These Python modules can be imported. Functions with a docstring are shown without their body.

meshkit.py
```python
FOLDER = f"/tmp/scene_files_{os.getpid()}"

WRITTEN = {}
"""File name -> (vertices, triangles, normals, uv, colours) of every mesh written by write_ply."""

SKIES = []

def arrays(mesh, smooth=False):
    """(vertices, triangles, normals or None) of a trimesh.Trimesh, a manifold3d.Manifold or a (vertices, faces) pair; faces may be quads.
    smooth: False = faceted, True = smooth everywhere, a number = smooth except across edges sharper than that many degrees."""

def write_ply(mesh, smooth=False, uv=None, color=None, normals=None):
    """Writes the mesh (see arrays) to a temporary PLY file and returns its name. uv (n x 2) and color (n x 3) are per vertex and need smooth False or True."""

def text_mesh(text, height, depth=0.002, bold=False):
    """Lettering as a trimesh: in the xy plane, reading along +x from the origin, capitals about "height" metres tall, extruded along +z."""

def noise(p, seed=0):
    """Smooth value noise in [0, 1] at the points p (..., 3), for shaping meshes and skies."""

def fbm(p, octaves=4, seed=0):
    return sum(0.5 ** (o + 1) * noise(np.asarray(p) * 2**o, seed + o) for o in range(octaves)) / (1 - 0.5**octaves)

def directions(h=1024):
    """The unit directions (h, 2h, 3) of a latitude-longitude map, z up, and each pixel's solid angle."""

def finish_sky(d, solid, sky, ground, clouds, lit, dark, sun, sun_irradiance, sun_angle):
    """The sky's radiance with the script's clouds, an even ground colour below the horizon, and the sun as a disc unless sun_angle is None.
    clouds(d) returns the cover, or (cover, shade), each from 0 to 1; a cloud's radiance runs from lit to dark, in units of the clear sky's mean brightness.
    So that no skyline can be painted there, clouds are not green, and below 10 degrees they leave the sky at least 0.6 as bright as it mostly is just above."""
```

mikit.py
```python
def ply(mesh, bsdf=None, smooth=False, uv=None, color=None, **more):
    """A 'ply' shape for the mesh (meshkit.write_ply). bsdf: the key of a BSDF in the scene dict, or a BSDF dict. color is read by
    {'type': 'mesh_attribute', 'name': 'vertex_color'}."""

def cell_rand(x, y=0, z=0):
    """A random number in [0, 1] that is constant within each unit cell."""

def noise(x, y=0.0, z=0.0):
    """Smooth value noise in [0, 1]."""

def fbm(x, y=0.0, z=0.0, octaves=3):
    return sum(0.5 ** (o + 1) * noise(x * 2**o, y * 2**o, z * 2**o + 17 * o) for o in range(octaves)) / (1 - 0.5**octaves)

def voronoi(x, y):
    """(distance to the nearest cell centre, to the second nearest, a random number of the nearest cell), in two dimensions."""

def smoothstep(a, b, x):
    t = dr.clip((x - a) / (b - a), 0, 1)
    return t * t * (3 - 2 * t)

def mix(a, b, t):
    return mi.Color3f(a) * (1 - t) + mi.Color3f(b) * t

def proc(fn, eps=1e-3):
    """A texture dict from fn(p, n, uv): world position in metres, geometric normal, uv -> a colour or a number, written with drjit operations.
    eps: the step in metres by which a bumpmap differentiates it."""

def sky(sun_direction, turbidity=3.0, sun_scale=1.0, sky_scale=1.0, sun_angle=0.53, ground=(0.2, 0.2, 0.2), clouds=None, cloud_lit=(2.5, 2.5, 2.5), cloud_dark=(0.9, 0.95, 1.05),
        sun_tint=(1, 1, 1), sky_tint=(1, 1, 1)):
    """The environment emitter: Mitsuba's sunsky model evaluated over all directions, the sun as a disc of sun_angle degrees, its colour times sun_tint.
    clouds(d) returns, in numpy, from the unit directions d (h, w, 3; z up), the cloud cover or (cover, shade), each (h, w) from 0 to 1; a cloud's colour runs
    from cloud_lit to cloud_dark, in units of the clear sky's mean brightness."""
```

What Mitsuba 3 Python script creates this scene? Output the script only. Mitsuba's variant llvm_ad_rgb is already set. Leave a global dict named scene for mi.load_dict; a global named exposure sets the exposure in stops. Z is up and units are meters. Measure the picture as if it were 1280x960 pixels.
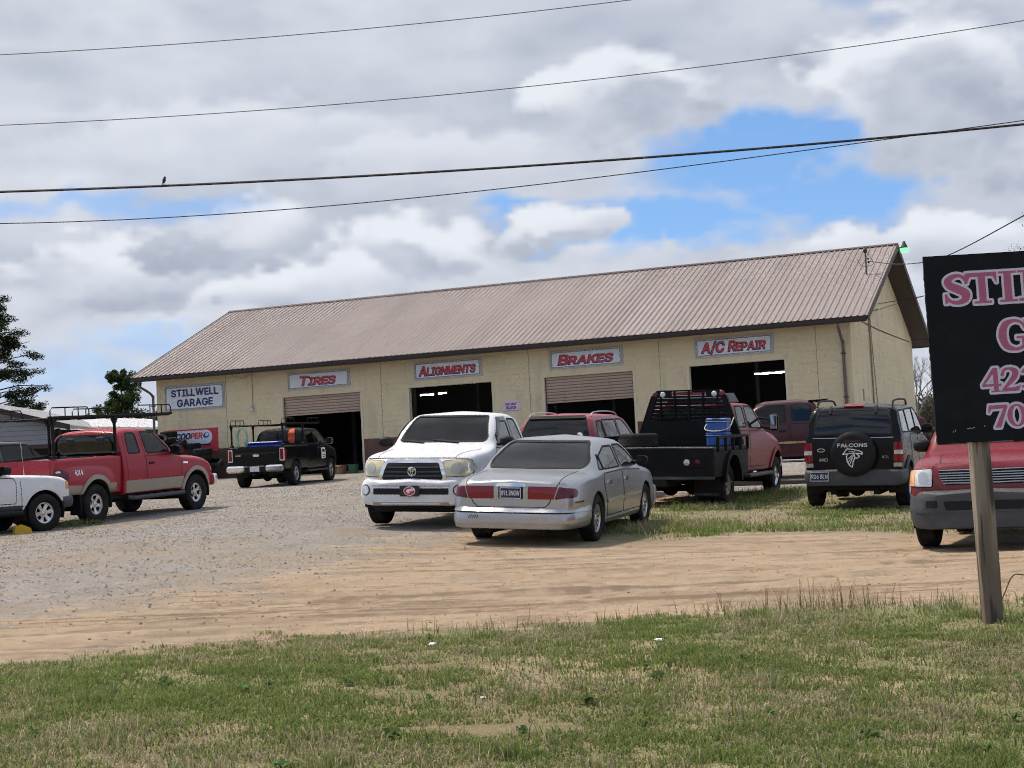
import math, random
import numpy as np, trimesh, shapely, manifold3d as m3
import mitsuba as mi, drjit as dr
import mikit, meshkit
from shapely.geometry import Polygon, LineString, Point, box as sbox
from shapely import affinity
from shapely.ops import unary_union
from scipy.interpolate import PchipInterpolator, RBFInterpolator
T = mi.ScalarTransform4f
random.seed(7)
RNG = np.random.default_rng(11)
scene, labels = {}, {}

# ---------------------------------------------------------------- camera, sky, exposure
PITCH, ROLL, EYE = .060, .051, np.array([0, 0, 1.1])
_f = np.array([0, math.cos(PITCH), math.sin(PITCH)])
_r0 = np.array([1., 0, 0]); _u0 = np.cross(_r0, _f)
_r = math.cos(ROLL)*_r0 - math.sin(ROLL)*_u0
_u = np.cross(_r, _f)
scene['camera'] = dict(type='perspective', fov=2*math.degrees(math.atan(640/2000.)), fov_axis='x',
                       to_world=T().look_at(origin=EYE.tolist(), target=(EYE+_f).tolist(), up=_u.tolist()),
                       near_clip=.1, far_clip=4000.)
exposure = 1.95


def ell(az, el, a0, e0, ra, re, soft=.5):
    """soft ellipse of a cloud bank in azimuth and elevation, degrees"""
    q = np.sqrt(((az-a0)/ra)**2 + ((el-e0)/re)**2)
    return np.clip((1.0+soft-q)/(2*soft), 0, 1)


def clouds(d):
    """layered overcast with cumulus below it and blue openings towards the horizon"""
    az = np.degrees(np.arctan2(d[..., 0], d[..., 1]))
    el = np.degrees(np.arcsin(np.clip(d[..., 2], -1, 1)))
    k = 1/np.maximum(d[..., 2]+.20, .20)
    P = np.stack([d[..., 0]*k*5, d[..., 1]*k*5, np.zeros_like(k)], -1)
    Q = np.stack([d[..., 0]*9, d[..., 1]*9, d[..., 2]*15], -1)
    big = meshkit.fbm(P+3.1, 5, 3)
    det = meshkit.fbm(Q*2.0+9.7, 5, 8)
    bil = 1-np.abs(2*meshkit.noise(Q*3.3+2.2, 31)-1)*.6-np.abs(2*meshkit.noise(Q*7.1+5.2, 33)-1)*.3-np.abs(2*meshkit.noise(Q*15.+1.2, 35)-1)*.18
    w = (det-.5)*6+(bil-.55)*2.6
    azw, elw = az+w*.9, el-(bil-.55)*1.1+(det-.5)*2.2
    cover = np.where(np.abs(az) < 60, 1., np.clip((big-.33)*5.5, 0, 1))
    gap = np.maximum.reduce([ell(azw, elw, 9.4, 10.8, 3.8, 1.25, .3), ell(azw, elw, 6.4, 8.8, 3.8, 1.0, .3), ell(azw, elw, 12.2, 9.2, 3.2, 1.1, .3), ell(azw, elw, 1.4, 9.4, 1.6, .7, .3), ell(azw, elw, 3.6, 8.9, 1.8, .5, .3),
                             ell(azw, elw, -14.2, 9.75, 4.2, .45, .4)*.7, ell(azw, elw, -11., 5.4, 3.6, .45, .4)*.5, ell(azw, elw, -16., 4.2, 3.6, .8, .5)*.45, ell(azw, elw, 12.5, 15.8, 2.2, .5)*.4])
    heads = np.maximum.reduce([ell(azw, elw, 14.4, 7.3, 4.6, .75, .22), ell(azw, elw, 6.8, 7.2, 1.8, .5, .25), ell(azw, elw, 15.2, 12.4, 3.5, 2.6, .22),
                               ell(azw, elw, 5.0, 13.3, 2.8, 2.0, .22), ell(azw, elw, -2.4, 8.1, 3.8, 1.3, .25), ell(azw, elw, 2.5, 9.0, 1.9, .8, .22), ell(azw, elw, -12.5, 7.7, 5.5, 1.5, .25), ell(azw, elw, -8.0, 5.9, 2.6, .8, .25)])
    cover = np.maximum(cover*(1-gap), np.clip(heads*1.5, 0, 1))
    shade = .45+.65*(meshkit.fbm(P*1.7+7.7, 5, 5)-.5)+.45*(det-.5)-.25*(bil-.55)
    # cumulus: bright billowing crowns over flat grey bases, the layer behind them greyer
    for a0, e0, ra, re, s in ((5.2, 13.1, 2.9, 2.0, 1.0), (15.4, 12.3, 3.6, 2.9, 1.0), (-3.0, 8.1, 3.4, 1.3, 1.), (2.6, 8.9, 1.8, .8, .9), (-9.5, 9.1, 2.4, .8, .8), (-13.5, 7.7, 2.8, 1.3, .9), (-9.0, 12.0, 7.0, 1.6, .4), (-2.0, 11.2, 4.2, 1.0, .4), (14.4, 7.2, 4.7, .8, .9), (-7.6, 6.9, 3., .9, .9)):
        e = ell(azw, elw, a0, e0, ra, re, .16)
        halo = ell(azw, elw, a0, e0+re*.5, ra*1.25, re*1.3, .5)
        up = np.clip((elw-e0)/re+.15+(bil-.55)*1.6, -.9, 1)
        shade = np.where(e > 0, shade*(1-e)+e*(.45-.62*up*s), shade)+.22*s*np.clip(halo-e, 0, 1)
    # the two big ones stand against the light: grey bodies, white rims
    for a0, e0, ra, re in ((5.3, 12.7, 2.5, 1.9), (15.6, 11.9, 3.4, 2.7), (-3.2, 7.6, 2.6, .7), (2.4, 8.4, 1.3, .5), (-12.3, 6.9, 1.6, .6), (-11.0, 8.6, 2.6, .4)):
        e = ell(azw, elw, a0+.35, e0-.15*re, ra*.92, re*.88, .22)
        shade = shade*(1-e)+e*np.clip(.78+.5*(det-.5)-.5*(bil-.55), .2, .9)
    return np.clip(cover, 0, 1), np.clip(shade, 0, 1)


scene['sky'] = mikit.sky((-.46, .27, 1.0), turbidity=3, sun_scale=.75, sun_angle=5, sky_scale=1.0, clouds=clouds,
                         cloud_lit=(2.3, 2.4, 2.58), cloud_dark=(1.05, 1.18, 1.50), ground=(.16, .15, .11), sky_tint=(.78, .95, 1.12), sun_tint=(.97, 1.0, 1.06))

# ---------------------------------------------------------------- small helpers


def put(key, mesh, mat, smooth=False, M=None, **more):
    d = mikit.ply(mesh, mat, smooth, **more)
    if M is not None:
        d['to_world'] = T(M)
    scene[key] = d
    return key


def num(base):
    if base not in scene and not any(k.startswith(base+'__') for k in scene):
        return base
    i = 1
    while f'{base}_{i:03d}' in scene or any(k.startswith(f'{base}_{i:03d}__') for k in scene):
        i += 1
    return f'{base}_{i:03d}'


_cnt = {}


def nx(base):
    """next free key of a part, kept by a counter"""
    n = _cnt.get(base, -1)+1
    _cnt[base] = n
    return base if n == 0 else f'{base}_{n:03d}'


def lab(key, label=None, category=None, group=None, kind=None):
    labels[key] = {k: v for k, v in dict(label=label, category=category, group=group, kind=kind).items() if v}


def mat4(pos, rz=0., tilt=None):
    M = trimesh.transformations.rotation_matrix(rz, [0, 0, 1])
    if tilt is not None:
        M = M @ tilt
    M[:3, 3] = pos
    return M


def bx(x0, x1, y0, y1, z0, z1):
    m = trimesh.creation.box(extents=(abs(x1-x0), abs(y1-y0), abs(z1-z0)))
    m.apply_translation(((x0+x1)/2, (y0+y1)/2, (z0+z1)/2))
    return m


def cat(ms):
    return trimesh.util.concatenate([m for m in ms if m is not None])


def cbox(x0, x1, y0, y1, z0, z1, c=.01):
    """box with chamfered edges: hull of three shrunk boxes"""
    c = min(c, abs(x1-x0)*.45, abs(y1-y0)*.45, abs(z1-z0)*.45)
    pts = []
    for sx in (0, 1):
        for sy in (0, 1):
            for sz in (0, 1):
                X, Y, Z = (x0, x1)[sx], (y0, y1)[sy], (z0, z1)[sz]
                dx, dy, dz = (c, -c)[sx], (c, -c)[sy], (c, -c)[sz]
                pts += [(X, Y+dy, Z+dz), (X+dx, Y, Z+dz), (X+dx, Y+dy, Z)]
    return hull(pts)


def hull(pts):
    return tm(m3.Manifold.hull_points(np.asarray(pts, float)))


def tm(man):
    m = man.to_mesh()
    return trimesh.Trimesh(m.vert_properties[:, :3].astype(float), m.tri_verts.astype(int), process=False)


def mf(mesh):
    m = trimesh.Trimesh(mesh.vertices, mesh.faces, process=True)
    m.merge_vertices()
    if m.volume < 0:
        m.invert()
    r = m3.Manifold(m3.Mesh(m.vertices.astype(np.float32), m.faces.astype(np.uint32)))
    return r


def bar(p, q, r, sides=8):
    return trimesh.creation.cylinder(radius=r, segment=(p, q), sections=sides)


def tube(pts, r, sides=8, cap=True, up=(0, 0, 1)):
    """round tube along a polyline"""
    p = np.asarray(pts, float)
    rr = np.broadcast_to(r, (len(p),)).astype(float)
    t = np.gradient(p, axis=0)
    t /= np.linalg.norm(t, axis=1, keepdims=True)+1e-12
    ref = np.where(np.abs(t @ np.array(up))[:, None] < .93, np.array(up, float), np.array([1., 0, 0]) if abs(up[0]) < .5 else np.array([0, 1., 0]))
    a = np.cross(t, ref); a /= np.linalg.norm(a, axis=1, keepdims=True)+1e-12
    b = np.cross(a, t)
    an = np.arange(sides)*2*np.pi/sides
    V = p[:, None]+rr[:, None, None]*(np.cos(an)[None, :, None]*a[:, None]+np.sin(an)[None, :, None]*b[:, None])
    n = len(p)
    F = []
    for i in range(n-1):
        for j in range(sides):
            A, B, C, D = i*sides+j, i*sides+(j+1) % sides, (i+1)*sides+(j+1) % sides, (i+1)*sides+j
            F += [(A, C, B), (A, D, C)]
    V = V.reshape(-1, 3)
    if cap:
        V = np.vstack([V, p[0], p[-1]])
        for j in range(sides):
            F += [(len(V)-2, j, (j+1) % sides), (len(V)-1, (n-1)*sides+(j+1) % sides, (n-1)*sides+j)]
    m = trimesh.Trimesh(V, F, process=False)
    if cap and m.volume < 0:
        m.invert()
    return m


def smoothpath(pts, n=8):
    """catmull-rom through points"""
    p = np.asarray(pts, float)
    q = np.vstack([2*p[0]-p[1], p, 2*p[-1]-p[-2]])
    out = []
    for i in range(1, len(q)-2):
        for t in np.linspace(0, 1, n, endpoint=False):
            a, b, c, d = q[i-1:i+3]
            out.append(.5*((2*b)+(-a+c)*t+(2*a-5*b+4*c-d)*t*t+(-a+3*b-3*c+d)*t**3))
    out.append(p[-1])
    return np.array(out)


def ext(poly, h, z0=0.):
    gs = getattr(poly, 'geoms', [poly])
    ms = [trimesh.creation.extrude_polygon(g, h, engine='earcut') for g in gs if g.area > 1e-9]
    m = cat(ms)
    m.apply_translation((0, 0, z0))
    return m


def ext_xz(poly, y0, y1):
    """polygon given in (x, z), extruded from y0 to y1"""
    m = ext(poly, abs(y1-y0))
    v = m.vertices.copy()
    m.vertices = np.stack([v[:, 0], max(y0, y1)-v[:, 2], v[:, 1]], 1)
    return m


def ext_yz(poly, x0, x1):
    m = ext(poly, abs(x1-x0))
    v = m.vertices.copy()
    m.vertices = np.stack([min(x0, x1)+v[:, 2], v[:, 0], v[:, 1]], 1)
    return m


def rpoly(pts, r=.03, q=4):
    p = Polygon(pts)
    if not p.is_valid:
        p = p.buffer(0)
    return p.buffer(-r, join_style=1).buffer(r, quad_segs=q) if r > 0 else p


def rrect(x0, x1, y0, y1, r=.02, q=4):
    return sbox(min(x0, x1), min(y0, y1), max(x0, x1), max(y0, y1)).buffer(-r).buffer(r, quad_segs=q)


def lathe(prof, n=48):
    """(r, z) profile turned about z"""
    prof = np.asarray(prof, float)
    an = np.arange(n)*2*np.pi/n
    V = np.stack([prof[:, 0][None]*np.cos(an)[:, None], prof[:, 0][None]*np.sin(an)[:, None], np.broadcast_to(prof[:, 1], (n, len(prof)))], -1).reshape(-1, 3)
    k = len(prof); F = []
    for i in range(n):
        for j in range(k-1):
            a, b, c, d = i*k+j, ((i+1) % n)*k+j, ((i+1) % n)*k+j+1, i*k+j+1
            F += [(a, b, c), (a, c, d)]
    return trimesh.Trimesh(V, F, process=False)


def text_poly(s, h, bold=False):
    """2D outline of lettering, capitals h tall, from the origin"""
    m = meshkit.text_mesh(s, h, .01, bold)
    tri = m.triangles[m.face_normals[:, 2] > .9][:, :, :2]
    return unary_union([Polygon(t).buffer(1e-5) for t in tri])


def centre(poly, x=0., y=0.):
    a, b, c, d = poly.bounds
    return affinity.translate(poly, x-(a+c)/2, y-(b+d)/2)


def fit(poly, w, h):
    a, b, c, d = poly.bounds
    return centre(affinity.scale(poly, w/(c-a), h/(d-b)))


# ---------------------------------------------------------------- materials


def rgb(c):
    return {'type': 'rgb', 'value': [float(x) for x in c]}


def mat(name, base, rough=.6, metal=0., spec=.5, cc=0., ccg=.9, bump=None, bscale=None, sheen=0.):
    b = dict(type='principled', base_color=rgb(base) if isinstance(base, (tuple, list)) else base, roughness=rough, metallic=metal, specular=spec, clearcoat=cc, clearcoat_gloss=ccg)
    if bump is not None:
        b = dict(type='bumpmap', arbitrary=mikit.proc(bump, 4e-3), scale=bscale or 1., bsdf=b)
    scene[name] = dict(type='twosided', bsdf=b)
    return name


nz, fb, ss, mx = mikit.noise, mikit.fbm, mikit.smoothstep, mikit.mix


def dusty(c, dust=(.30, .27, .22), amt=.35, fine=9.):
    """paint with a thin uneven film of road dust"""
    def fn(p, n, uv):
        k = fb(p.x*2.1, p.y*2.1, p.z*4.2)*.6+fb(p.x*fine, p.y*fine, p.z*fine)*.4
        return mx(c, dust, ss(.42, .95, k)*amt)
    return mikit.proc(fn)


def paint(name, c, amt=.25, rough=.32, metal=0., cc=.65, sp=.35):
    mat(name, dusty(c, amt=amt), rough, metal, sp, cc, .93)


paint('paint_red', (.31, .010, .026), .05)
paint('paint_red_b', (.19, .007, .014), .05, cc=.4)
paint('paint_pinkred', (.25, .035, .055), .25)
paint('paint_explorer', (.155, .006, .016), .05)
paint('paint_maroon', (.045, .004, .011), .04, cc=.4)
paint('paint_white', (.64, .66, .69), .2)
paint('paint_white_b', (.66, .675, .70), .12)
paint('paint_black', (.003, .0035, .005), .015, .25, 0, .2, .16)
paint('paint_black_b', (.003, .0035, .005), .01, .2, 0, .2, .14)
paint('paint_grey', (.05, .052, .058), .2)
paint('paint_silver', (.40, .415, .44), .05, .28, .78)
paint('paint_tan', (.32, .28, .235), .3, .45, .2)
mat('paint_flatblack', dusty((.0045, .005, .007), (.05, .05, .05), .25), .55, 0., .18)
# panes: part clear thin glass, part dark film that mirrors the sky
for _n, _t, _w, _c in (('glass_dark', (.20, .21, .22), .85, .004), ('glass_tint', (.45, .48, .49), .66, .007), ('glass_clear', (.80, .85, .84), .40, .02)):
    scene[_n] = dict(type='blendbsdf', weight=_w, a=dict(type='thindielectric', int_ior=1.5, specular_transmittance=rgb(_t)),
                     b=dict(type='twosided', bsdf=dict(type='principled', base_color=rgb((_c, _c*1.1, _c*1.2)), roughness=.03, specular=.75)))
mat('solid_glass_dark', (.004, .005, .007), .03, 0., .5)
mat('solid_glass_tint', (.008, .010, .013), .02, 0., .9)
mat('solid_glass_clear', (.075, .095, .10), .02, 0., 1.0)
mat('lining', (.022, .022, .024), .9)
mat('seat_cloth', (.045, .043, .042), .9)
mat('chrome', (.80, .80, .82), .10, 1.)
mat('alloy', dusty((.62, .62, .63), amt=.3), .28, .9)
mat('plastic_black', (.008, .008, .010), .55, 0., .25)
mat('plastic_grey', dusty((.050, .056, .066), amt=.2), .55, 0., .4)
mat('seam', (.006, .006, .006), .8)
mat('under', (.010, .010, .010), .9)
mat('lens_red', (.20, .005, .010), .10, 0., .4, .4)
mat('lens_red_dark', (.085, .004, .008), .10, 0., .4, .4)
mat('lens_amber', (.55, .20, .03), .1, 0., .8, 1.)
mat('lens_white', (.60, .62, .62), .06, .25, .9, 1.)
mat('lens_grey', (.34, .35, .31), .1, .1, .8, 1.)
mat('lens_yellowed', dusty((.50, .46, .30), (.62, .60, .42), .8, 14.), .18, .1, .7, .6)
mat('lamp_inner', (.55, .56, .56), .2, .8)
mat('plate_navy', (.015, .022, .06), .5)
mat('plate_white', (.62, .64, .68), .5)
mat('decal_white', (.75, .75, .76), .6)
mat('decal_red', (.5, .03, .05), .6)
mat('decal_black', (.01, .01, .01), .5)


def rub(p, n, uv):
    k = fb(p.x*8, p.y*8, p.z*8)
    return mx((.010, .010, .011), (.05, .055, .048), ss(.4, .95, k)*.4)


mat('rubber', mikit.proc(rub), .85, 0., .3)
mat('rubber_dusty', dusty((.020, .020, .021), (.10, .092, .08), .8, 7), .9, 0., .2)
mat('steel_wheel', dusty((.40, .34, .24), (.22, .17, .12), .7, 12), .6, .2)
mat('rack_black', (.005, .005, .006), .5, 0., .2)
mat('blue_plastic', (.012, .05, .42), .4, 0., .5)
mat('cooler_blue', dusty((.03, .10, .36), amt=.2), .45, 0., .5)
mat('hose_green', (.30, .50, .36), .5)
mat('vest_orange', (.62, .12, .05), .8)
mat('decal_yellow', (.75, .55, .04), .6)
mat('decal_dimred', (.22, .04, .05), .6)
mat('mirror_glass', (.80, .84, .84), .03, 1.)
mat('rail_worn', dusty((.03, .032, .036), (.22, .22, .22), .5, 6), .45, .3)
mat('handle_pale', (.60, .62, .52), .5)
mat('chrome_dull', (.45, .46, .48), .3, .9)
mat('vinyl_black', (.007, .007, .009), .5, 0., .3)
mat('lens_amber_pale', (.62, .30, .12), .1, 0., .8, 1.)
mat('interior_light', (.10, .105, .115), .8)
mat('wire_dark', (.02, .02, .022), .6)
mat('pipe_tan', (.27, .215, .14), .6)
mat('pipe_grey', (.10, .10, .105), .5, .3)
mat('lamp_green_dark', (.03, .06, .04), .5)
mat('sign_frame', (.36, .39, .44), .7)
mat('notice_pink', (.60, .50, .62), .7)
mat('ink_red_banner', (.42, .03, .045), .55)


def woodcol(p, n, uv):
    a = fb(p.x*38, p.y*38, p.z*2.2)
    b = fb(p.x*9, p.y*9, p.z*1.1)
    c = mx((.15, .115, .085), (.27, .225, .175), ss(.3, .7, b))
    return mx(c, (.045, .036, .03), ss(.48, .68, a)*.9)


def woodbump(p, n, uv):
    return fb(p.x*60, p.y*60, p.z*2.5)*.006


mat('post_wood', mikit.proc(woodcol), .9, bump=woodbump)
mat('timber_dark', (.06, .05, .042), .9)
mat('stem_brown', (.10, .06, .045), .8)
mat('board_black', dusty((.0045, .0055, .009), (.03, .032, .04), .4, 16), .6, 0., .18)
mat('paint_lavender', dusty((.60, .55, .66), (.40, .36, .45), .5, 40), .6)
mat('paint_rose', dusty((.40, .10, .195), (.30, .08, .15), .6, 30), .6)
mat('cardboard', (.20, .125, .085), .9)
mat('bin_green', (.02, .09, .05), .5)
mat('block_yellow', dusty((.56, .33, .02), (.3, .22, .1), .6, 20), .7)
mat('litter_white', (.72, .73, .74), .8)
mat('bird_dark', (.02, .02, .022), .7)
mat('siding_grey', (.22, .235, .26), .7)
mat('siding_joint', (.05, .055, .06), .9)
mat('shed_roof', (.30, .30, .31), .5, .2)
mat('roof_pale', (.58, .58, .60), .45, .2)

# ---------------------------------------------------------------- the lie of the land
_gp = np.array([(-8.45, 32.08, .66), (-7.07, 34.98, .80), (-8.84, 29.88, .60), (-2.15, 25.08, .50), (1.07, 22.6, .20), (3.96, 30.09, .43), (5.47, 34.0, .54), (5.49, 29.1, .31), (5.0, 19.4, .03),
                (-7.33, 53.1, 1.31), (-6.6, 56.1, 1.40), (3.04, 10.48, .03), (-5.96, 62.0, 1.72), (6.67, 40.1, .78), (-2, 6.07, .06), (0, 6.3, -.02), (2, 6.6, -.10), (6.4, 36, .66),
                (-3.3, 10.1, .10), (0, 10.6, .06), (-3, 17.1, .12), (11.65, 54, 1.55), (1.7, 58, 1.68), (-14.5, 65, 1.80), (20, 51, 1.25), (16, 30, .30), (14, 15, .0), (10, 6, -.15), (-12, 6, .12),
                (-14, 16, .22), (-18, 30, .72), (-22, 48, 1.25), (-30, 66, 1.8), (30, 66, 1.7), (0, 75, 1.85), (30, 40, .8), (-40, 40, 1.2), (0, -6, -.5), (-20, -6, -.4), (20, -6, -.6),
                (-60, 110, 2.0), (60, 110, 2.0), (0, 110, 2.0), (-70, 20, .7), (70, 20, .3)], float)
_rbf = RBFInterpolator(_gp[:, :2]/20, _gp[:, 2], kernel='thin_plate_spline', smoothing=.0008)


def zg(x, y):
    """height of the ground"""
    a = np.column_stack([np.clip(np.ravel(x), -70, 70), np.clip(np.ravel(y), -6, 110)])/20
    r = _rbf(a)
    return float(r[0]) if np.ndim(x) == 0 else r.reshape(np.shape(x))

# ---------------------------------------------------------------- the garage
XB, YB = np.array([.92529, -.37926, 0]), np.array([.37926, .92529, 0])
MB = np.eye(4); MB[:3, 0], MB[:3, 1], MB[:3, 2], MB[:3, 3] = XB, YB, (0, 0, 1), (11.65, 54.57, 1.76)
XL, DEP, OHF, OHS, EZ, RZ = -28.31, 14.1, .63, .73, 4.25, 7.55
KS = (RZ-EZ)/(DEP/2+OHF)
DOORS = [(-22.39+i*5.54, -22.39+i*5.54+3.434) for i in range(4)]
DH, BAND = 3.05, 1.18
G = 'garage_building'
lab(G, 'long single-storey tan block garage with a ribbed mauve metal roof and four open bays', 'building')


def wallcol(c1, c2, grime):
    def fn(p, n, uv):
        a = fb(p.x*.5, p.y*.5, p.z*.8)
        b = fb(p.x*3.1, p.y*3.1, p.z*1.2)
        k = mx(c1, c2, ss(.35, .7, a))
        st = fb(p.x*4.5+p.y*1.2, p.y*4.5, p.z*.28)
        k = mx(k, grime, ss(.54, .80, st)*.38)
        return mx(k, grime, ss(.52, .85, b)*.30)
    return mikit.proc(fn)


def wallbump(p, n, uv):
    return fb(p.x*28, p.y*28, p.z*28)*.004


mat('wall_tan', wallcol((.63, .55, .375), (.585, .51, .345), (.40, .355, .26)), .85, bump=wallbump)
mat('wall_brown', wallcol((.115, .055, .045), (.095, .048, .04), (.15, .10, .08)), .85, bump=wallbump)
mat('wall_trim', (.58, .54, .42), .8)


def roofcol(p, n, uv):
    a = fb(p.x*.35, p.y*.35, p.z*.3)
    b = fb(p.x*2.3, p.y*2.3, p.z*.7)
    return mx(mx((.272, .236, .230), (.245, .212, .206), ss(.3, .7, a)), (.23, .17, .15), ss(.52, .85, b)*.35)


mat('roof_metal', mikit.proc(roofcol), .62, .0, .4)
mat('roof_metal_worn', mikit.proc(lambda p, n, uv: roofcol(p+mi.Point3f(7, 3, 1), n, uv)*.93), .66, .0, .4)
mat('trim_brown', (.055, .040, .038), .6)
mat('downspout_brown', (.12, .09, .085), .6)
mat('trim_dark', (.030, .024, .024), .7)
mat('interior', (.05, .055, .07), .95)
mat('slat_metal', wallcol((.42, .33, .27), (.37, .29, .24), (.28, .22, .18)), .55, .1)
mat('slat_edge', (.10, .07, .06), .6)
mat('concrete', wallcol((.30, .29, .27), (.26, .25, .23), (.2, .19, .17)), .9)
mat('sign_white', wallcol((.62, .66, .72), (.58, .62, .70), (.5, .5, .52)), .5)
mat('ink_navy', (.012, .022, .11), .5)
mat('ink_red', (.52, .045, .035), .5)
mat('ink_blue', (.02, .06, .30), .5)
mat('ink_purple', (.10, .03, .16), .6)
mat('galv', (.32, .32, .32), .5, .5)


def B(key, mesh, m, smooth=False):
    return put(nx(f'{G}__{key}'), mesh, m, smooth, MB)


# walls: a core with the joints, blocks standing 5 mm proud
TOPW = EZ+KS*OHF-.10
core = sbox(XL, -.9, 0, TOPW)
for a, b in DOORS:
    core = core.difference(sbox(a, -.2, b, DH))
B('wall', ext_xz(core.intersection(sbox(-99, BAND, 9, 9)), .010, .20), 'wall_tan')
B('wall__base', ext_xz(core.intersection(sbox(-99, -9, 9, BAND)), .010, .20), 'wall_brown')
gable = Polygon([(.0, -.9), (DEP, -.9), (DEP, TOPW), (DEP/2, TOPW+KS*DEP/2), (0, TOPW)])
vent = sbox(1.72, 1.50, 2.04, 1.93)
B('gable_wall', ext_yz(gable.difference(vent), -.20, -.010), 'wall_tan')
B('gable_wall', ext_yz(gable, XL+.005, XL+.20), 'wall_tan')
B('rear_wall', bx(XL+.20, -.20, DEP-.2, DEP, -.9, TOPW), 'wall_tan')
B('gable_wall__vent', bx(-.10, -.08, 1.72, 2.04, 1.50, 1.93), 'seam')
blk = []
LB, HB, JT = .4064, .2032, .010


def block_front(x0, x1, z0, z1):
    c = .005
    v = [(x0, .008, z0), (x1, .008, z0), (x1, .008, z1), (x0, .008, z1), (x0+c, 0, z0+c), (x1-c, 0, z0+c), (x1-c, 0, z1-c), (x0+c, 0, z1-c)]
    f = [(4, 5, 6), (4, 6, 7), (0, 1, 5), (0, 5, 4), (1, 2, 6), (1, 6, 5), (2, 3, 7), (2, 7, 6), (3, 0, 4), (3, 4, 7)]
    return trimesh.Trimesh(v, f, process=False)


for r in range(-1, 23):
    z0, z1 = r*HB+JT/2, (r+1)*HB-JT/2
    zz = min(z1, TOPW)
    if z0 > TOPW-.06:
        continue
    xs0 = XL-(LB/2 if r % 2 else 0)
    for i in range(int(-XL/LB)+2):
        a, b = xs0+i*LB+JT/2, xs0+(i+1)*LB-JT/2
        a, b = max(a, XL), min(b, -.002)
        segs = [(a, b)]
        if z0 < DH:
            for d0, d1 in DOORS:
                segs = [s for q in segs for s in ((q[0], min(q[1], d0-.004)), (max(q[0], d1+.004), q[1])) if s[1]-s[0] > .03] if any(q[0] < d1 and q[1] > d0 for q in segs) else segs
            if z1 > DH and any(a < d1 and b > d0 for d0, d1 in DOORS):
                pass
        for s0, s1 in segs:
            if s1-s0 > .03:
                blk.append(('f', s0, s1, z0, zz, 'wall_brown' if z0 < BAND-.1 else 'wall_tan'))
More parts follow.
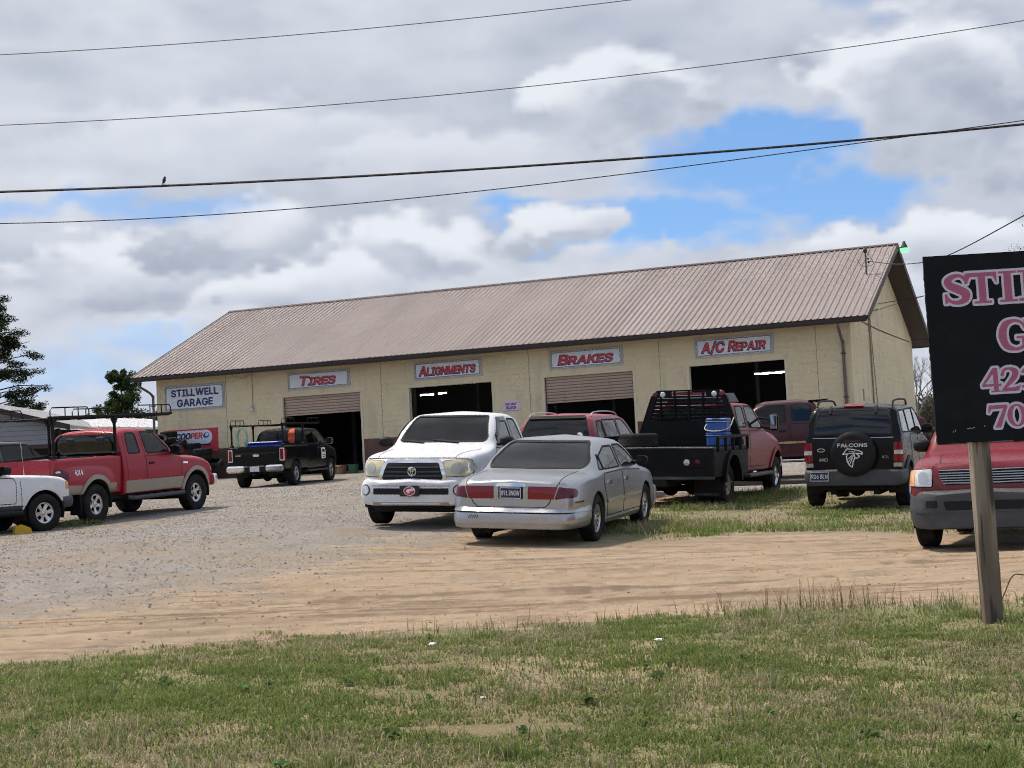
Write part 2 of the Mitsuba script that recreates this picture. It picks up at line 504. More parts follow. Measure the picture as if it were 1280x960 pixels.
for r in range(-1, 42):
    z0, z1 = r*HB+JT/2, (r+1)*HB-JT/2
    for i in range(int(DEP/LB)+2):
        a, b = -(LB/2 if r % 2 else 0)+i*LB+JT/2, -(LB/2 if r % 2 else 0)+(i+1)*LB-JT/2
        a, b = max(a, .002), min(b, DEP)
        if b-a < .04 or not gable.contains(sbox(a, max(z0, -.8), b, z1)) or vent.intersects(sbox(a, z0, b, z1)):
            continue
        blk.append(('g', a, b, z0, z1, 'wall_tan'))


def block_mesh(t):
    k, a, b, z0, z1, m = t
    q = block_front(a, b, z0, z1)
    if k == 'g':
        v = q.vertices.copy()
        q.vertices = np.stack([-v[:, 1], v[:, 0], v[:, 2]], 1)
    return q


# the nearest, in view above the parked cars, as single blocks; the others joined
front = sorted([t for t in blk if t[0] == 'f' and t[3] > 1.4], key=lambda t: -t[1])
single = front[:200]+sorted([t for t in blk if t[0] == 'g' and t[3] > 1.9], key=lambda t: t[1])[:90]
sid = set(map(id, single))
for t in single:
    B(('wall' if t[0] == 'f' else 'gable_wall')+'__block', block_mesh(t), t[5])
for nm, kk, m in (('wall', 'f', 'wall_tan'), ('wall', 'f', 'wall_brown'), ('gable_wall', 'g', 'wall_tan')):
    key = B(nm+'__blockwork', cat([block_mesh(t) for t in blk if t[0] == kk and t[5] == m and id(t) not in sid]), m)
    lab(key, kind='stuff')
for x in (-24.99, -18.03, -11.89, -6.85, -1.2):
    B('wall__control_joint', bx(x-.008, x+.008, -.0025, .004, BAND, TOPW-.02), 'slat_edge')
for d0, d1 in DOORS:
    for a, b in ((d0-.085, d0), (d1, d1+.085)):
        B('door_frame', cbox(a, b, -.018, .21, -.2, DH+.001, .006), 'wall_trim')
    B('door_frame', cbox(d0-.085, d1+.085, -.018, .21, DH+.002, DH+.065, .006), 'wall_trim')
# roll-up curtains
for i, zlow in ((0, 2.46), (2, 2.20)):
    d0, d1 = DOORS[i]
    z = DH
    while z > zlow+.02:
        prof = Polygon([(.13, z-.004), (.105, z-.02), (.095, z-.055), (.105, z-.09), (.13, z-.106), (.15, z-.106), (.15, z-.004)])
        m = ext_yz(prof, d0+.04, d1-.04)
        B('rollup_door__slat', m, 'slat_metal')
        z -= .112
    B('rollup_door__bottom_bar', cbox(d0+.03, d1-.03, .09, .16, z-.07, z-.004, .01), 'slat_metal')
    for x in (d0+.02, d1-.02):
        B('rollup_door__guide', bx(x-.02, x+.02, .08, .17, -.1, DH), 'slat_edge')
for i in (1, 3):
    d0, d1 = DOORS[i]
    B('rollup_door__drum', bar((d0+.05, .40, DH+.25), (d1-.05, .40, DH+.25), .20, 16), 'slat_metal', 30)
# interior
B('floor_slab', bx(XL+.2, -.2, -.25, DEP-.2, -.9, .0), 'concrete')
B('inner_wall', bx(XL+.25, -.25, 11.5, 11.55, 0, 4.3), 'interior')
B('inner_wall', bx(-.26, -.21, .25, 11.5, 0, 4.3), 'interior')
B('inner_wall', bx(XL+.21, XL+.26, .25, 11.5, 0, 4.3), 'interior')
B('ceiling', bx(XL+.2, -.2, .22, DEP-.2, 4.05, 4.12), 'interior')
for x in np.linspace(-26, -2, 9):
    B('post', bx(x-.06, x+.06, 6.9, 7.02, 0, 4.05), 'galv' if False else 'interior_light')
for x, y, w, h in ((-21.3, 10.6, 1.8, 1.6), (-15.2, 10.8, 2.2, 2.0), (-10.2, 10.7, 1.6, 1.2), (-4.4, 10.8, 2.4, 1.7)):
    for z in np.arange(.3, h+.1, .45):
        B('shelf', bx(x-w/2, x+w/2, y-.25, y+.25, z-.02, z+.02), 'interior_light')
for i, (a, b, c) in enumerate(((.3, 3.1, 1.2), (-6.3, 2.8, 1.0))):
    pass
# lit tubes seen through the doors
for key, (x0, x1, y, z), txt in (('strip_light', (-19.35, -18.72, 6.2, 3.12), 'left of two short lit strip lights inside the second bay'), ('strip_light', (-19.80, -19.42, 9.0, 3.31), 'right of two short lit strip lights inside the second bay'), ('strip_light', (-4.50, -2.60, 4.5, 2.87), 'long lit strip light inside the bay at the right')):
    k = num(key)
    lab(k, txt, 'strip light')
    put(k+'__tube', bar((x0, y, z), (x1, y, z), .030, 8), None, False, MB, emitter={'type': 'area', 'radiance': rgb((3.5, 3.1, 2.3))})
    put(k+'__housing', cbox(x0-.05, x1+.05, y-.06, y+.06, z+.05, z+.12, .01), 'interior_light', False, MB)
    put(k+'__hanger', cat([bar((x0+.2, y, z+.1), (x0+.2, y, 4.05), .006, 6), bar((x1-.2, y, z+.1), (x1-.2, y, 4.05), .006, 6)]), 'interior_light', False, MB)

# roof: ribbed panels over a deck, ridge cap, rake boards, gutters
X0, X1 = XL-OHS-.05, OHS
RUN = DEP/2+OHF
ca = math.hypot(RUN, RZ-EZ)


def slope_pt(x, s, h, side):
    """point at distance s up the slope, h off it"""
    y = -OHF+s/ca*RUN; z = EZ+s/ca*(RZ-EZ)
    ny, nzz = -(RZ-EZ)/ca, RUN/ca
    y, z = y+ny*h, z+nzz*h
    return (x, y if side == 0 else DEP-y, z)


npan = 33
pw_ = (X1-X0)/npan
for side in (0, 1):
    for i in range(npan):
        a = X0+i*pw_
        prof = []
        for r in range(4):
            c = a+(r+.5)*pw_/4
            prof += [(c-.036, .0), (c-.020, .029), (c+.020, .029), (c+.036, .0)]
        prof = [(a, 0.)]+prof+[(a+pw_, 0.)]
        dz = RNG.normal(0, .002)
        V = [slope_pt(x, 0-.03, h+.045+dz, side) for x, h in prof]+[slope_pt(x, ca, h+.045+dz, side) for x, h in prof]
        n = len(prof)
        F = []
        for j in range(n-1):
            F += [(j, j+1, n+j+1), (j, n+j+1, n+j)] if side == 0 else [(j, n+j+1, j+1), (j, n+j, n+j+1)]
        B('roof__panel', trimesh.Trimesh(V, F, process=False), ('roof_metal', 'roof_metal_worn', 'roof_metal')[(i*7+side) % 3])
    V = []
    for x in (X0+.02, X1-.02):
        for s in (.02, ca-.01):
            for h in (-.10, .035):
                V.append(slope_pt(x, s, h, side))
    B('roof__deck', hull(V), 'trim_brown')
    # rake boards
    for x in (X0-.02, X1-.0):
        V = []
        for xx in (x, x+.02):
            for s in (-.01, ca+.02):
                for h in (-.16, .07):
                    V.append(slope_pt(xx, s, h, side))
        B('roof__rake_board', hull(V), 'trim_brown')
    V = []
    for x in (X0-.02, X1+.02):
        V += [slope_pt(x, ca-.17, .078, side), slope_pt(x, ca-.17, .086, side), slope_pt(x, ca+.04, .086, side), slope_pt(x, ca+.04, .078, side)]
    B('roof__ridge_cap', hull(V), 'trim_brown')
    ye = -OHF if side == 0 else DEP+OHF
    sg = -1 if side == 0 else 1
    gp = Polygon([(ye, EZ-.02), (ye, EZ-.17), (ye+sg*.09, EZ-.17), (ye+sg*.12, EZ-.10), (ye+sg*.125, EZ+.0), (ye+sg*.11, EZ+.0), (ye+sg*.10, EZ-.10), (ye+sg*.08, EZ-.15), (ye+sg*.015, EZ-.15), (ye+sg*.015, EZ-.02)])
    B('gutter', ext_yz(gp, X0+.05, X1-.05), 'trim_dark')
    # soffit boards under the eaves
    B('soffit', hull([(x, y, z) for x in (X0+.04, X1-.04) for y, z in ((ye-sg*.02, EZ-.10), (ye-sg*.02, EZ-.13), ((0 if side == 0 else DEP)-sg*.0, TOPW-.0), ((0 if side == 0 else DEP), TOPW-.03))]), 'trim_brown')
for x, s in ((-.27, 1), (XL-.12, -1)):
    pts = smoothpath([(x-s*.02 if s > 0 else X0+.42, -OHF-.04, EZ-.17), (x if s > 0 else X0+.42, -OHF-.03, EZ-.34), (x, -.30, EZ-.62), (x, -.075, EZ-.80), (x, -.07, EZ-1.0), (x, -.07, .2)], 5)
    B('downspout', tube(pts, .052, 8), 'downspout_brown', 30)
    for z in (3.1, 1.6):
        B('downspout__strap', cbox(x-.075, x+.075, -.13, -.0, z-.02, z+.02, .004), 'trim_dark')
# service pipe, cables and conduits on the walls
B('service_pipe', tube([(.055, 3.55, 4.85), (.055, 3.55, 1.0)], .032, 8), 'pipe_tan', 30)
B('service_pipe', tube([(.03, 3.95, 4.75), (.03, 4.05, 3.5), (.03, 4.5, 1.2)], .012, 6), 'wire_dark', 30)
B('service_pipe', tube([(.04, 3.45, 4.9), (.03, 4.9, 4.95), (.03, 5.9, 5.05)], .012, 6), 'wire_dark', 30)
B('wall_cable', tube(smoothpath([(.02, 1.3, 4.36), (.02, 6, 4.27), (.02, 13.2, 4.27)], 8), .017, 6), 'wire_dark', 30)
B('conduit', tube([(-23.75, -.02, TOPW-.05), (-23.76, -.02, 2.78)], .012, 6), 'pipe_tan', 30)
B('conduit', tube(smoothpath([(-24.7, -.02, 4.1), (-24.2, -.02, 3.95), (-23.77, -.02, 4.1)], 6), .010, 6), 'pipe_tan', 30)

k = num('flood_lamp')
lab(k, 'small twin flood lamp under a conduit on the tan wall left of the first bay', 'lamp')
put(k+'__box', bar((-23.77, -.045, 2.74), (-23.77, .0, 2.74), .065, 16), 'galv', 30, MB)
for sx, sz in ((-.07, -.10), (.03, -.14)):
    m = lathe([(0, 0), (.03, 0), (.045, .06), (.062, .12), (.058, .125), (.0, .115)], 20)
    m.apply_transform(trimesh.geometry.align_vectors([0, 0, 1], np.array([sx, -.10, sz])/np.linalg.norm([sx, -.10, sz])))
    m.apply_translation((-23.77+sx*.3, -.06, 2.70))
    put(nx(k+'__head'), m, 'plate_white', 30, MB)

# mast and lamp at the roof end
k = num('service_mast')
lab(k, 'thin service mast with a weather cap standing on the roof near its right end', 'mast')
mb = np.array([.06, 3.66, 6.09])
put(k+'__pole', bar(mb-[0, 0, .1], mb+[0, 0, .88], .030, 10), 'pipe_grey', 30, MB)
put(k+'__weather_cap', trimesh.creation.icosphere(2, 1).apply_transform(np.diag([.075, .075, .10, 1])).apply_translation(mb+[0, 0, .93]), 'trim_dark', 30, MB)
put(k+'__insulator', cat([bar(mb+[0, 0, z], mb+[.09, -.05, z], .012, 6) for z in (.5, .62)]+[trimesh.creation.icosphere(1, .04).apply_translation(mb+[.1, -.05, z]) for z in (.5, .62)]), 'trim_dark', 30, MB)
put(k+'__brace', cat([bar(mb+[0, 0, .02], mb+[-.55, -.15, -.02], .008, 6), tube(smoothpath([mb+[.08, 0, .85], mb+[.25, .1, .45], mb+[-.1, -.1, .35], mb+[-.3, 0, .62]], 5), .010, 6)]), 'trim_dark', 30, MB)
put(k+'__flashing', lathe([(.12, -.02), (.06, .03), (.035, .08)], 16).apply_translation(mb-[0, 0, .03]), 'galv', 30, MB)

k = num('yard_lamp')
lab(k, 'yard lamp glowing green at the gable peak of the garage', 'lamp')
lb = np.array([X1+.26, 6.95, 7.36])
put(k+'__cap', lathe([(0, .30), (.05, .30), (.07, .20), (.11, .14), (.13, .04), (.11, .04), (0, .05)], 20).apply_translation(lb), 'lamp_green_dark', 30, MB)
put(k+'__lens', lathe([(.0, -.13), (.14, -.11), (.17, -.02), (.16, .03), (.10, .05)], 20).apply_translation(lb), None, 30, MB, emitter={'type': 'area', 'radiance': rgb((.10, .42, .16))})
put(k+'__arm', bar(lb+[0, 0, .10], (X1-.1, 6.95, 7.40), .02, 8), 'trim_dark', 30, MB)

# ---- signs on the front wall


def wall_sign(txt, xa, xb, za, zb, label, small=True, lines=None):
    k = num('wall_sign')
    lab(k, label, 'sign')
    put(k+'__board', cbox(xa, xb, -.045, -.008, za, zb, .004), 'sign_white', False, MB)
    fr = sbox(xa, za, xb, zb); fr = fr.buffer(-.012).difference(fr.buffer(-.034))
    put(k+'__border', ext_xz(fr, -.046, -.049), 'ink_navy', False, MB)
    fr = sbox(xa-.07, za-.06, xb+.07, zb+.06).difference(sbox(xa-.035, za-.03, xb+.035, zb+.03))
    put(k+'__frame', ext_xz(fr, -.004, -.03), 'sign_frame', False, MB)
    cx, cz = (xa+xb)/2, (za+zb)/2
    if small:
        H = (zb-za)*.60
        x = 0; gs = []
        for word in txt.split(' '):
            for i, ch in enumerate(word):
                big = i == 0 or word == 'A/C'
                p = text_poly(ch, H if big else H*.80, True)
                a, b, c, d = p.bounds
                gs.append(affinity.translate(p, x-a, 0)); x += (c-a)+H*.07
            x += H*.45
        g = unary_union(gs)
        g = affinity.skew(g, 11, origin=(0, 0))
        w = g.bounds[2]-g.bounds[0]
        tgt = (xb-xa)*{'TIRES': .60, 'BRAKES': .80, 'ALIGNMENTS': .88, 'A/C REPAIR': .86}[txt]
        g = centre(affinity.scale(g, tgt/w, 1.0), cx, cz)
        put(k+'__shadow', ext_xz(affinity.translate(g.buffer(.022, join_style=1), -.014, -.014), -.046, -.050), 'ink_navy', False, MB)
        put(k+'__lettering', ext_xz(g, -.0505, -.054), 'ink_red', False, MB)
    else:
        for i, (t, hh, zc, ww) in enumerate(lines):
            xx = 0; gs = []
            for q, ch in enumerate(t):
                p = text_poly(ch, hh, True)
                a, b, c, d = p.bounds
                p = affinity.rotate(p, (-3, 2, 0, 3, -2)[q % 5], origin='center')
                gs.append(affinity.translate(p, xx-a, .012*(q % 2))); xx += c-a+hh*.14
            g = unary_union(gs).buffer(.012, join_style=1)
            g = fit(g, ww, hh*1.08)
            put(nx(k+'__lettering'), ext_xz(affinity.translate(g, cx+.03, zc), -.0465, -.051), 'ink_navy', False, MB)
    return k


wall_sign('', -27.83, -25.12, 2.88, 3.80, 'white wall sign with navy letters reading STILLWELL GARAGE at the left end of the garage', False, [('STILLWELL', .30, 3.55, 2.26), ('GARAGE', .30, 3.14, 1.72)])
for t, a, b in (('TIRES', -22.06, -19.42), ('ALIGNMENTS', -16.52, -13.84), ('BRAKES', -10.97, -8.28), ('A/C REPAIR', -5.44, -2.75)):
    wall_sign(t, a, b, 3.36, 3.94, f'white wall sign with red letters reading {t} over a bay')

k = num('notice')
lab(k, 'small pale burst-shaped notice with purple lettering between the second and third bays', 'sign')
pts = []
for i in range(22):
    a = 2*math.pi*i/22
    r = 1 if i % 2 else .80
    pts.append((-12.66+.44*r*math.cos(a), 2.08+.27*r*math.sin(a)))
put(k+'__board', ext_xz(Polygon(pts), -.012, -.004), 'notice_pink', False, MB)
g = unary_union([fit(text_poly('DO NOT', .1, True), .46, .085).buffer(.006), affinity.translate(fit(text_poly('BLOCK', .1, True), .40, .10).buffer(.006), 0, -.13)])
put(k+'__lettering', ext_xz(affinity.translate(g, -12.66, 2.16), -.013, -.016), 'ink_purple', False, MB)
put(k+'__underline', ext_xz(sbox(-12.98, 1.905, -12.36, 1.925), -.013, -.016), 'ink_purple', False, MB)

k = num('tyre_banner')
lab(k, 'red banner with a white rounded panel and an oval emblem, hung behind the tyre pile', 'banner')
put(k+'__board', cbox(-28.0, -25.44, -.03, -.004, 1.12, 2.06, .004), 'ink_red_banner', False, MB)
put(k+'__panel', ext_xz(sbox(-27.95, 1.44, -25.95, 2.0).buffer(-.05).buffer(.05).union(Point(-25.98, 1.72).buffer(.28)), -.034, -.031), 'sign_white', False, MB)
put(k+'__stripe', ext_xz(sbox(-27.95, 1.36, -25.80, 1.43), -.034, -.031), 'ink_navy', False, MB)
g = affinity.skew(fit(text_poly('COOPER', .2, True), 1.25, .24).buffer(.012), 12)
put(k+'__lettering', ext_xz(affinity.translate(g, -26.78, 1.78).intersection(sbox(-30, 0, -26.7, 5)), -.035, -.039), 'ink_navy', False, MB)
put(k+'__lettering_001', ext_xz(affinity.translate(g, -26.78, 1.78).intersection(sbox(-26.7, 0, -20, 5)), -.035, -.039), 'ink_red', False, MB)
el = affinity.rotate(affinity.scale(Point(-25.98, 1.78).buffer(1), .15, .11), 20)
put(k+'__emblem', ext_xz(el.difference(affinity.translate(affinity.scale(el, .6, .6), .03, .03)), -.035, -.039), 'ink_blue', False, MB)

# ---------------------------------------------------------------- ground, grass, stones, trees


def pw(x, pts):
    """piecewise linear curve, in drjit"""
    r = mi.Float(pts[0][1])+0*x
    for (a, ya), (b, yb) in zip(pts[:-1], pts[1:]):
        r = dr.select(x > a, ya+(yb-ya)*dr.clip((x-a)/(b-a), 0, 1), r)
    return r


EDGE = [(-9, 8.2), (-3.5, 9.7), (-2.7, 10.6), (-2.0, 11.1), (0, 11.25), (1.2, 11.9), (2.0, 11.75), (3.5, 11.4), (9, 11.2)]
GRAV = [(10, -6.2), (12.8, -5.2), (16.2, -4.0), (18.9, -2.9), (21.3, -2.2), (23.1, -1.4), (25, -.4), (29, 1.2), (32, 2.4), (36, 3.2)]     # y -> x of the gravel's edge
LOW = [(-1, 23.8), (.9, 20.6), (2.05, 22.4), (3.36, 23.6), (4.6, 23.0), (5.4, 22.1), (12, 21.4)]                                              # x -> y where the rough grass by the cars starts
edge_np = lambda x: np.interp(x, *zip(*EDGE))
grav_np = lambda y: np.interp(y, *zip(*GRAV))
low_np = lambda x: np.interp(x, *zip(*LOW))


def groundcol(p, n, uv):
    x, y = p.x, p.y
    n1 = fb(x*.35, y*.35, 1.3)
    n2 = fb(x*1.6, y*1.6, 2.1)
    n3 = fb(x*7, y*7, 4.4)
    n4 = nz(x*34, y*34, 3.0)
    rut = fb(x*.22+3, y*2.6, 5.0)
    rut2 = fb(x*.5+y*.1, y*6.5, 8.0)
    dirt = mx((.29, .222, .155), (.195, .147, .102), ss(.35, .7, n2*.6+n3*.4))
    dirt = mx(dirt, (.33, .275, .21), ss(.45, .8, rut*.6+n2*.4)*.7)
    dirt = mx(dirt, (.12, .083, .055), ss(.50, .72, rut2*.65+n3*.35)*.7)
    dirt = mx(dirt, (.17, .13, .095), ss(.56, .85, n3*.6+n4*.4)*.75)
    grav = mx((.222, .208, .19), (.165, .153, .138), ss(.3, .75, n2*.5+n3*.5))
    grav = mx(grav, (.29, .28, .268), ss(.55, .9, n4)*.5)
    grav = mx(grav, (.25, .19, .13), ss(.46, .70, n1*.6+n2*.4)*.5)
    gx = pw(y, GRAV)+(n1-.5)*4.5+(n2-.5)*4.0+(n3-.5)*2.4+(n4-.5)*1.2
    isg = ss(1.1, -1.1, x-gx)
    lot = mx(dirt, grav, dr.maximum(isg, ss(33.6, 35.0, y+(n1-.5)*1.2)))
    soil = mx((.17, .135, .085), (.26, .205, .135), ss(.35, .75, n2))
    soil = mx(soil, (.10, .125, .045), ss(.38, .60, n1*.5+n3*.5)*.7)
    # rough grass among the parked cars at the right
    ly = pw(x, LOW)
    rough = ss(-.7, .9, y-ly+(n2-.5)*2.2)*ss(34.6, 33.4, y)*ss(-.4, 1.0, x-pw(y, [(20, .4), (25, .3), (29, 2.0), (34, 3.4)])+(n2-.5)*2)
    lot = mx(lot, mx(soil, (.20, .165, .12), ss(.4, .7, n2)), rough*.9)
    ge = pw(x, EDGE)+(n2-.5)*.9+(n3-.5)*.5
    return mx(soil, lot, ss(-.25, .25, y-ge))


def groundbump(p, n, uv):
    x, y = p.x, p.y
    return fb(x*5, y*9, 1.0, )*.014+fb(x*22, y*22, 3.0)*.008+nz(x*60, y*60, 2.0)*.003


mat('ground_mat', mikit.proc(groundcol), .95, bump=groundbump, spec=.15)
gx_ = np.unique(np.round(np.concatenate([[-1500, -700, -300, -150, -100], np.arange(-70, -16, 3), np.arange(-16, 16, .14), np.arange(16, 71, 3), [100, 150, 300, 700, 1500]]), 3))
gy_ = np.unique(np.round(np.concatenate([[-1500, -600, -200, -60, -20], np.arange(-6, 5, .8), np.arange(5, 13, .07), np.arange(13, 40, .14), np.arange(40, 112, 1.2), [115, 130, 160, 250, 500, 900, 1800]]), 3))
GX, GY = np.meshgrid(gx_, gy_)
GZ = zg(GX.ravel(), GY.ravel()).reshape(GX.shape)
P3 = np.stack([GX*1.1, GY*2.4, 0*GX], -1)
near = (np.abs(GX) < 17)*(GY > 4)*(GY < 42)
mic = (meshkit.fbm(P3, 4, 4)-.5)*.035+(meshkit.fbm(np.stack([GX*.35, GY*5, 0*GX], -1), 3, 9)-.5)*.03*((GY > edge_np(GX)) & (GX > grav_np(GY)))
mic += (meshkit.fbm(np.stack([GX*4.5, GY*4.5, 0*GX+5], -1), 3, 14)-.5)*.035*(GY < edge_np(GX)+.3)
for yr, amp, wv in ((14.6, .05, .5), (15.5, .035, .35), (17.3, .04, .5), (13.2, .03, .3)):
    yy_ = yr+.25*np.sin(GX*.35+yr)+.35*(meshkit.fbm(np.stack([GX*.5, 0*GX+yr, 0*GX], -1), 2, 17)-.5)
    on = np.clip((meshkit.fbm(np.stack([GX*.6, 0*GX+yr*3, 0*GX+1], -1), 3, 19)-.38)*5, 0, 1)
    mic += amp*on*(np.exp(-((GY-yy_)/.16)**2)-.8*np.exp(-((GY-yy_+.32)/.2)**2))*(.6+.8*meshkit.fbm(np.stack([GX*6, GY*6, 0*GX], -1), 3, 23))*(GX > grav_np(GY)-1)
# a soft berm of dirt where grass meets the track, wheel ruts along it
GZ = GZ+mic*near


def micro(x, y):
    """height of the finished sheet"""
    i = np.clip(np.searchsorted(gx_, x)-1, 0, len(gx_)-2); j = np.clip(np.searchsorted(gy_, y)-1, 0, len(gy_)-2)
    u = (x-gx_[i])/(gx_[i+1]-gx_[i]); v = (y-gy_[j])/(gy_[j+1]-gy_[j])
    return GZ[j, i]*(1-u)*(1-v)+GZ[j, i+1]*u*(1-v)+GZ[j+1, i]*(1-u)*v+GZ[j+1, i+1]*u*v


nxg, nyg = len(gx_), len(gy_)
ii, jj = np.meshgrid(np.arange(nyg-1), np.arange(nxg-1), indexing='ij')
a_, b_, c_, d_ = ii*nxg+jj, ii*nxg+jj+1, (ii+1)*nxg+jj+1, (ii+1)*nxg+jj
put('ground', trimesh.Trimesh(np.stack([GX, GY, GZ], -1).reshape(-1, 3), np.concatenate([np.stack([a_, b_, c_], -1).reshape(-1, 3), np.stack([a_, c_, d_], -1).reshape(-1, 3)]), process=False), 'ground_mat', True)
lab('ground', kind='structure')

scene['leaf_mat'] = dict(type='principledthin', base_color={'type': 'mesh_attribute', 'name': 'vertex_color'}, roughness=.6, diff_trans=.9, spec_trans=0., eta=1.4)
scene['stone_mat'] = dict(type='twosided', bsdf=dict(type='principled', base_color={'type': 'mesh_attribute', 'name': 'vertex_color'}, roughness=.85, specular=.25))


def fb2(x, y, s, seed):
    return meshkit.fbm(np.stack([x*s, y*s, 0*x+seed], -1), 3, seed)


def blades(x, y, h, w, col, lean, rng, base=None):
    """bent blades of grass: a quad and a tip"""
    n = len(x)
    z = micro(x, y) if base is None else base
    az = rng.uniform(0, 2*np.pi, n)
    la = rng.uniform(0, 2*np.pi, n)
    dx, dy = np.cos(az)*w/2, np.sin(az)*w/2
    lx, ly = np.cos(la)*lean*h, np.sin(la)*lean*h
    V = np.empty((n, 5, 3))
    V[:, 0] = np.stack([x-dx, y-dy, z-.005], -1)
    V[:, 1] = np.stack([x+dx, y+dy, z-.005], -1)
    V[:, 2] = np.stack([x-dx*.75+lx*.35, y-dy*.75+ly*.35, z+h*.58], -1)
    V[:, 3] = np.stack([x+dx*.75+lx*.35, y+dy*.75+ly*.35, z+h*.58], -1)
    V[:, 4] = np.stack([x+lx, y+ly, z+h*np.sqrt(np.clip(1-lean**2*.6, .2, 1))], -1)
    F = (np.arange(n)*5)[:, None, None]+np.array([[0, 1, 3], [0, 3, 2], [2, 3, 4]])[None]
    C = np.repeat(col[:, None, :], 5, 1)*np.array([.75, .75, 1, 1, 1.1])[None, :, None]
    return V.reshape(-1, 3), F.reshape(-1, 3), np.clip(C.reshape(-1, 3), 0, 1)


def grasscol(x, y, rng, dry=.25):
    n = len(x)
    pch = fb2(x, y, 1.1, 31)*.6+fb2(x, y, 3.7, 32)*.4
    g1, g2, g3 = np.array([.265, .32, .105]), np.array([.155, .21, .072]), np.array([.55, .47, .32])
    k = rng.random(n)[:, None]
    c = g1*(1-k)+g2*k
    d = (rng.random(n) < np.clip(dry+(pch-.5)*2.6, .03, .9))[:, None]
    c = np.where(d, g3*rng.uniform(.55, 1.1, (n, 1)), c)
    return c*rng.uniform(.8, 1.2, (n, 1))


rg = np.random.default_rng(5)
parts = []
N = 560000
y = 5.3+(12.4-5.3)*rg.random(N)**.85
x = (rg.random(N)*2-1)*(y*.37+.8)
den = fb2(x, y, 1.5, 40)*.5+fb2(x, y, 5.5, 41)*.5
inside = edge_np(x)+(fb2(x, y, 2.2, 43)-.5)*1.5+(fb2(x, y, 9, 44)-.5)*.8
keep = (rg.random(N) < np.clip((den-.36)*3.0, .08, .9)) & (y < inside) & (rg.random(N) < np.clip((inside-y)/.35+.1, 0, 1))
bare = ((x+.18)/.42)**2+((y-7.15)/.16)**2 < 1+.6*(fb2(x, y, 6, 47)-.5)
keep &= ~bare
x, y, den = x[keep], y[keep], den[keep]
h = (.011+.028*rg.random(len(x)))*(.5+.9*den)*np.where(rg.random(len(x)) < .06, 1.8, 1)
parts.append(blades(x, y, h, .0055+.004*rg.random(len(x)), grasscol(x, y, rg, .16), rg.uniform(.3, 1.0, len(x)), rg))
# fuller tufts
for q in range(420):
    ty_ = rg.uniform(5.5, 11.6); tx_ = rg.uniform(-1, 1)*(ty_*.37+.6)
    if ty_ > edge_np(tx_)-.1 or ((tx_+.18)/.5)**2+((ty_-7.15)/.2)**2 < 1:
        continue
    m = rg.integers(25, 60); rr = rg.uniform(.03, .10)
    px_, py_ = tx_+rg.normal(0, rr, m), ty_+rg.normal(0, rr, m)
    hh = rg.uniform(.035, .085, m)*rg.uniform(.8, 1.3)
    parts.append(blades(px_, py_, hh, .005+.002*rg.random(m), grasscol(px_, py_, rg, .12), rg.uniform(.2, .8, m), rg))
V = np.vstack([p[0] for p in parts]); C = np.vstack([p[2] for p in parts])
F = []; o = 0
for p in parts:
    F.append(p[1]+o); o += len(p[0])
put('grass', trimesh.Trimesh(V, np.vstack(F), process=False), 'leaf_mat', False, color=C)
lab('grass', 'short patchy green and straw-coloured grass filling the foreground', 'grass', None, 'stuff')

# rough grass by the parked cars
parts = []
N = 110000
x = rg.uniform(-.6, 9.5, N); y = rg.uniform(20.3, 34.8, N)
den = fb2(x, y, .55, 50)*.55+fb2(x, y, 1.7, 51)*.45
lowb = low_np(x)+(fb2(x, y, .8, 52)-.5)*1.6
band = np.exp(-((y-lowb-1.0)/1.1)**2)
under = np.exp(-((y-33.6)/.9)**2)
keep = (y > lowb) & (rg.random(N) < np.clip((den-.50)*3.2+.55*band*np.clip((den-.30)*4, 0, 1)+.40*under, .03, .9)) & (x > np.interp(y, [20, 23, 25, 29, 34], [2.4, 1.7, 1.3, 2.2, 3.6]))
x, y, den, band = x[keep], y[keep], den[keep], band[keep]
h = (.03+.07*rg.random(len(x)))*(.4+.9*den+.4*band)
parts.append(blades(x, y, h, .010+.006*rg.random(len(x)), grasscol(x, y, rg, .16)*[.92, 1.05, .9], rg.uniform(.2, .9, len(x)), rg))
for (tx_, ty_, rr, m, hm) in ((3.6, 29.0, .35, 500, .16), (3.2, 28.6, .5, 500, .14), (2.2, 24.4, .5, 900, .16), (2.7, 24.9, .5, 800, .15), (1.9, 23.7, .35, 500, .14), (5.9, 33.6, .5, 700, .2), (4.7, 32.4, .5, 500, .16),
                             (5.5, 33.5, .5, 600, .2), (-8.6, 31.5, .25, 200, .16), (-8.9, 31.2, .3, 150, .14), (6.4, 24.3, .9, 900, .12), (4.4, 31.3, .5, 500, .15), (1.4, 25.5, .4, 300, .14)):
    px_, py_ = rg.normal(tx_, rr, m), rg.normal(ty_, rr*.6, m)
    parts.append(blades(px_, py_, rg.uniform(.4, 1.1, m)*hm, .009+.004*rg.random(m), grasscol(px_, py_, rg, .22), rg.uniform(.2, .8, m), rg))
V = np.vstack([p[0] for p in parts]); C = np.vstack([p[2] for p in parts]); F = []; o = 0
for p in parts:
    F.append(p[1]+o); o += len(p[0])
put('rough_grass', trimesh.Trimesh(V, np.vstack(F), process=False), 'leaf_mat', False, color=C)
lab('rough_grass', 'taller rough grass between the dirt track and the parked vehicles at right', 'grass', None, 'stuff')

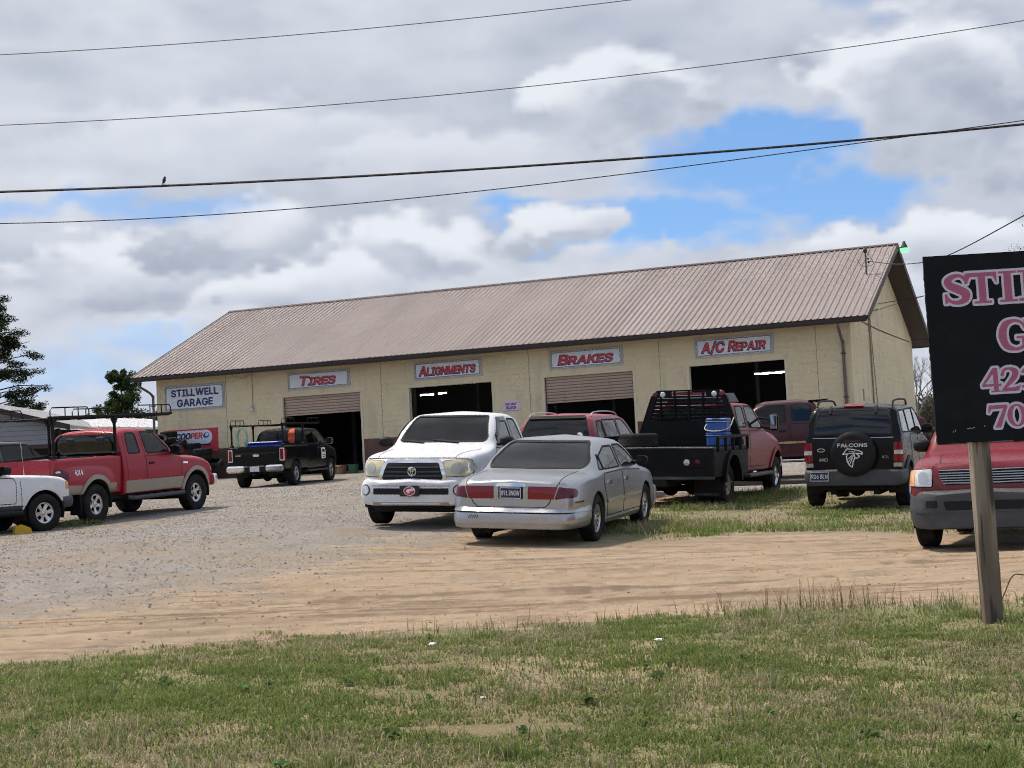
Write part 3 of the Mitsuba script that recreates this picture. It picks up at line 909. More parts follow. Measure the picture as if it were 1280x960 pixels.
# dry stalks along the edge of the grass near the sign
parts = []
for q in range(66):
    sx = rg.normal(2.0, .95) if q < 42 else rg.uniform(-1.2, 3.9)
    sy = edge_np(sx)+rg.normal(-.12, .22)
    m = rg.integers(2, 6)
    px_, py_ = sx+rg.normal(0, .05, m), sy+rg.normal(0, .04, m)
    col = np.array([.23, .15, .085])*rg.uniform(.6, 1.25, (m, 1))
    parts.append(blades(px_, py_, rg.uniform(.06, .24, m)*(.65+.5*np.exp(-((sx-2.1)/.7)**2)), .0055+0*px_, col, rg.uniform(.05, .5, m), rg))
    if q % 3 == 0:
        m = 18
        px_, py_ = sx+rg.normal(0, .12, m), sy+rg.normal(0, .1, m)
        parts.append(blades(px_, py_, rg.uniform(.05, .12, m), .006+0*px_, grasscol(px_, py_, rg, .3), rg.uniform(.2, .7, m), rg))
V = np.vstack([p[0] for p in parts]); C = np.vstack([p[2] for p in parts]); F = []; o = 0
for p in parts:
    F.append(p[1]+o); o += len(p[0])
put('dry_stalks', trimesh.Trimesh(V, np.vstack(F), process=False), 'leaf_mat', False, color=C)
lab('dry_stalks', 'thin brown seed stalks standing along the edge of the dirt track near the sign', 'weeds', None, 'stuff')

# low leafy weeds
Vs, Fs, Cs, o = [], [], [], 0
spots = [(rg.uniform(-1, 1)*2.4, rg.uniform(5.8, 9.2)) for _ in range(24)]+[(-.25, 8.15), (.28, 7.75), (-1.05, 7.2), (-.95, 6.25), (.5, 7.1), (-1.35, 8.6), (-.62, 10.6)]
for sx, sy in spots:
    m = int(rg.integers(7, 16)); R0 = rg.uniform(.03, .075)
    z = float(micro(np.array([sx]), np.array([sy]))[0])
    c0 = np.array([.12, .19, .07])*rg.uniform(.7, 1.3)
    for q in range(m):
        a = rg.uniform(0, 2*np.pi); r = R0*rg.uniform(.6, 1.2); up = rg.uniform(.01, .045); w = r*.28
        d = np.array([math.cos(a), math.sin(a), 0]); e = np.array([-d[1], d[0], 0])
        b = np.array([sx, sy, z+.004])
        Vs.append([b, b+d*r*.5+e*w+[0, 0, up], b+d*r*.5-e*w+[0, 0, up], b+d*r+[0, 0, up*.7]])
        Fs += [(o, o+1, o+2), (o+1, o+3, o+2)]; o += 4
        Cs.append(np.repeat(c0[None]*rg.uniform(.8, 1.2), 4, 0))
put('leafy_weeds', trimesh.Trimesh(np.vstack(Vs), Fs, process=False), 'leaf_mat', False, color=np.clip(np.vstack(Cs), 0, 1))
lab('leafy_weeds', 'small dark leafy weeds scattered through the foreground grass', 'weeds', None, 'stuff')

# loose stones
octa = np.array([[1, 0, 0], [-1, 0, 0], [0, 1, 0], [0, -1, 0], [0, 0, .7], [0, 0, -.7]], float)
octf = np.array([[0, 2, 4], [2, 1, 4], [1, 3, 4], [3, 0, 4], [2, 0, 5], [1, 2, 5], [3, 1, 5], [0, 3, 5]])


def stones(x, y, s, rng):
    n = len(x)
    a = rng.uniform(0, 2*np.pi, n); ca_, sa = np.cos(a), np.sin(a)
    v = octa[None]*s[:, None, None]*rng.uniform(.6, 1.3, (n, 6, 1))
    vx = v[..., 0]*ca_[:, None]-v[..., 1]*sa[:, None]; vy = v[..., 0]*sa[:, None]+v[..., 1]*ca_[:, None]
    V = np.stack([vx+x[:, None], vy+y[:, None], v[..., 2]+micro(x, y)[:, None]+s[:, None]*.15], -1)
    g = rng.uniform(.14, .33, (n, 1, 1))*np.array([1, .94, .85])
    return V.reshape(-1, 3), ((np.arange(n)*6)[:, None, None]+octf[None]).reshape(-1, 3), np.repeat(g, 6, 1).reshape(-1, 3)


N = 90000
y = 11.5+38*rg.random(N)**1.5
x = rg.uniform(-.42, .30, N)*y
k = (x < grav_np(y)+rg.normal(0, 1.3, N)) & (rg.random(N) < np.clip(1.6*fb2(x, y, .6, 61)-.25, .05, 1))
x, y = x[k], y[k]
s = .004+.016*rg.random(len(x))**4+.00016*y
p1 = stones(x, y, s, rg)
N = 3500
y2 = rg.uniform(10.5, 34, N); x2 = rg.uniform(-.3, .36, N)*y2
k = y2 > edge_np(x2)
p2 = stones(x2[k], y2[k], .005+.012*rg.random(k.sum())**3, rg)
put('gravel', trimesh.Trimesh(np.vstack([p1[0], p2[0]]), np.vstack([p1[1], p2[1]+len(p1[0])]), process=False), 'stone_mat', False, color=np.vstack([p1[2], p2[2]*[1., .8, .6]]))
lab('gravel', 'loose grey gravel spread over the parking lot', 'gravel', None, 'stuff')

# ---- trees
mat('bark', (.085, .065, .05), .95)
mat('bark_grey', (.15, .135, .12), .95)


def leafcards(cen, rad, n, size, rng, cols, flat=.6):
    """leaf-sized triangles through an ellipsoid"""
    d = rng.normal(size=(n, 3)); d /= np.linalg.norm(d, axis=1, keepdims=True)
    p = cen+d*(rng.random(n)**.45)[:, None]*np.asarray(rad)
    u = rng.normal(size=(n, 3)); u[:, 2] *= flat; u /= np.linalg.norm(u, axis=1, keepdims=True)
    w = np.cross(u, rng.normal(size=(n, 3))); w /= np.linalg.norm(w, axis=1, keepdims=True)
    s = size*rng.uniform(.6, 1.4, n)[:, None]
    V = np.stack([p-u*s*.5, p+u*s*.5+w*s*.18, p+w*s*.62], 1)
    c = np.array(cols)[rng.integers(0, len(cols), n)]*rng.uniform(.7, 1.25, (n, 1))
    return V.reshape(-1, 3), np.arange(n*3).reshape(-1, 3), np.repeat(c, 3, 0)


def joinl(L):
    V = np.vstack([l[0] for l in L]); C = np.clip(np.vstack([l[2] for l in L]), 0, 1); F = []; o = 0
    for l in L:
        F.append(l[1]+o); o += len(l[0])
    return trimesh.Trimesh(V, np.vstack(F), process=False), C


def pine(x, y, H, spread, label, seed, crown0=.3, ncl=70, per=330):
    rng = np.random.default_rng(seed)
    k = num('pine_tree')
    lab(k, label, 'tree')
    z = zg(x, y)
    tr = smoothpath([(x, y, z-.3), (x+.1, y, z+H*.35), (x-.1, y, z+H*.7), (x, y, z+H*.97)], 6)
    wood = [tube(tr, np.linspace(.24, .04, len(tr)), 8)]
    L = []
    for i in range(ncl):
        t = crown0+(1-crown0)*((i+.5)/ncl)
        a = i*2.4+rng.uniform(-.4, .4)
        prof = math.sin(min(1, (1.03-t)/.55)*math.pi/2)
        r = spread*prof*rng.uniform(.45, 1.05)
        b = np.array([x, y, z+H*t])
        e = b+np.array([math.cos(a)*r, math.sin(a)*r, rng.uniform(-.05, .35)*r])
        wood.append(tube([b, (b+e)/2+[0, 0, .06*r], e], [.05, .035, .015], 5))
        for q in range(3):
            c = b+(e-b)*rng.uniform(.55, 1.05)+rng.normal(0, .18, 3)
            L.append(leafcards(c, (.50, .50, .26), per//3, .13, rng, [(.030, .046, .020), (.045, .062, .024), (.022, .034, .018), (.055, .060, .030)]))
    put(k+'__trunk', cat(wood), 'bark', 30)
    m, C = joinl(L)
    put(k+'__crown', m, 'leaf_mat', False, color=C)


def broadleaf(x, y, lobes, label, seed, H, size=.16, n=1500, cols=((.055, .085, .032), (.08, .11, .04), (.038, .06, .024))):
    rng = np.random.default_rng(seed)
    k = num('broadleaf_tree')
    lab(k, label, 'tree')
    z = zg(x, y)
    wood = [tube([(x, y, z-.3), (x+.05, y, z+H*.4), (x, y, z+H*.8)], [.2, .15, .06], 8)]
    L = []
    for (dx, dz, r) in lobes:
        c0 = np.array([x+dx, y, z+dz])
        wood.append(tube([(x, y, z+dz*.55), c0], [.09, .03], 6))
        for q in range(10):
            c = c0+rng.normal(0, .45, 3)*r
            L.append(leafcards(c, np.array([1, 1, .8])*r*rng.uniform(.3, .55), n//10, size, rng, cols))
            wood.append(tube([c0, c], [.03, .012], 4))
    put(k+'__trunk', cat(wood), 'bark', 30)
    m, C = joinl(L)
    put(k+'__crown', m, 'leaf_mat', False, color=C)


def bare(x, y, H, label, seed, spread=.5, depth=5, buds=None, r0=.14):
    rng = np.random.default_rng(seed)
    k = num('bare_tree')
    lab(k, label, 'tree')
    z = zg(x, y)
    W, ends = [], []

    def grow(p, d, l, r, n):
        q = p+d*l
        W.append(tube([p, (p+q)/2+rng.normal(0, l*.04, 3), q], [r, r*.85, r*.7], 5 if n > 1 else 3, cap=False))
        if n == 0:
            ends.append(q); return
        for j in range(rng.integers(2, 4)):
            nd = d+rng.normal(0, spread, 3)+[0, 0, .15]; nd /= np.linalg.norm(nd)
            grow(q, nd, l*rng.uniform(.62, .82), r*.62, n-1)
    grow(np.array([x, y, z-.2]), np.array([0, 0, 1.]), H*.30, r0, depth)
    put(k+'__trunk', W[0], 'bark_grey', 30)
    put(k+'__crown', cat(W[1:]), 'bark_grey', 30)
    if buds is not None:
        L = [leafcards(e, (.3, .3, .3), 16, .06, rng, [buds]) for e in ends]
        m, C = joinl(L)
        put(k+'__buds', m, 'leaf_mat', False, color=C)


pine(-32.6, 99.5, 12.4, 3.9, 'tall loose-crowned pine rising at the left edge above the grey shed', 3, .16, 125, 420)
pine(-37.4, 119.7, 6.6, 1.6, 'small distant pine top just right of the tall pine', 8, .45, 30, 200)
broadleaf(-22.9, 95, [(.0, 5.9, .75), (-.9, 4.9, .9), (.35, 5.0, 1.0), (-1.1, 3.6, 1.2), (.6, 3.7, 1.3), (1.35, 3.0, 1.0), (0, 2.4, 1.6), (2.0, 3.5, .9), (2.1, 2.3, 1.1), (-1.7, 2.6, 1.0), (-.5, 6.4, .5)], 'dense green tree beside the left end of the garage', 4, 5.5, .15, 2300)
bare(-20.6, 93, 5.2, 'thin half-bare tree between the green tree and the garage corner', 12, .5, 5, (.06, .07, .035), .10)
bare(28.3, 112, 7.4, 'bare slender tree in the gap between the garage and the sign', 21, .34, 6, None, .13)
bare(29.6, 118, 6.4, 'second bare tree, nearer the sign board, in the gap right of the garage', 22, .36, 5, None, .12)
bare(20.35, 60, 9.7, 'leafless reddish tree whose twigs show at the top right corner above the sign', 23, .5, 6, (.16, .07, .05), .16)
rng = np.random.default_rng(77)
L = []
for q in range(150):
    xx = rng.uniform(24, 75); yy = rng.uniform(140, 160)
    hh = rng.uniform(3.2, 6.2)
    L.append(leafcards(np.array([xx, yy, 2+hh*.5]), (1.3, 1.3, hh*.52), 330, .34, rng, [(.10, .088, .068), (.075, .07, .05), (.06, .065, .035), (.13, .115, .09)], 2.5))
m, C = joinl(L)
put('woodland', m, 'leaf_mat', False, color=C)
lab('woodland', 'grey-brown winter woodland in the gap right of the garage', 'woodland', None, 'stuff')
L = []
for q in range(120):
    xx = rng.uniform(-75, -14); yy = rng.uniform(135, 150)
    hh = rng.uniform(2.2, 4.6)
    L.append(leafcards(np.array([xx, yy, 2+hh*.5]), (1.5, 1.5, hh*.52), 220, .36, rng, [(.05, .06, .03), (.035, .05, .022), (.075, .07, .045)], 1.2))
m, C = joinl(L)
put('woodland_001', m, 'leaf_mat', False, color=C)
lab('woodland_001', 'low dark woodland behind the shed at far left', 'woodland', None, 'stuff')

# ---------------------------------------------------------------- vehicles: a lofted shell, panels laid on it, wheels


def curve(pts):
    p = np.asarray(pts, float)
    return PchipInterpolator(p[:, 0], p[:, 1], extrapolate=True)


def bez(poly, rad, n=5):
    """round the inner corners of an open polyline with quadratic arcs; fixed number of points"""
    P = np.asarray(poly, float)
    out = [P[0]]
    for i in range(1, len(P)-1):
        a, b, c = P[i-1], P[i], P[i+1]
        la, lc = np.linalg.norm(a-b), np.linalg.norm(c-b)
        r = min(rad[i-1], .46*la, .46*lc)
        p, q = b+(a-b)/max(la, 1e-9)*r, b+(c-b)/max(lc, 1e-9)*r
        for t in np.linspace(0, 1, n):
            out.append((1-t)**2*p+2*t*(1-t)*b+t*t*q)
    out.append(P[-1])
    res = [out[0]]
    for a, b in zip(out[:-1], out[1:]):
        res += [a+(b-a)*.5, b]
    return np.array(res)


def loft(top, belt, plan, bot, inset=0., tumble=.34, belt_in=.03, rock_in=.05, hood_in=.16, crown=(.03, .05), er=(.10, .08), rad=(.07, .2, .05, .10), n=84, midf=.5, rearer=None):
    """closed shell along x: centreline height, shoulder height, half width and underside as curves over x"""
    ft, fbelt, fp, fbo = curve(top), curve(belt), curve(plan), curve(bot)
    x0, x1 = top[0][0], top[-1][0]
    xs = np.unique(np.round(np.concatenate([np.linspace(x0, x1, n), [p[0] for p in top], x0+er[1]*np.array([.02, .08, .2, .4, .7]), x1-er[0]*np.array([.02, .08, .2, .4, .7])]), 4))
    xs = xs[np.concatenate([[True], np.diff(xs) > .003])]
    rings = []
    for x in xs:
        ins = 0.
        for e, r in ((x1-x, er[0]), (x-x0, er[1])):
            if e < r:
                ins = r*(1-math.sqrt(max(0, 1-(1-e/r)**2)))
        W, zc, zb = float(fp(x))-ins-inset, float(ft(x))-ins*.6-inset, float(fbo(x))+ins*.5+inset
        zs = min(float(fbelt(x)), zc-.03)
        h = zc-zs
        g = min(1, max(0, (h-.10)/.26)); g = g*g*(3-2*g)
        cr = min((1-g)*crown[0]+g*crown[1], .55*h)
        zt = zc-cr
        wt = W-belt_in-tumble*(zt-zs)*g-hood_in*(1-g)*min(1, h/.06)
        zm = zb+(zs-zb)*midf
        rings.append(bez([(0, zb), (W-rock_in, zb), (W, zm), (W-belt_in, zs), (wt, zt), (0, zc)], rad))
    R = np.array(rings)
    half = R.shape[1]
    V = []
    for x, r in zip(xs, R):
        full = np.vstack([r, (r*[-1, 1])[-2:0:-1]])
        V.append(np.column_stack([np.full(len(full), x), full]))
    k = len(V[0]); m = len(V)
    V = np.vstack(V)
    i, j = np.meshgrid(np.arange(m-1), np.arange(k), indexing='ij')
    a, b, c, d = i*k+j, i*k+(j+1) % k, (i+1)*k+(j+1) % k, (i+1)*k+j
    F = np.concatenate([np.stack([a, b, c], -1).reshape(-1, 3), np.stack([a, c, d], -1).reshape(-1, 3)])
    caps = []
    for s, o in ((0, 0), (m-1, (m-1)*k)):
        cen = V[o:o+k].mean(0)
        V = np.vstack([V, cen])
        for q in range(k):
            caps.append((len(V)-1, o+(q+1) % k, o+q) if s == 0 else (len(V)-1, o+q, o+(q+1) % k))
    mesh = trimesh.Trimesh(V, np.vstack([F, caps]), process=False)
    if mesh.volume < 0:
        mesh.invert()
    return mesh


def tri2d(poly, res):
    """triangles of a 2D polygon with points inside it"""
    from scipy.spatial import Delaunay
    pts, fs = [], []
    base = 0
    for g in getattr(poly, 'geoms', [poly]):
        if g.area < 1e-7:
            continue
        g = g.segmentize(res)
        P = [np.asarray(r.coords)[:-1] for r in [g.exterior, *g.interiors]]
        a, b, c, d = g.bounds
        if c-a > res*1.5 and d-b > res*1.5:
            X, Y = np.meshgrid(np.arange(a+res*.5, c, res), np.arange(b+res*.5, d, res))
            X = X + (np.arange(X.shape[0]) % 2)[:, None]*res*.37
            q = np.column_stack([X.ravel(), Y.ravel()])
            q = q[shapely.contains_xy(g.buffer(-res*.35), q[:, 0], q[:, 1])]
            P.append(q)
        P = np.vstack(P)
        t = Delaunay(P).simplices
        cen = P[t].mean(1)
        ok = shapely.contains_xy(g, cen[:, 0], cen[:, 1])
        A = P[t]
        ar = (A[:, 1, 0]-A[:, 0, 0])*(A[:, 2, 1]-A[:, 0, 1])-(A[:, 1, 1]-A[:, 0, 1])*(A[:, 2, 0]-A[:, 0, 0])
        t, ar = t[ok], ar[ok]
        t = np.where((ar < 0)[:, None], t[:, ::-1], t)
        t = t[np.abs(ar) > 1e-10]
        pts.append(P); fs.append(t+base); base += len(P)
    return np.vstack(pts), np.vstack(fs)


VIEW = {'R': (0, 2, 1, 1), 'L': (0, 2, 1, -1), 'F': (1, 2, 0, -1), 'B': (1, 2, 0, 1), 'T': (0, 1, 2, -1)}


def cast(mesh, view, uv, normals=False):
    """where rays along the view direction first meet the mesh (the missing ones take their nearest neighbour's depth)"""
    a, b, c, s = VIEW[view]
    o = np.zeros((len(uv), 3)); o[:, a], o[:, b], o[:, c] = uv[:, 0], uv[:, 1], -s*8.
    d = np.zeros((len(uv), 3)); d[:, c] = s
    loc, ir, it = mesh.ray.intersects_location(o, d, multiple_hits=False)
    t = np.full(len(uv), np.nan)
    t[ir] = loc[:, c]
    N = np.zeros((len(uv), 3)); N[ir] = mesh.face_normals[it]
    bad = np.isnan(t)
    if bad.all():
        raise ValueError('patch misses the body')
    if bad.any():
        from scipy.spatial import cKDTree
        j = cKDTree(uv[~bad]).query(uv[bad])[1]
        t[bad] = t[~bad][j]; N[bad] = N[~bad][j]
    return (t, N) if normals else t


def patch(mesh, view, poly, off=.004, th=.02, res=.06):
    """a panel laid on the mesh: the polygon seen along the view, lifted by off along the surface, its rim going th deep"""
    a, b, c, s = VIEW[view]
    uv, F = tri2d(poly, res)
    t, N = cast(mesh, view, uv, True)
    N[N[:, c]*s > -.25, c] = -s*.5
    N /= np.linalg.norm(N, axis=1, keepdims=True)
    n = len(uv)
    A = np.zeros((n, 3)); W = np.zeros(n)
    for k in range(3):
        for q in range(3):
            np.add.at(A, F[:, k], N[F[:, q]])
    N = A+N*2
    N /= np.linalg.norm(N, axis=1, keepdims=True)
    V = np.zeros((2*n, 3))
    P = np.zeros((n, 3)); P[:, a], P[:, b], P[:, c] = uv[:, 0], uv[:, 1], t
    if th == 0:
        nrm = np.cross(P[F[:, 1]]-P[F[:, 0]], P[F[:, 2]]-P[F[:, 0]]).sum(0)
        return trimesh.Trimesh(P+N*off, F[:, ::-1] if nrm[c]*s > 0 else F, process=False)
    V[:n] = P+N*off
    V[n:] = P+N*(off-th)
    E = np.vstack([F[:, [0, 1]], F[:, [1, 2]], F[:, [2, 0]]])
    key = np.sort(E, 1)
    _, inv, cnt = np.unique(key[:, 0]*n+key[:, 1], return_inverse=True, return_counts=True)
    B = E[cnt[inv] == 1]
    sk = np.vstack([np.column_stack([B[:, 1], B[:, 0], B[:, 0]+n]), np.column_stack([B[:, 1], B[:, 0]+n, B[:, 1]+n])])
    nrm = np.cross(P[F[:, 1]]-P[F[:, 0]], P[F[:, 2]]-P[F[:, 0]]).sum(0)
    if nrm[c]*s > 0:
        F, sk = F[:, ::-1], sk[:, ::-1]
    return trimesh.Trimesh(V, np.vstack([F, sk]), process=False)


def tyre_mesh(R, w, rr, lug=.010, n=72):
    h = w/2
    prof = [(rr-.004, -h*.72), (rr+.012, -h*.86), (rr+.35*(R-rr), -h*1.0), (rr+.70*(R-rr), -h*.99), (R-.028, -h*.93), (R-.010, -h*.84),
            (R, -h*.70), (R, -h*.46), (R, -h*.42), (R, -h*.12), (R, -h*.08), (R, h*.08), (R, h*.12), (R, h*.42), (R, h*.46), (R, h*.70),
            (R-.010, h*.84), (R-.028, h*.93), (rr+.70*(R-rr), h*.99), (rr+.35*(R-rr), h*1.0), (rr+.012, h*.86), (rr-.004, h*.72)]
    m = lathe(prof, n)
    V = m.vertices.reshape(n, len(prof), 3).copy()
    k = len(prof)
    for i in range(n):
        for j in range(5, 17):
            row = (j-5)//2
            g = ((i+row*2) % 4 == 0) or j in (8, 10, 11, 13)
            if j in (8, 10, 11, 13) or (j in (5, 6, 7, 14, 15, 16, 9, 12) and (i+row*2) % 4 == 0):
                sc = (np.hypot(*V[i, j, :2])-lug)/np.hypot(*V[i, j, :2])
                V[i, j, :2] *= sc
    m.vertices = V.reshape(-1, 3)
    return m


def rim_mesh(rr, w, n=5, r1=.42, r2=.86, frac=.55, style='window', dish=.03):
    """face towards +z at z about w*.3: (metal parts, dark back)"""
    zo = w*.36
    lip = lathe([(rr-.02, -w*.3), (rr-.012, zo-.02), (rr-.004, zo), (rr+.012, zo+.006), (rr+.014, zo-.004), (rr+.004, zo-.012), (rr-.004, -w*.3)], 48)
    disc = Point(0, 0).buffer(rr-.008, quad_segs=16)
    holes = []
    for i in range(n):
        a = 2*math.pi*(i+.5)/n
        da = math.pi/n*frac
        if style == 'round':
            holes.append(Point(rr*.72*math.cos(a), rr*.72*math.sin(a)).buffer(rr*.13))
            continue
        arc = np.linspace(a-da, a+da, 7)
        arc2 = np.linspace(a+da*.8, a-da*.8, 5)
        p = Polygon([(rr*r2*math.cos(t), rr*r2*math.sin(t)) for t in arc]+[(rr*r1*math.cos(t), rr*r1*math.sin(t)) for t in arc2])
        holes.append(p.buffer(-.006).buffer(.006))
    face = disc.difference(unary_union(holes))
    f = ext(face.segmentize(.03), .022)
    v = f.vertices.copy(); r = np.hypot(v[:, 0], v[:, 1])/rr
    v[:, 2] += zo-.035-dish*(1-r**2)*(-1 if dish < 0 else 1)
    f.vertices = v
    zc = zo-.012-dish
    cap = lathe([(0, zc+.028), (rr*.16, zc+.026), (rr*.22, zc+.018), (rr*.235, zc-.01)], 32)
    nuts = [bar((rr*.31*math.cos(t), rr*.31*math.sin(t), zc-.02), (rr*.31*math.cos(t), rr*.31*math.sin(t), zc+.022), .009, 6) for t in np.arange(5)*2*math.pi/5]
    back = bar((0, 0, -w*.25), (0, 0, zo-.085-max(dish, 0)), rr-.022, 32)
    return cat([lip, f, cap]+nuts), back


TO_R = trimesh.transformations.rotation_matrix(math.pi/2, [1, 0, 0])      # z -> -y (right side)
TO_L = trimesh.transformations.rotation_matrix(-math.pi/2, [1, 0, 0])


class Car:
    def __init__(s, kind, label, category, cx, cy, phi, wb, track, group=None, lift=0.):
        s.key = num(kind)
        s.wb, s.track = wb, track
        h = np.array([math.cos(phi), math.sin(phi)]); l = np.array([-h[1], h[0]])
        c = np.array([cx, cy])
        z = {}
        for fx in (-1, 1):
            for fy in (-1, 1):
                q = c+h*fx*wb/2+l*fy*track/2
                z[fx, fy] = zg(q[0], q[1])
        z0 = sum(z.values())/4
        pf = (z[1, 1]+z[1, -1]-z[-1, 1]-z[-1, -1])/2/wb
        pl = (z[1, 1]+z[-1, 1]-z[1, -1]-z[-1, -1])/2/track
        X = np.array([h[0], h[1], pf]); X /= np.linalg.norm(X)
        Y = np.array([l[0], l[1], pl]); Y -= X*(X @ Y); Y /= np.linalg.norm(Y)
        M = np.eye(4); M[:3, 0], M[:3, 1], M[:3, 2], M[:3, 3] = X, Y, np.cross(X, Y), (cx, cy, z0-.012+lift)
        s.M = M
        lab(s.key, label, category, group)

    def part(s, name, mesh, mat, smooth=35, label=None):
        k = put(nx(f'{s.key}__{name}'), mesh, mat, smooth, s.M)
        if label:
            labels[k] = dict(label=label)
        return k

    def shell(s, mesh, mat, arch=None, ar=.45, depth=.32, W=.95, name='body', cuts=(), joins=(), cabin=None):
        """the shell with its wheel arches cut and dark wells behind them; cabin = (function of the inset that gives the shell again, x0, x1, floor height)"""
        man = mf(mesh)
        for j in joins:
            man = man+mf(j)
        for c in cuts:
            man = man-mf(c)
        for x, r, z in (arch or []):
            for sg in (-1, 1):
                cyl = bar((x, sg*(W-depth), z), (x, sg*(W+.4), z), r, 40)
                man = man-mf(cyl)
                o = bar((x, sg*(W-depth-.01), z), (x, sg*(W-.035), z), r+.012, 40)
                i = bar((x, sg*(W-depth+.02), z), (x, sg*(W+.1), z), r-.004, 40)
                lowcut = bx(x-1, x+1, -3, 3, -1, z-.12)
                s.part('wheel_well', tm(mf(o)-mf(i)-mf(lowcut)), 'under', False)
        s.body = tm(man)
        s.man, s.mat, s.shellname, s.cabin, s.holes = man, mat, name, cabin, []
        return s.body

    def finish(s, seats=((-.1, 0), ), wheel=None):
        """opens the windows into a lined cabin, with seats and a steering wheel"""
        if s.cabin is None:
            s.part(s.shellname, s.body, s.mat, 38)
            return
        fn, x0, x1, zf = s.cabin
        room = bx(x0, x1, -2, 2, zf, 5)
        cav = mf(fn(.055)) ^ mf(room)
        prisms = m3.Manifold.batch_boolean([mf(h) for h in s.holes], m3.OpType.Add)
        s.part(s.shellname, tm(s.man-cav-(prisms)), s.mat, 38)
        room2 = bx(x0+.004, x1-.004, -2, 2, zf+.004, 5)
        room3 = bx(x0+.016, x1-.016, -2, 2, zf+.016, 5)
        s.part('cabin_lining', tm((mf(fn(.059)) ^ mf(room2))-(mf(fn(.071)) ^ mf(room3))-prisms), 'lining', False)
        for xs, zs, two in seats:
            for y in ((-.38, .38) if two else (0,)):
                w = .25 if two else .62
                bk = m3.Manifold.hull_points(np.array([(xs-.02, y-w, zs), (xs-.02, y+w, zs), (xs+.12, y-w, zs), (xs+.12, y+w, zs), (xs-.22, y-w*.85, zs+.55), (xs-.22, y+w*.85, zs+.55), (xs-.12, y-w*.85, zs+.57), (xs-.12, y+w*.85, zs+.57)]))
                cu = mf(cbox(xs, xs+.5, y-w, y+w, zs-.05, zs+.10, .04))
                s.part('seat', tm(bk+cu), 'seat_cloth', False)
                for yy in ((y,) if two else (-.38, .38))*(zs > .5):
                    s.part('headrest', cbox(xs-.27, xs-.17, yy-.12, yy+.12, zs+.58, zs+.76, .035), 'seat_cloth', False)
        if wheel:
            t = np.linspace(0, 2*np.pi, 25)
            ring = tube(np.column_stack([wheel[0]+.09*np.sin(t), .38+.18*np.cos(t), wheel[1]+.16*np.sin(t)]), .016, 6, cap=False)
            s.part('steering_wheel', cat([ring, bar((wheel[0], .38, wheel[1]), (wheel[0]+.3, .38, wheel[1]-.18), .03), bar((wheel[0]-.005, .21, wheel[1]), (wheel[0]-.005, .55, wheel[1]), .016)]), 'plastic_black', 30)

    def p(s, name, view, poly, mat, off=.004, th=.02, res=.06, on=None, label=None):
        return s.part(name, patch(on if on is not None else s.body, view, poly, off, th, res), mat, 40, label)

    def window(s, name, view, poly, glass='glass_dark', seal=.018, off=.003):
        """an opening with its rubber seal and a thin pane"""
        if seal:
            s.p(name+'_seal', view, poly.buffer(seal).difference(poly.buffer(-.008)), 'seam', .005, .02, .05)
        if s.cabin is None:
            return s.p(name, view, poly, 'solid_'+glass, .006, .012)
        x0, x1 = s.cabin[1], s.cabin[2]
        xm = (x0+x1)/2
        h = {'R': lambda: ext_xz(poly, -1.5, -.3), 'L': lambda: ext_xz(poly, .3, 1.5), 'F': lambda: ext_yz(poly, xm, x1+3), 'B': lambda: ext_yz(poly, x0-3, xm)}[view]()
        s.holes.append(h)
        return s.part(name, patch(s.body, view, poly.buffer(.004), off-.006, 0, .07), glass, True)

    def gap(s, view, line, w=.010, name='panel_gap', off=.0015):
        g = LineString(line).buffer(w/2, cap_style=2, join_style=1)
        return s.p(name, view, g, 'seam', off+.0015, .006, .05)

    def door(s, view, poly, mat, off=.005):
        """door skin proud of the shell, a dark gap round it"""
        s.p('panel_gap', view, poly.buffer(.012).difference(poly.buffer(-.012)), 'seam', .003, .008, .06)
        return s.p('door', view, poly.buffer(-.003), mat, off+.001, .008, .07)

    def wheels(s, R, w, rr, rim, back, xs=None, steer=0., rimmat='alloy', tmat='rubber', ys=None, lug=.010):
        ty = tyre_mesh(R, w, rr, lug)
        for x in (xs or (s.wb/2, -s.wb/2)):
            for sg in (-1, 1):
                y = sg*(s.track/2 if ys is None else ys)
                A = TO_R if sg < 0 else TO_L
                S = trimesh.transformations.rotation_matrix(steer if x > 0 else 0, [0, 0, 1])
                spin = trimesh.transformations.rotation_matrix(1.3*x+.9*sg+.4, [0, 0, 1])
                L = S @ A @ spin; L[:3, 3] = (x, y, R)
                k = nx(f'{s.key}__wheel')
                Mw = s.M @ L
                put(k+'__tyre', ty, tmat, 32, Mw)
                put(k+'__rim', rim, rimmat, 30, Mw)
                put(k+'__hub', back, 'under', 30, Mw)
                if abs(steer) < 9:
                    pass

    def chassis(s, x0, x1, w, z0=.26, z1=.45):
        ms = [cbox(x0, x1, -w, w, z0+.08, z1, .02)]
        for sg in (-1, 1):
            ms.append(bx(x0, x1, sg*w*.55-.05, sg*w*.55+.05, z0, z0+.12))
        for x in (-s.wb/2, s.wb/2):
            ms.append(bar((x, -s.track/2, .33), (x, s.track/2, .33), .06, 10))
        ms.append(trimesh.creation.icosphere(2, .16).apply_translation((-s.wb/2, .05, .34)))
        ms.append(bar((x0+.5, .35, z0+.06), (x0-.02, .42, z0+.08), .035, 10))
        s.part('underbody', cat(ms), 'under', False)

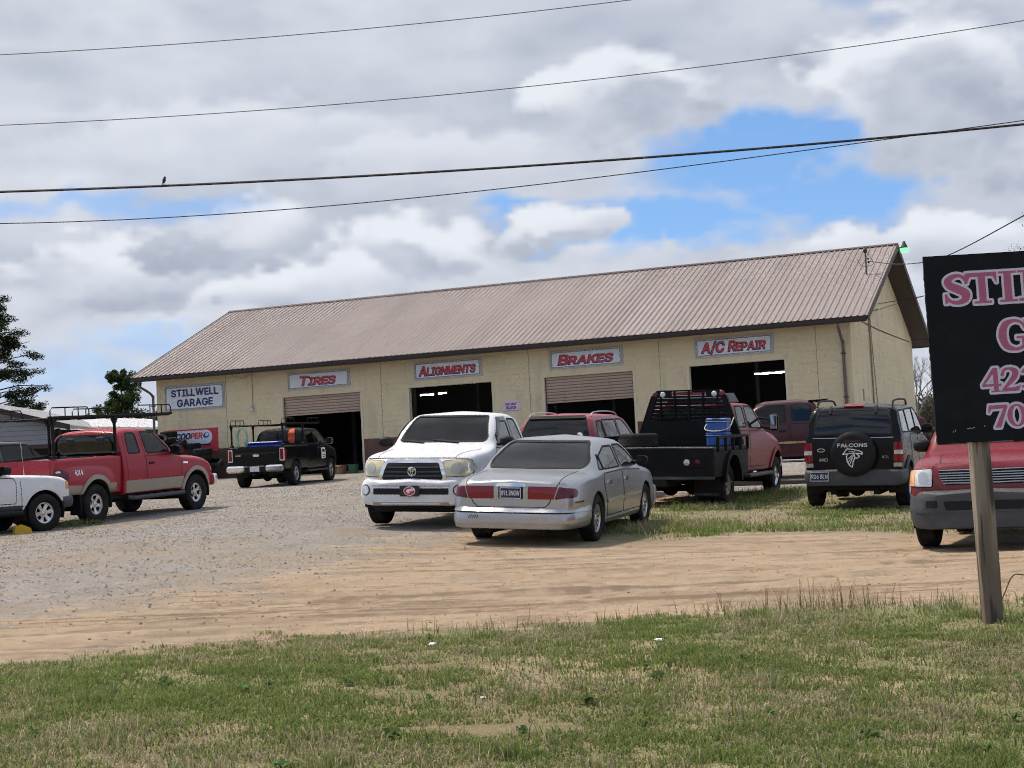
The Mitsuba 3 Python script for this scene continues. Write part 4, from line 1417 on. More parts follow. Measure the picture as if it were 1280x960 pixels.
    def mirror(s, x, y, z, sg, w=.20, h=.15, d=.11, mat='plastic_black', tall=False):
        sh = m3.Manifold.sphere(1, 20)
        m = tm(sh); m.vertices = np.sign(m.vertices)*np.abs(m.vertices)**.7*[d, w/2, h/2]
        # flat glass at the rear
        m.vertices[:, 0] = np.maximum(m.vertices[:, 0], -d*.35)
        m.apply_translation((x, sg*(y+w*.5), z))
        arm = bar((x+.02, sg*(y-.10), z-h*.35), (x, sg*(y+w*.3), z-h*.2), .028)
        s.part('mirror', cat([m, arm]), mat, 40)
        g = ext_yz(rrect(-w*.42, w*.42, -h*.40, h*.40, .03), 0, .006)
        g.apply_translation((x-d*.35-.007, sg*(y+w*.5), z))
        s.part('mirror_glass', g, 'glass_clear', False)

    def handle(s, x, y, z, sg, mat='plastic_black', w=.17):
        pass

    def plate(s, view, cx, cz, lines, mat='plate_navy', ink='plate_white', tilt=0., w=.305, h=.155, off=.012, frame=True, name='licence_plate'):
        t = float(np.median(cast(s.body, view, np.array([[cx, cz]]))))
        sg = 1 if view == 'B' else -1
        x = t-sg*off
        m = ext_yz(rrect(cx-w/2, cx+w/2, cz-h/2, cz+h/2, .012), x-.004, x+.004)
        k = s.part(name, m, mat, False)
        ms = []
        if frame:
            fr = rrect(cx-w/2, cx+w/2, cz-h/2, cz+h/2, .012); fr = fr.difference(fr.buffer(-.010))
            ms.append(ext_yz(fr, x-sg*.004-.003, x-sg*.004+.003))
        for txt, hh, yy in lines:
            p = centre(text_poly(txt, hh, True), 0, cz+yy)
            if p.bounds[2]-p.bounds[0] > w*.86:
                p = affinity.scale(p, w*.86/(p.bounds[2]-p.bounds[0]), 1)
            p = affinity.scale(p, -1 if view == 'F' else -1, 1, origin=(0, 0)) if view == 'B' else p
            p = affinity.translate(p, cx, 0)
            ms.append(ext_yz(p, x-sg*.004-.002, x-sg*.004+.002))
        put(k+'__lettering', cat(ms), ink, False, s.M)
        return k

# ---------------------------------------------------------------- the vehicles


def centre_from_rear_right(x, y, phi, wb, track):
    h = np.array([math.cos(phi), math.sin(phi)]); l = np.array([-h[1], h[0]])
    c = np.array([x, y])+h*wb/2+l*track/2
    return c[0], c[1]


def centre_from_front_right(x, y, phi, wb, track):
    h = np.array([math.cos(phi), math.sin(phi)]); l = np.array([-h[1], h[0]])
    c = np.array([x, y])-h*wb/2+l*track/2
    return c[0], c[1]


def rack(c, xr, xf, w, z, zb, hoop=.20, xpost=None, xover=None, r=.03):
    """ladder rack: four posts, two side rails with hoops, cross bars"""
    ms = []
    xp = xpost or (xr, xf)
    for sg in (-1, 1):
        for x in xp:
            c.part('rack_post', cat([cbox(x-.026, x+.026, sg*w-.026, sg*w+.026, zb, z, .008), cbox(x-.07, x+.07, sg*w-.05, sg*w+.05, zb-.03, zb+.03, .01),
                                     hull([(x-.03, sg*w, z-.02), (x+.03, sg*w, z-.02), (x+.16, sg*w, z-.02), (x-.16, sg*w, z-.02), (x, sg*w-.02, z-.22), (x, sg*w+.02, z-.22)])]), 'rack_black')
        c.part('rack_rail', cbox(xr-.12, xover or xf, sg*w-.022, sg*w+.022, z-.024, z+.024, .008), 'rack_black')
        for a, b in ((xr-.05, xr+1.15), ((xover or xf)-1.25, (xover or xf)-.03)):
            pts = [(a, sg*w, z), (a, sg*w, z+hoop-.06), (a+.06, sg*w, z+hoop), (b-.06, sg*w, z+hoop), (b, sg*w, z+hoop-.06), (b, sg*w, z)]
            post = bar((a+(b-a)*.38, sg*w, z), (a+(b-a)*.38, sg*w, z+hoop), .012)
            post2 = bar((a+(b-a)*.72, sg*w, z), (a+(b-a)*.72, sg*w, z+hoop), .012)
            c.part('rack_hoop', cat([tube(pts, .013), post, post2]), 'rack_black')
    for x in np.linspace(xr, (xover or xf)-.1, 5):
        c.part('rack_crossbar', cbox(x-.03, x+.03, -w, w, z-.045, z-.005, .008), 'rack_black')


def red_truck():
    wb, tr = 3.53, 1.66
    phi = math.radians(67.5)
    c = Car('pickup_truck', 'red extended cab pickup with tan lower trim and black ladder rack on the gravel', 'pickup truck', *centre_from_rear_right(-8.52, 32.08, phi, wb, tr), phi, wb, tr)
    shf = lambda ins=0.: loft([(-.80, 1.76), (-.74, 1.86), (-.3, 1.91), (.25, 1.89), (.52, 1.82), (1.20, 1.31), (1.30, 1.275), (1.9, 1.235), (2.35, 1.15), (2.58, 1.0), (2.62, .9)],
               [(-.8, 1.30), (.9, 1.27), (1.3, 1.21), (2.2, 1.10), (2.62, .86)], [(-.8, .965), (.5, .985), (1.8, .985), (2.3, .95), (2.62, .84)], [(-.8, .52), (1.0, .52), (1.1, .5), (2.62, .52)],
               tumble=.30, belt_in=.035, er=(.10, .03), rad=(.05, .2, .07, .16), inset=ins)
    cab = shf()
    box_ = loft([(-2.95, 1.36), (-.82, 1.36)], [(-2.95, 1.30), (-.82, 1.30)], [(-2.95, .90), (-.82, .90)], [(-2.95, .58), (-.82, .58)], tumble=0, belt_in=.01, hood_in=.03, crown=(.02, .02), er=(.01, .05), rad=(.03, .2, .04, .03), n=16)
    fen = loft([(-2.95, 1.20), (-2.3, 1.25), (-1.5, 1.22), (-1.12, 1.12), (-.96, .8)], [(-2.95, 1.08), (-1.5, 1.1), (-1.1, 1.0), (-.96, .76)], [(-2.95, .955), (-2.4, 1.0), (-1.5, 1.0), (-1.15, .97), (-.96, .89)],
               [(-2.95, .62), (-.96, .62)], tumble=0, belt_in=.05, hood_in=.10, crown=(.03, .03), er=(.10, .05), rad=(.05, .25, .15, .12), n=40)
    cav = bx(-2.90, -.86, -.80, .80, .80, 2)
    c.shell(cab, 'paint_red', [(1.765, .475, .42), (-1.765, .475, .42)], W=1.0, joins=(box_, fen), cuts=(cav,), cabin=(shf, -.74, 1.22, .95))
    for v in 'RL':
        c.window('side_window', v, rpoly([(-.60, 1.36), (-.20, 1.36), (-.22, 1.78), (-.52, 1.77)], .05), 'glass_tint')
        c.window('side_window', v, rpoly([(.02, 1.35), (.90, 1.34), (.46, 1.74), (.36, 1.79), (.0, 1.79)], .05), 'glass_clear')
        c.door(v, rpoly([(-.05, .80), (1.20, .80), (1.20, 1.18), (1.12, 1.25), (-.03, 1.29)], .03), 'paint_red')
        c.gap(v, [(-.66, .70), (-.70, 1.30), (-.62, 1.82)]); c.gap(v, [(-.05, 1.29), (-.06, 1.82)]); c.gap(v, [(1.21, .60), (1.21, 1.2)])
        c.p('lower_trim', v, rpoly([(-.74, .55), (1.28, .55), (1.28, .79), (-.74, .80)], .02), 'paint_tan', .006, .02)
        c.p('lower_trim', v, rpoly([(-2.93, .63), (-2.26, .63), (-2.22, .80), (-2.93, .83)], .02), 'paint_tan', .006, .02)
        c.p('lower_trim', v, rpoly([(-1.28, .63), (-.98, .63), (-.98, .80), (-1.30, .80)], .02), 'paint_tan', .006, .02)
        for xw in (1.765, -1.765):
            arc = Point(xw, .42).buffer(.565, quad_segs=12).difference(Point(xw, .42).buffer(.478, quad_segs=12)).intersection(sbox(xw-1, .50, xw+1, 2))
            c.p('wheel_arch_trim', v, arc, 'paint_tan', .028, .06, .06)
        c.p('tail_lamp', v, rpoly([(-2.945, .90), (-2.62, .91), (-2.60, 1.06), (-2.70, 1.13), (-2.945, 1.15)], .05), 'lens_red_dark', .012, .03)
        c.p('tail_lamp_lens', v, rpoly([(-2.92, 1.07), (-2.80, 1.07), (-2.80, 1.105), (-2.92, 1.11)], .015), 'lens_white', .016, .012)
        c.p('marker_lamp', v, rpoly([(2.38, .97), (2.52, .93), (2.54, 1.05), (2.42, 1.10)], .02), 'lens_amber', .012, .03)
        c.p('badge', v, rpoly([(1.29, 1.06), (1.47, 1.05), (1.47, 1.09), (1.29, 1.10)], .01), 'chrome', .008, .01)
        c.p('door_handle', v, rpoly([(.05, 1.10), (.22, 1.10), (.22, 1.15), (.05, 1.15)], .02), 'plastic_black', .022, .03)
        c.mirror(.86, .97, 1.37, -1 if v == 'R' else 1, .24, .20, .13)
    p4 = centre(affinity.skew(text_poly('4X4', .10, True), 15), -2.30, 1.05)
    c.p('decal', 'R', p4, 'decal_white', .014, .01, .05)
    c.window('rear_window', 'B', rpoly([(-.80, 1.33), (.80, 1.33), (.72, 1.77), (-.72, 1.77)], .12), 'glass_dark')
    c.window('windscreen', 'F', rpoly([(-.80, 1.36), (.80, 1.36), (.66, 1.77), (-.66, 1.77)], .05), 'glass_tint')
    c.p('tailgate', 'B', rpoly([(-.80, .68), (.80, .68), (.80, 1.33), (-.80, 1.33)], .03), 'paint_red', .012, .02)
    c.p('grille', 'F', rpoly([(-.55, .82), (.55, .82), (.60, 1.02), (-.60, 1.02)], .05), 'plastic_black', .012)
    for sg in (-1, 1):
        c.p('headlight', 'F', rpoly([(sg*.62, .84), (sg*.86, .86), (sg*.84, 1.02), (sg*.64, 1.02)], .03), 'lens_white', .012)
    c.part('bumper', loft([(2.45, .80), (2.76, .80)], [(2.45, .74), (2.76, .74)], [(2.45, 1.0), (2.62, .97), (2.76, .80)], [(2.45, .52), (2.76, .52)], tumble=0, belt_in=.02, hood_in=.04, er=(.06, .02), rad=(.05, .1, .05, .04), n=14), 'chrome', 40)
    c.part('rear_bumper', cat([cbox(-3.14, -2.93, -.97, .97, .52, .70, .03), cbox(-3.15, -2.96, -.95, .95, .70, .725, .01)]), 'plastic_black')
    for sg in (-1, 1):
        c.part('running_board', cat([tube([(-.75, sg*.98, .46), (-.68, sg*1.06, .44), (1.12, sg*1.06, .44), (1.2, sg*.98, .47)], .045, 10)]+[bar((x, sg*.8, .5), (x, sg*1.04, .45), .02) for x in (-.5, .1, .5, .9)]), 'plastic_grey')
        c.part('mud_flap', bx(-2.33, -2.31, sg*1.0-.26*(sg > 0), sg*1.0+.26*(sg < 0), .22, .62), 'plastic_black')
    c.chassis(-2.85, 2.4, .75, .36, .6)
    r, b = rim_mesh(.212, .27, 5, .40, .80, .62)
    c.wheels(.40, .27, .212, r, b, ys=.845)
    rack(c, -2.86, -.90, .83, 2.16, 1.38, .19, xover=1.15)
    c.finish(((.25, .98, True), (-.55, .98, False)), (.78, 1.30))
    return c


def white_left():
    wb, tr = 2.62, 1.46
    phi = math.radians(51)
    c = Car('suv', 'white older wagon cut off by the left edge, yellow block at its front wheel', 'suv', *centre_from_front_right(-8.86, 29.85, phi, wb, tr), phi, wb, tr)
    shf = lambda ins=0.: loft([(-2.15, 1.45), (-2.05, 1.66), (-1.6, 1.72), (-.2, 1.70), (.0, 1.64), (.62, 1.12), (.72, 1.09), (1.3, 1.075), (1.74, 1.03), (1.85, .97), (1.90, .85)],
              [(-2.15, 1.05), (.6, 1.04), (1.4, 1.0), (1.90, .90)], [(-2.15, .80), (-1, .85), (1.5, .85), (1.78, .84), (1.90, .79)], [(-2.15, .5), (-.8, .42), (.8, .42), (1.90, .55)], er=(.05, .08), rad=(.05, .2, .035, .06), hood_in=.08, inset=ins)
    sh = shf()
    c.shell(sh, 'paint_white_b', [(1.31, .42, .36), (-1.31, .42, .36)], W=.855, cabin=(shf, -2.0, .66, .80))
    for v in 'RL':
        c.window('side_window', v, rpoly([(-.35, 1.09), (.50, 1.08), (.02, 1.50), (-.10, 1.58), (-.35, 1.58)], .04), 'glass_clear')
        c.window('side_window', v, rpoly([(-1.95, 1.10), (-.47, 1.09), (-.47, 1.58), (-1.85, 1.58)], .05), 'glass_tint')
        c.door(v, rpoly([(-.40, .56), (.70, .56), (.70, .95), (.64, 1.02), (-.38, 1.05)], .03), 'paint_white_b')
        c.p('door_handle', v, rpoly([(-.32, .90), (-.15, .90), (-.15, .955), (-.32, .955)], .02), 'plastic_black', .02, .03)
        arc = Point(1.31, .36).buffer(.475, quad_segs=12).difference(Point(1.31, .36).buffer(.425, quad_segs=12)).intersection(sbox(.3, .52, 2.4, 2))
        c.p('wheel_arch_trim', v, arc, 'paint_white_b', .012, .05, .06)
        c.gap(v, [(.83, .5), (.80, .98)])
        c.p('sill', v, rpoly([(-.82, .43), (.82, .43), (.86, .52), (-.84, .52)], .01), 'plastic_grey', .01, .03)
        sg = -1 if v == 'R' else 1
        c.mirror(.42, .82, 1.17, sg, .20, .16, .12)
        c.p('headlight_corner', v, rpoly([(1.78, .78), (1.88, .77), (1.88, .90), (1.78, .92)], .01), 'lens_amber', .01)
    c.window('windscreen', 'F', rpoly([(-.70, 1.14), (.70, 1.14), (.60, 1.60), (-.60, 1.60)], .05), 'glass_tint')
    c.window('rear_window', 'B', rpoly([(-.66, 1.12), (.66, 1.12), (.58, 1.56), (-.58, 1.56)], .05))
    c.p('grille', 'F', rpoly([(-.42, .70), (.42, .70), (.42, .90), (-.42, .90)], .02), 'plastic_black', .01)
    for sg in (-1, 1):
        c.p('headlight', 'F', rpoly([(sg*.46, .72), (sg*.74, .72), (sg*.72, .88), (sg*.46, .89)], .02), 'lens_white', .01)
    c.part('bumper', loft([(1.72, .66), (2.02, .66)], [(1.72, .62), (2.02, .62)], [(1.72, .86), (1.92, .83), (2.02, .72)], [(1.72, .42), (2.02, .44)], tumble=0, belt_in=.02, hood_in=.04, er=(.05, .02), rad=(.05, .1, .05, .04), n=14), 'plastic_grey', 40)
    c.part('step_rail', cat([tube([(-.75, -.84, .40), (-.7, -.92, .38), (.75, -.92, .38), (.8, -.84, .40)], .05, 10), tube([(-.75, .84, .40), (-.7, .92, .38), (.75, .92, .38), (.8, .84, .40)], .05, 10)]), 'plastic_black')
    c.part('aerial', bar((.98, -.70, 1.03), (.90, -.74, 1.66), .007, 6), 'chrome', False)
    c.chassis(-2.0, 1.9, .65, .30, .5)
    r, b = rim_mesh(.20, .24, 6, .42, .84, .50)
    c.wheels(.355, .24, .20, r, b, ys=.73)
    c.finish(((-.25, .72, True), (-1.25, .72, False)), (.28, 1.02))
    return c


def grey_truck():
    wb, tr = 3.0, 1.6
    phi = math.radians(57)
    c = Car('pickup_truck', 'dark grey older pickup showing only its cab beyond the red tailgate at left edge', 'pickup truck', -13.35, 41.1, phi, wb, tr)
    shf = lambda ins=0.: loft([(-1.0, 1.66), (-.95, 1.74), (-.5, 1.78), (.35, 1.76), (.50, 1.70), (1.05, 1.20), (1.15, 1.17), (1.9, 1.13), (2.35, 1.02), (2.42, .85)],
              [(-1.0, 1.14), (1.0, 1.12), (2.42, .84)], [(-1.0, .93), (1.5, .94), (2.42, .85)], [(-1.0, .5), (2.42, .5)], er=(.06, .03), rad=(.05, .15, .04, .08), inset=ins)
    sh = shf()
    bed = loft([(-2.5, 1.20), (-.95, 1.20)], [(-2.5, 1.12), (-.95, 1.12)], [(-2.5, .93), (-.95, .93)], [(-2.5, .55), (-.95, .55)], tumble=0, belt_in=.01, hood_in=.02, crown=(.02, .02), er=(.01, .04), rad=(.03, .2, .04, .03), n=12)
    c.shell(sh, 'paint_grey', [(1.5, .46, .38), (-1.5, .46, .38)], W=.95, joins=(bed,), cuts=(bx(-2.45, -1.05, -.82, .82, .75, 2),), cabin=(shf, -.94, 1.08, .85))
    for v in 'RL':
        c.window('side_window', v, rpoly([(-.42, 1.20), (.98, 1.20), (.50, 1.60), (.40, 1.66), (-.42, 1.66)], .04), 'glass_clear')
        c.window('side_window', v, rpoly([(-.92, 1.20), (-.55, 1.20), (-.55, 1.66), (-.90, 1.66)], .04), 'glass_clear')
        c.p('door_pillar', v, rpoly([(.60, 1.20), (.64, 1.20), (.50, 1.58), (.46, 1.58)], .0), 'seam', .010, .012)
        c.door(v, rpoly([(-.48, .60), (1.02, .60), (1.02, 1.12), (-.46, 1.16)], .03), 'paint_grey')
        c.mirror(.80, .90, 1.28, -1 if v == 'R' else 1, .2, .15, .1)
    c.window('windscreen', 'F', rpoly([(-.74, 1.23), (.74, 1.23), (.64, 1.66), (-.64, 1.66)], .05), 'glass_clear')
    c.window('rear_window', 'B', rpoly([(-.66, 1.26), (.66, 1.26), (.62, 1.64), (-.62, 1.64)], .05), 'glass_clear')
    c.p('grille', 'F', rpoly([(-.7, .68), (.7, .68), (.7, .95), (-.7, .95)], .02), 'plastic_black', .01)
    c.part('bumper', cbox(2.40, 2.55, -.92, .92, .45, .64, .03), 'chrome'); c.part('rear_bumper', cbox(-2.68, -2.50, -.9, .9, .45, .62, .03), 'chrome')
    c.chassis(-2.4, 2.3, .7, .32, .55)
    r, b = rim_mesh(.20, .24, 8, .5, .8, .5)
    c.wheels(.37, .24, .20, r, b, ys=.80)
    c.finish(((-.2, .85, False),), (.6, 1.15))
    return c


def black_truck():
    wb, tr = 3.68, 1.70
    phi = math.radians(78.5)
    c = Car('pickup_truck', 'black pickup with ladder rack, blue box and green hose by the first bay', 'pickup truck', *centre_from_rear_right(-7.36, 52.9, phi, wb, tr), phi, wb, tr)
    shf = lambda ins=0.: loft([(-.60, 1.78), (-.52, 1.88), (0, 1.94), (.9, 1.92), (1.15, 1.85), (1.78, 1.32), (1.9, 1.28), (2.4, 1.24), (2.74, 1.12), (2.78, .9)],
              [(-.6, 1.29), (1.6, 1.27), (2.78, 1.0)], [(-.6, .97), (1, .99), (2.3, .99), (2.78, .88)], [(-.6, .5), (2.78, .55)], er=(.08, .03), rad=(.05, .2, .05, .12), inset=ins)
    sh = shf()
    bed = loft([(-2.95, 1.36), (-.62, 1.36)], [(-2.95, 1.29), (-.62, 1.29)], [(-2.95, .985), (-.62, .985)], [(-2.95, .58), (-.62, .55)], tumble=0, belt_in=.02, hood_in=.03, crown=(.02, .02), er=(.01, .05), rad=(.03, .2, .05, .03), n=16)
    c.shell(sh, 'paint_black', [(1.84, .48, .42), (-1.84, .48, .42)], W=.99, joins=(bed,), cuts=(bx(-2.90, -.68, -.84, .84, .85, 2),), cabin=(shf, -.54, 1.80, .95))
    for v in 'RL':
        c.window('side_window', v, rpoly([(-.48, 1.36), (.34, 1.36), (.34, 1.80), (-.36, 1.80)], .05), 'glass_tint')
        c.window('side_window', v, rpoly([(.46, 1.36), (1.45, 1.34), (1.05, 1.72), (.95, 1.80), (.46, 1.80)], .05), 'glass_tint')
        c.gap(v, [(.40, .58), (.40, 1.84)]); c.gap(v, [(1.42, .56), (1.44, 1.3)]); c.gap(v, [(-.55, .6), (-.55, 1.3)])
        for xw in (1.84, -1.84):
            arc = Point(xw, .42).buffer(.53, quad_segs=12).difference(Point(xw, .42).buffer(.484, quad_segs=12)).intersection(sbox(xw-1, .55, xw+1, 2))
            c.p('wheel_arch_trim', v, arc, 'paint_black', .014, .05, .06)
        c.p('door_handle', v, rpoly([(.50, 1.17), (.70, 1.17), (.70, 1.21), (.50, 1.21)], .015), 'chrome', .025, .03)
        sg = -1 if v == 'R' else 1
        c.mirror(1.36, .98, 1.42, sg, .24, .24, .14, 'chrome' if v == 'R' else 'plastic_black')
        c.part('running_board', cbox(-.6, 1.4, sg*.93-.08, sg*.93+.10, .42, .48, .02), 'plastic_grey')
    c.window('rear_window', 'B', rpoly([(-.78, 1.40), (.78, 1.40), (.68, 1.84), (-.68, 1.84)], .06), 'glass_clear')
    c.window('windscreen', 'F', rpoly([(-.78, 1.38), (.78, 1.38), (.66, 1.82), (-.66, 1.82)], .05), 'glass_tint')
    c.p('tailgate', 'B', rpoly([(-.78, .74), (.78, .74), (.78, 1.345), (-.78, 1.345)], .03), 'paint_black', .012, .02)
    c.p('tailgate_step', 'B', rpoly([(-.70, 1.12), (.70, 1.12), (.70, 1.135), (-.70, 1.135)], .004), 'plastic_grey', .02, .02)
    c.p('emblem', 'B', affinity.scale(Point(0, 1.06).buffer(1), .11, .045), 'chrome', .02, .02, .05)
    c.p('badge', 'B', rpoly([(.52, 1.06), (.70, 1.06), (.70, 1.085), (.52, 1.085)], .005), 'chrome', .02, .02, .05)
    for sg in (-1, 1):
        c.p('tail_lamp', 'B', rpoly([(sg*.80, .86), (sg*.965, .86), (sg*.955, 1.28), (sg*.81, 1.28)], .03), 'lens_white', .012, .03)
        c.p('tail_lamp_lens', 'B', rpoly([(sg*.825, .90), (sg*.935, .90), (sg*.93, 1.24), (sg*.83, 1.24)], .02), 'lens_red', .018, .02)
        c.p('tail_lamp_side', 'R' if sg < 0 else 'L', rpoly([(-2.93, .87), (-2.80, .87), (-2.78, 1.10), (-2.84, 1.27), (-2.93, 1.28)], .02), 'lens_red', .012, .03)
        c.p('headlight', 'F', rpoly([(sg*.56, .86), (sg*.86, .88), (sg*.84, 1.10), (sg*.58, 1.10)], .03), 'lens_white', .012)
    c.part('rear_bumper', cbox(-3.16, -2.94, .34, .97, .52, .74, .05), 'chrome'); c.part('rear_bumper', cbox(-3.16, -2.94, -.97, -.34, .52, .74, .05), 'chrome')
    c.part('bumper_step', cbox(-3.14, -2.92, -.36, .36, .50, .73, .03), 'plastic_black')
    k = c.part('licence_plate', cbox(-3.150, -3.143, -.16, .16, .54, .70, .002), 'plate_white', False)
    c.part('hitch', cat([cbox(-3.24, -2.95, -.05, .05, .40, .48, .01), trimesh.creation.icosphere(2, .03).apply_translation((-3.22, 0, .52))]), 'plastic_black')
    c.p('door_sign', 'R', rpoly([(.78, .82), (1.20, .82), (1.20, 1.20), (.78, 1.20)], .02), 'decal_white', .010, .01, label='small white magnetic sign on the door')
    pz = unary_union([sbox(.86, z, 1.12, z+h) for z, h in ((.87, .025), (.93, .025), (1.04, .10))])
    c.p('door_sign_lettering', 'R', pz, 'decal_black', .014, .01, .05)
    c.chassis(-2.85, 2.5, .75, .36, .6)
    r, b = rim_mesh(.235, .27, 6, .36, .88, .56)
    c.wheels(.41, .27, .235, r, b, ys=.855)
    rack(c, -2.78, -.80, .88, 2.06, 1.38, .17, xover=1.0)
    c.finish(((.75, .98, True), (-.3, .98, False)), (1.3, 1.3))
    # load
    k = num('tool_box')
    lab(k, 'bright blue plastic box standing in the bed of the black pickup', 'tool box')
    put(k+'__bin', cbox(-2.3, -1.75, -.52, .62, .86, 1.42, .03), 'blue_plastic', 30, c.M)
    put(k+'__lid', cbox(-2.33, -1.72, -.55, .65, 1.42, 1.50, .03), 'blue_plastic', 30, c.M)
    t = np.linspace(0, 5*2*math.pi, 140)
    hp = np.column_stack([-2.72+.07*np.sin(t*.2), .55+.17*np.cos(t)+.02*np.sin(t*1.7), 1.62+.34*np.sin(t)+.03*np.cos(2.3*t)])
    k = num('garden_hose')
    put(k, tube(hp, .016, 6), 'hose_green', True, c.M)
    lab(k, 'pale green coiled hose hanging on the left rack post of the black pickup', 'hose')
    k = num('safety_vest')
    g = rpoly([(-.10, 0), (.10, 0), (.13, .30), (.08, .46), (-.07, .48), (-.12, .32)], .03)
    m = patch(c.body, 'B', affinity.translate(g, -.42, 1.40), .02, .02, .04)
    m.vertices[:, 0] -= .02+.02*np.sin(m.vertices[:, 2]*30)
    put(k, m, 'vest_orange', True, c.M)
    lab(k, 'orange cloth hanging at the rear window of the black pickup', 'cloth')
    return c


def white_truck():
    wb, tr = 3.24, 1.60
    phi = math.atan2(-math.cos(math.radians(15.5)), -math.sin(math.radians(15.5)))
    c = Car('pickup_truck', 'white pickup facing the camera with yellowed headlights, left of the silver sedan', 'pickup truck', *centre_from_front_right(-2.16, 25.35, phi, wb, tr), phi, wb, tr, lift=.03)
    shf = lambda ins=0.: loft([(-.95, 1.66), (-.88, 1.73), (-.4, 1.775), (.2, 1.765), (.42, 1.70), (1.12, 1.235), (1.22, 1.205), (1.75, 1.175), (2.2, 1.115), (2.38, 1.035), (2.44, .90)],
              [(-.95, 1.22), (.9, 1.20), (1.3, 1.14), (2.1, 1.06), (2.44, .88)], [(-.95, .90), (.5, .93), (1.6, .945), (2.05, .91), (2.30, .82), (2.44, .66)], [(-.95, .46), (2.0, .46), (2.44, .42)],
              tumble=.34, belt_in=.04, er=(.10, .04), rad=(.05, .22, .08, .14), hood_in=.20, crown=(.05, .05), inset=ins)
    sh = shf()
    bed = loft([(-2.75, 1.27), (-.97, 1.27)], [(-2.75, 1.20), (-.97, 1.20)], [(-2.75, .92), (-.97, .92)], [(-2.75, .5), (-.97, .48)], tumble=0, belt_in=.02, hood_in=.03, crown=(.02, .02), er=(.01, .05), rad=(.03, .2, .05, .03), n=16)
    c.shell(sh, 'paint_white', [(1.62, .47, .40), (-1.62, .47, .40)], W=.94, joins=(bed,), cuts=(bx(-2.70, -1.02, -.78, .78, .8, 2),), cabin=(shf, -.89, 1.14, .88))
    for v in 'RL':
        c.window('side_window', v, rpoly([(-.82, 1.27), (-.20, 1.27), (-.22, 1.64), (-.66, 1.63)], .05), 'glass_dark')
        c.window('side_window', v, rpoly([(-.08, 1.27), (.86, 1.25), (.42, 1.58), (.30, 1.65), (-.08, 1.65)], .05), 'glass_dark')
        c.door(v, rpoly([(-.12, .58), (1.0, .58), (1.0, 1.12), (.94, 1.17), (-.10, 1.20)], .03), 'paint_white')
        c.gap(v, [(-.88, .6), (-.88, 1.2)]); c.gap(v, [(-.13, 1.2), (-.14, 1.68)])
        c.p('window_visor', v, rpoly([(-.06, 1.60), (.30, 1.60), (.72, 1.34), (.76, 1.37), (.33, 1.66), (-.06, 1.67)], .01), 'glass_tint', .022, .02)
        c.p('door_handle', v, rpoly([(-.05, 1.06), (.14, 1.06), (.14, 1.11), (-.05, 1.11)], .02), 'paint_white', .025, .03)
        arc = Point(1.62, .40).buffer(.53, quad_segs=12).difference(Point(1.62, .40).buffer(.474, quad_segs=12)).intersection(sbox(.5, .48, 2.9, 2))
        c.p('wheel_arch_trim', v, arc, 'paint_white', .012, .05, .06)
        c.mirror(.80, .92, 1.28, -1 if v == 'R' else 1, .22, .17, .12)
    c.window('windscreen', 'F', rpoly([(-.74, 1.285), (.74, 1.285), (.60, 1.685), (-.60, 1.685)], .06), 'glass_clear')
    for y in (-.30, .28):
        c.p('wiper', 'F', LineString([(y, 1.26), (y-.42, 1.30)]).buffer(.010), 'seam', .022, .02)
    c.window('rear_window', 'B', rpoly([(-.64, 1.30), (.64, 1.30), (.58, 1.62), (-.58, 1.62)], .05))
    g = rpoly([(-.50, .715), (.50, .715), (.41, .965), (-.41, .965)], .04)
    c.p('grille_surround', 'F', g.buffer(.055), 'chrome', .022, .05, .05)
    c.p('grille', 'F', g, 'plastic_black', .030, .03, .05)
    for z in (.78, .84, .90):
        w = .485-(z-.715)*.36
        c.p('grille__bar', 'F', rpoly([(-w, z-.010), (w, z-.010), (w, z+.010), (-w, z+.010)], 0), 'plastic_grey', .042, .02, .05)
    c.part('emblem', cat([lathe([(.055, -.008), (.068, -.006), (.072, .004), (.064, .012), (.056, .004)], 32).apply_transform(trimesh.transformations.rotation_matrix(math.pi/2, [0, 1, 0])) .apply_translation((2.485, 0, .845))]+
                         [ext_yz(affinity.scale(affinity.translate(Point(0, 0).buffer(1), 0, zz), a, b, origin=(0, zz)).difference(affinity.scale(affinity.translate(Point(0, 0).buffer(1), 0, zz), a-.010, b-.010, origin=(0, zz))), 2.482, 2.492).apply_translation((0, 0, .845)) for zz, a, b in ((.022, .048, .022), (0, .022, .052))]), 'chrome', 30)
    for sg in (-1, 1):
        hp = rpoly([(sg*.50, .765), (sg*.86, .78), (sg*.885, .90), (sg*.84, 1.015), (sg*.47, 1.0)], .03)
        c.p('headlight_housing', 'F', hp.buffer(.012), 'seam', .002, .02, .05)
        k = c.p('headlight', 'F', hp, 'lens_yellowed', .010, .03, .05)
        c.p('headlight__lamp', 'F', Point(sg*.685, .89).buffer(.085), 'lens_grey', .016, .01, .04)
        c.p('headlight__indicator', 'F', rpoly([(sg*.80, .81), (sg*.86, .82), (sg*.868, .90), (sg*.845, .97), (sg*.80, .98)], .01), 'lens_white', .015, .01, .04)
    bp = loft([(2.05, .76), (2.35, .755), (2.56, .72)], [(2.05, .68), (2.56, .64)], [(2.05, .93), (2.3, .90), (2.48, .76), (2.56, .58)], [(2.05, .36), (2.56, .33)], tumble=0, belt_in=.03, hood_in=.05, er=(.07, .02), rad=(.06, .2, .06, .05), n=24)
    c.bp = bp
    c.part('bumper', bp, 'paint_white', 40)
    c.p('bumper_intake', 'F', rpoly([(-.60, .50), (.60, .50), (.60, .595), (-.60, .595)], .015), 'seam', .006, .02, on=bp)
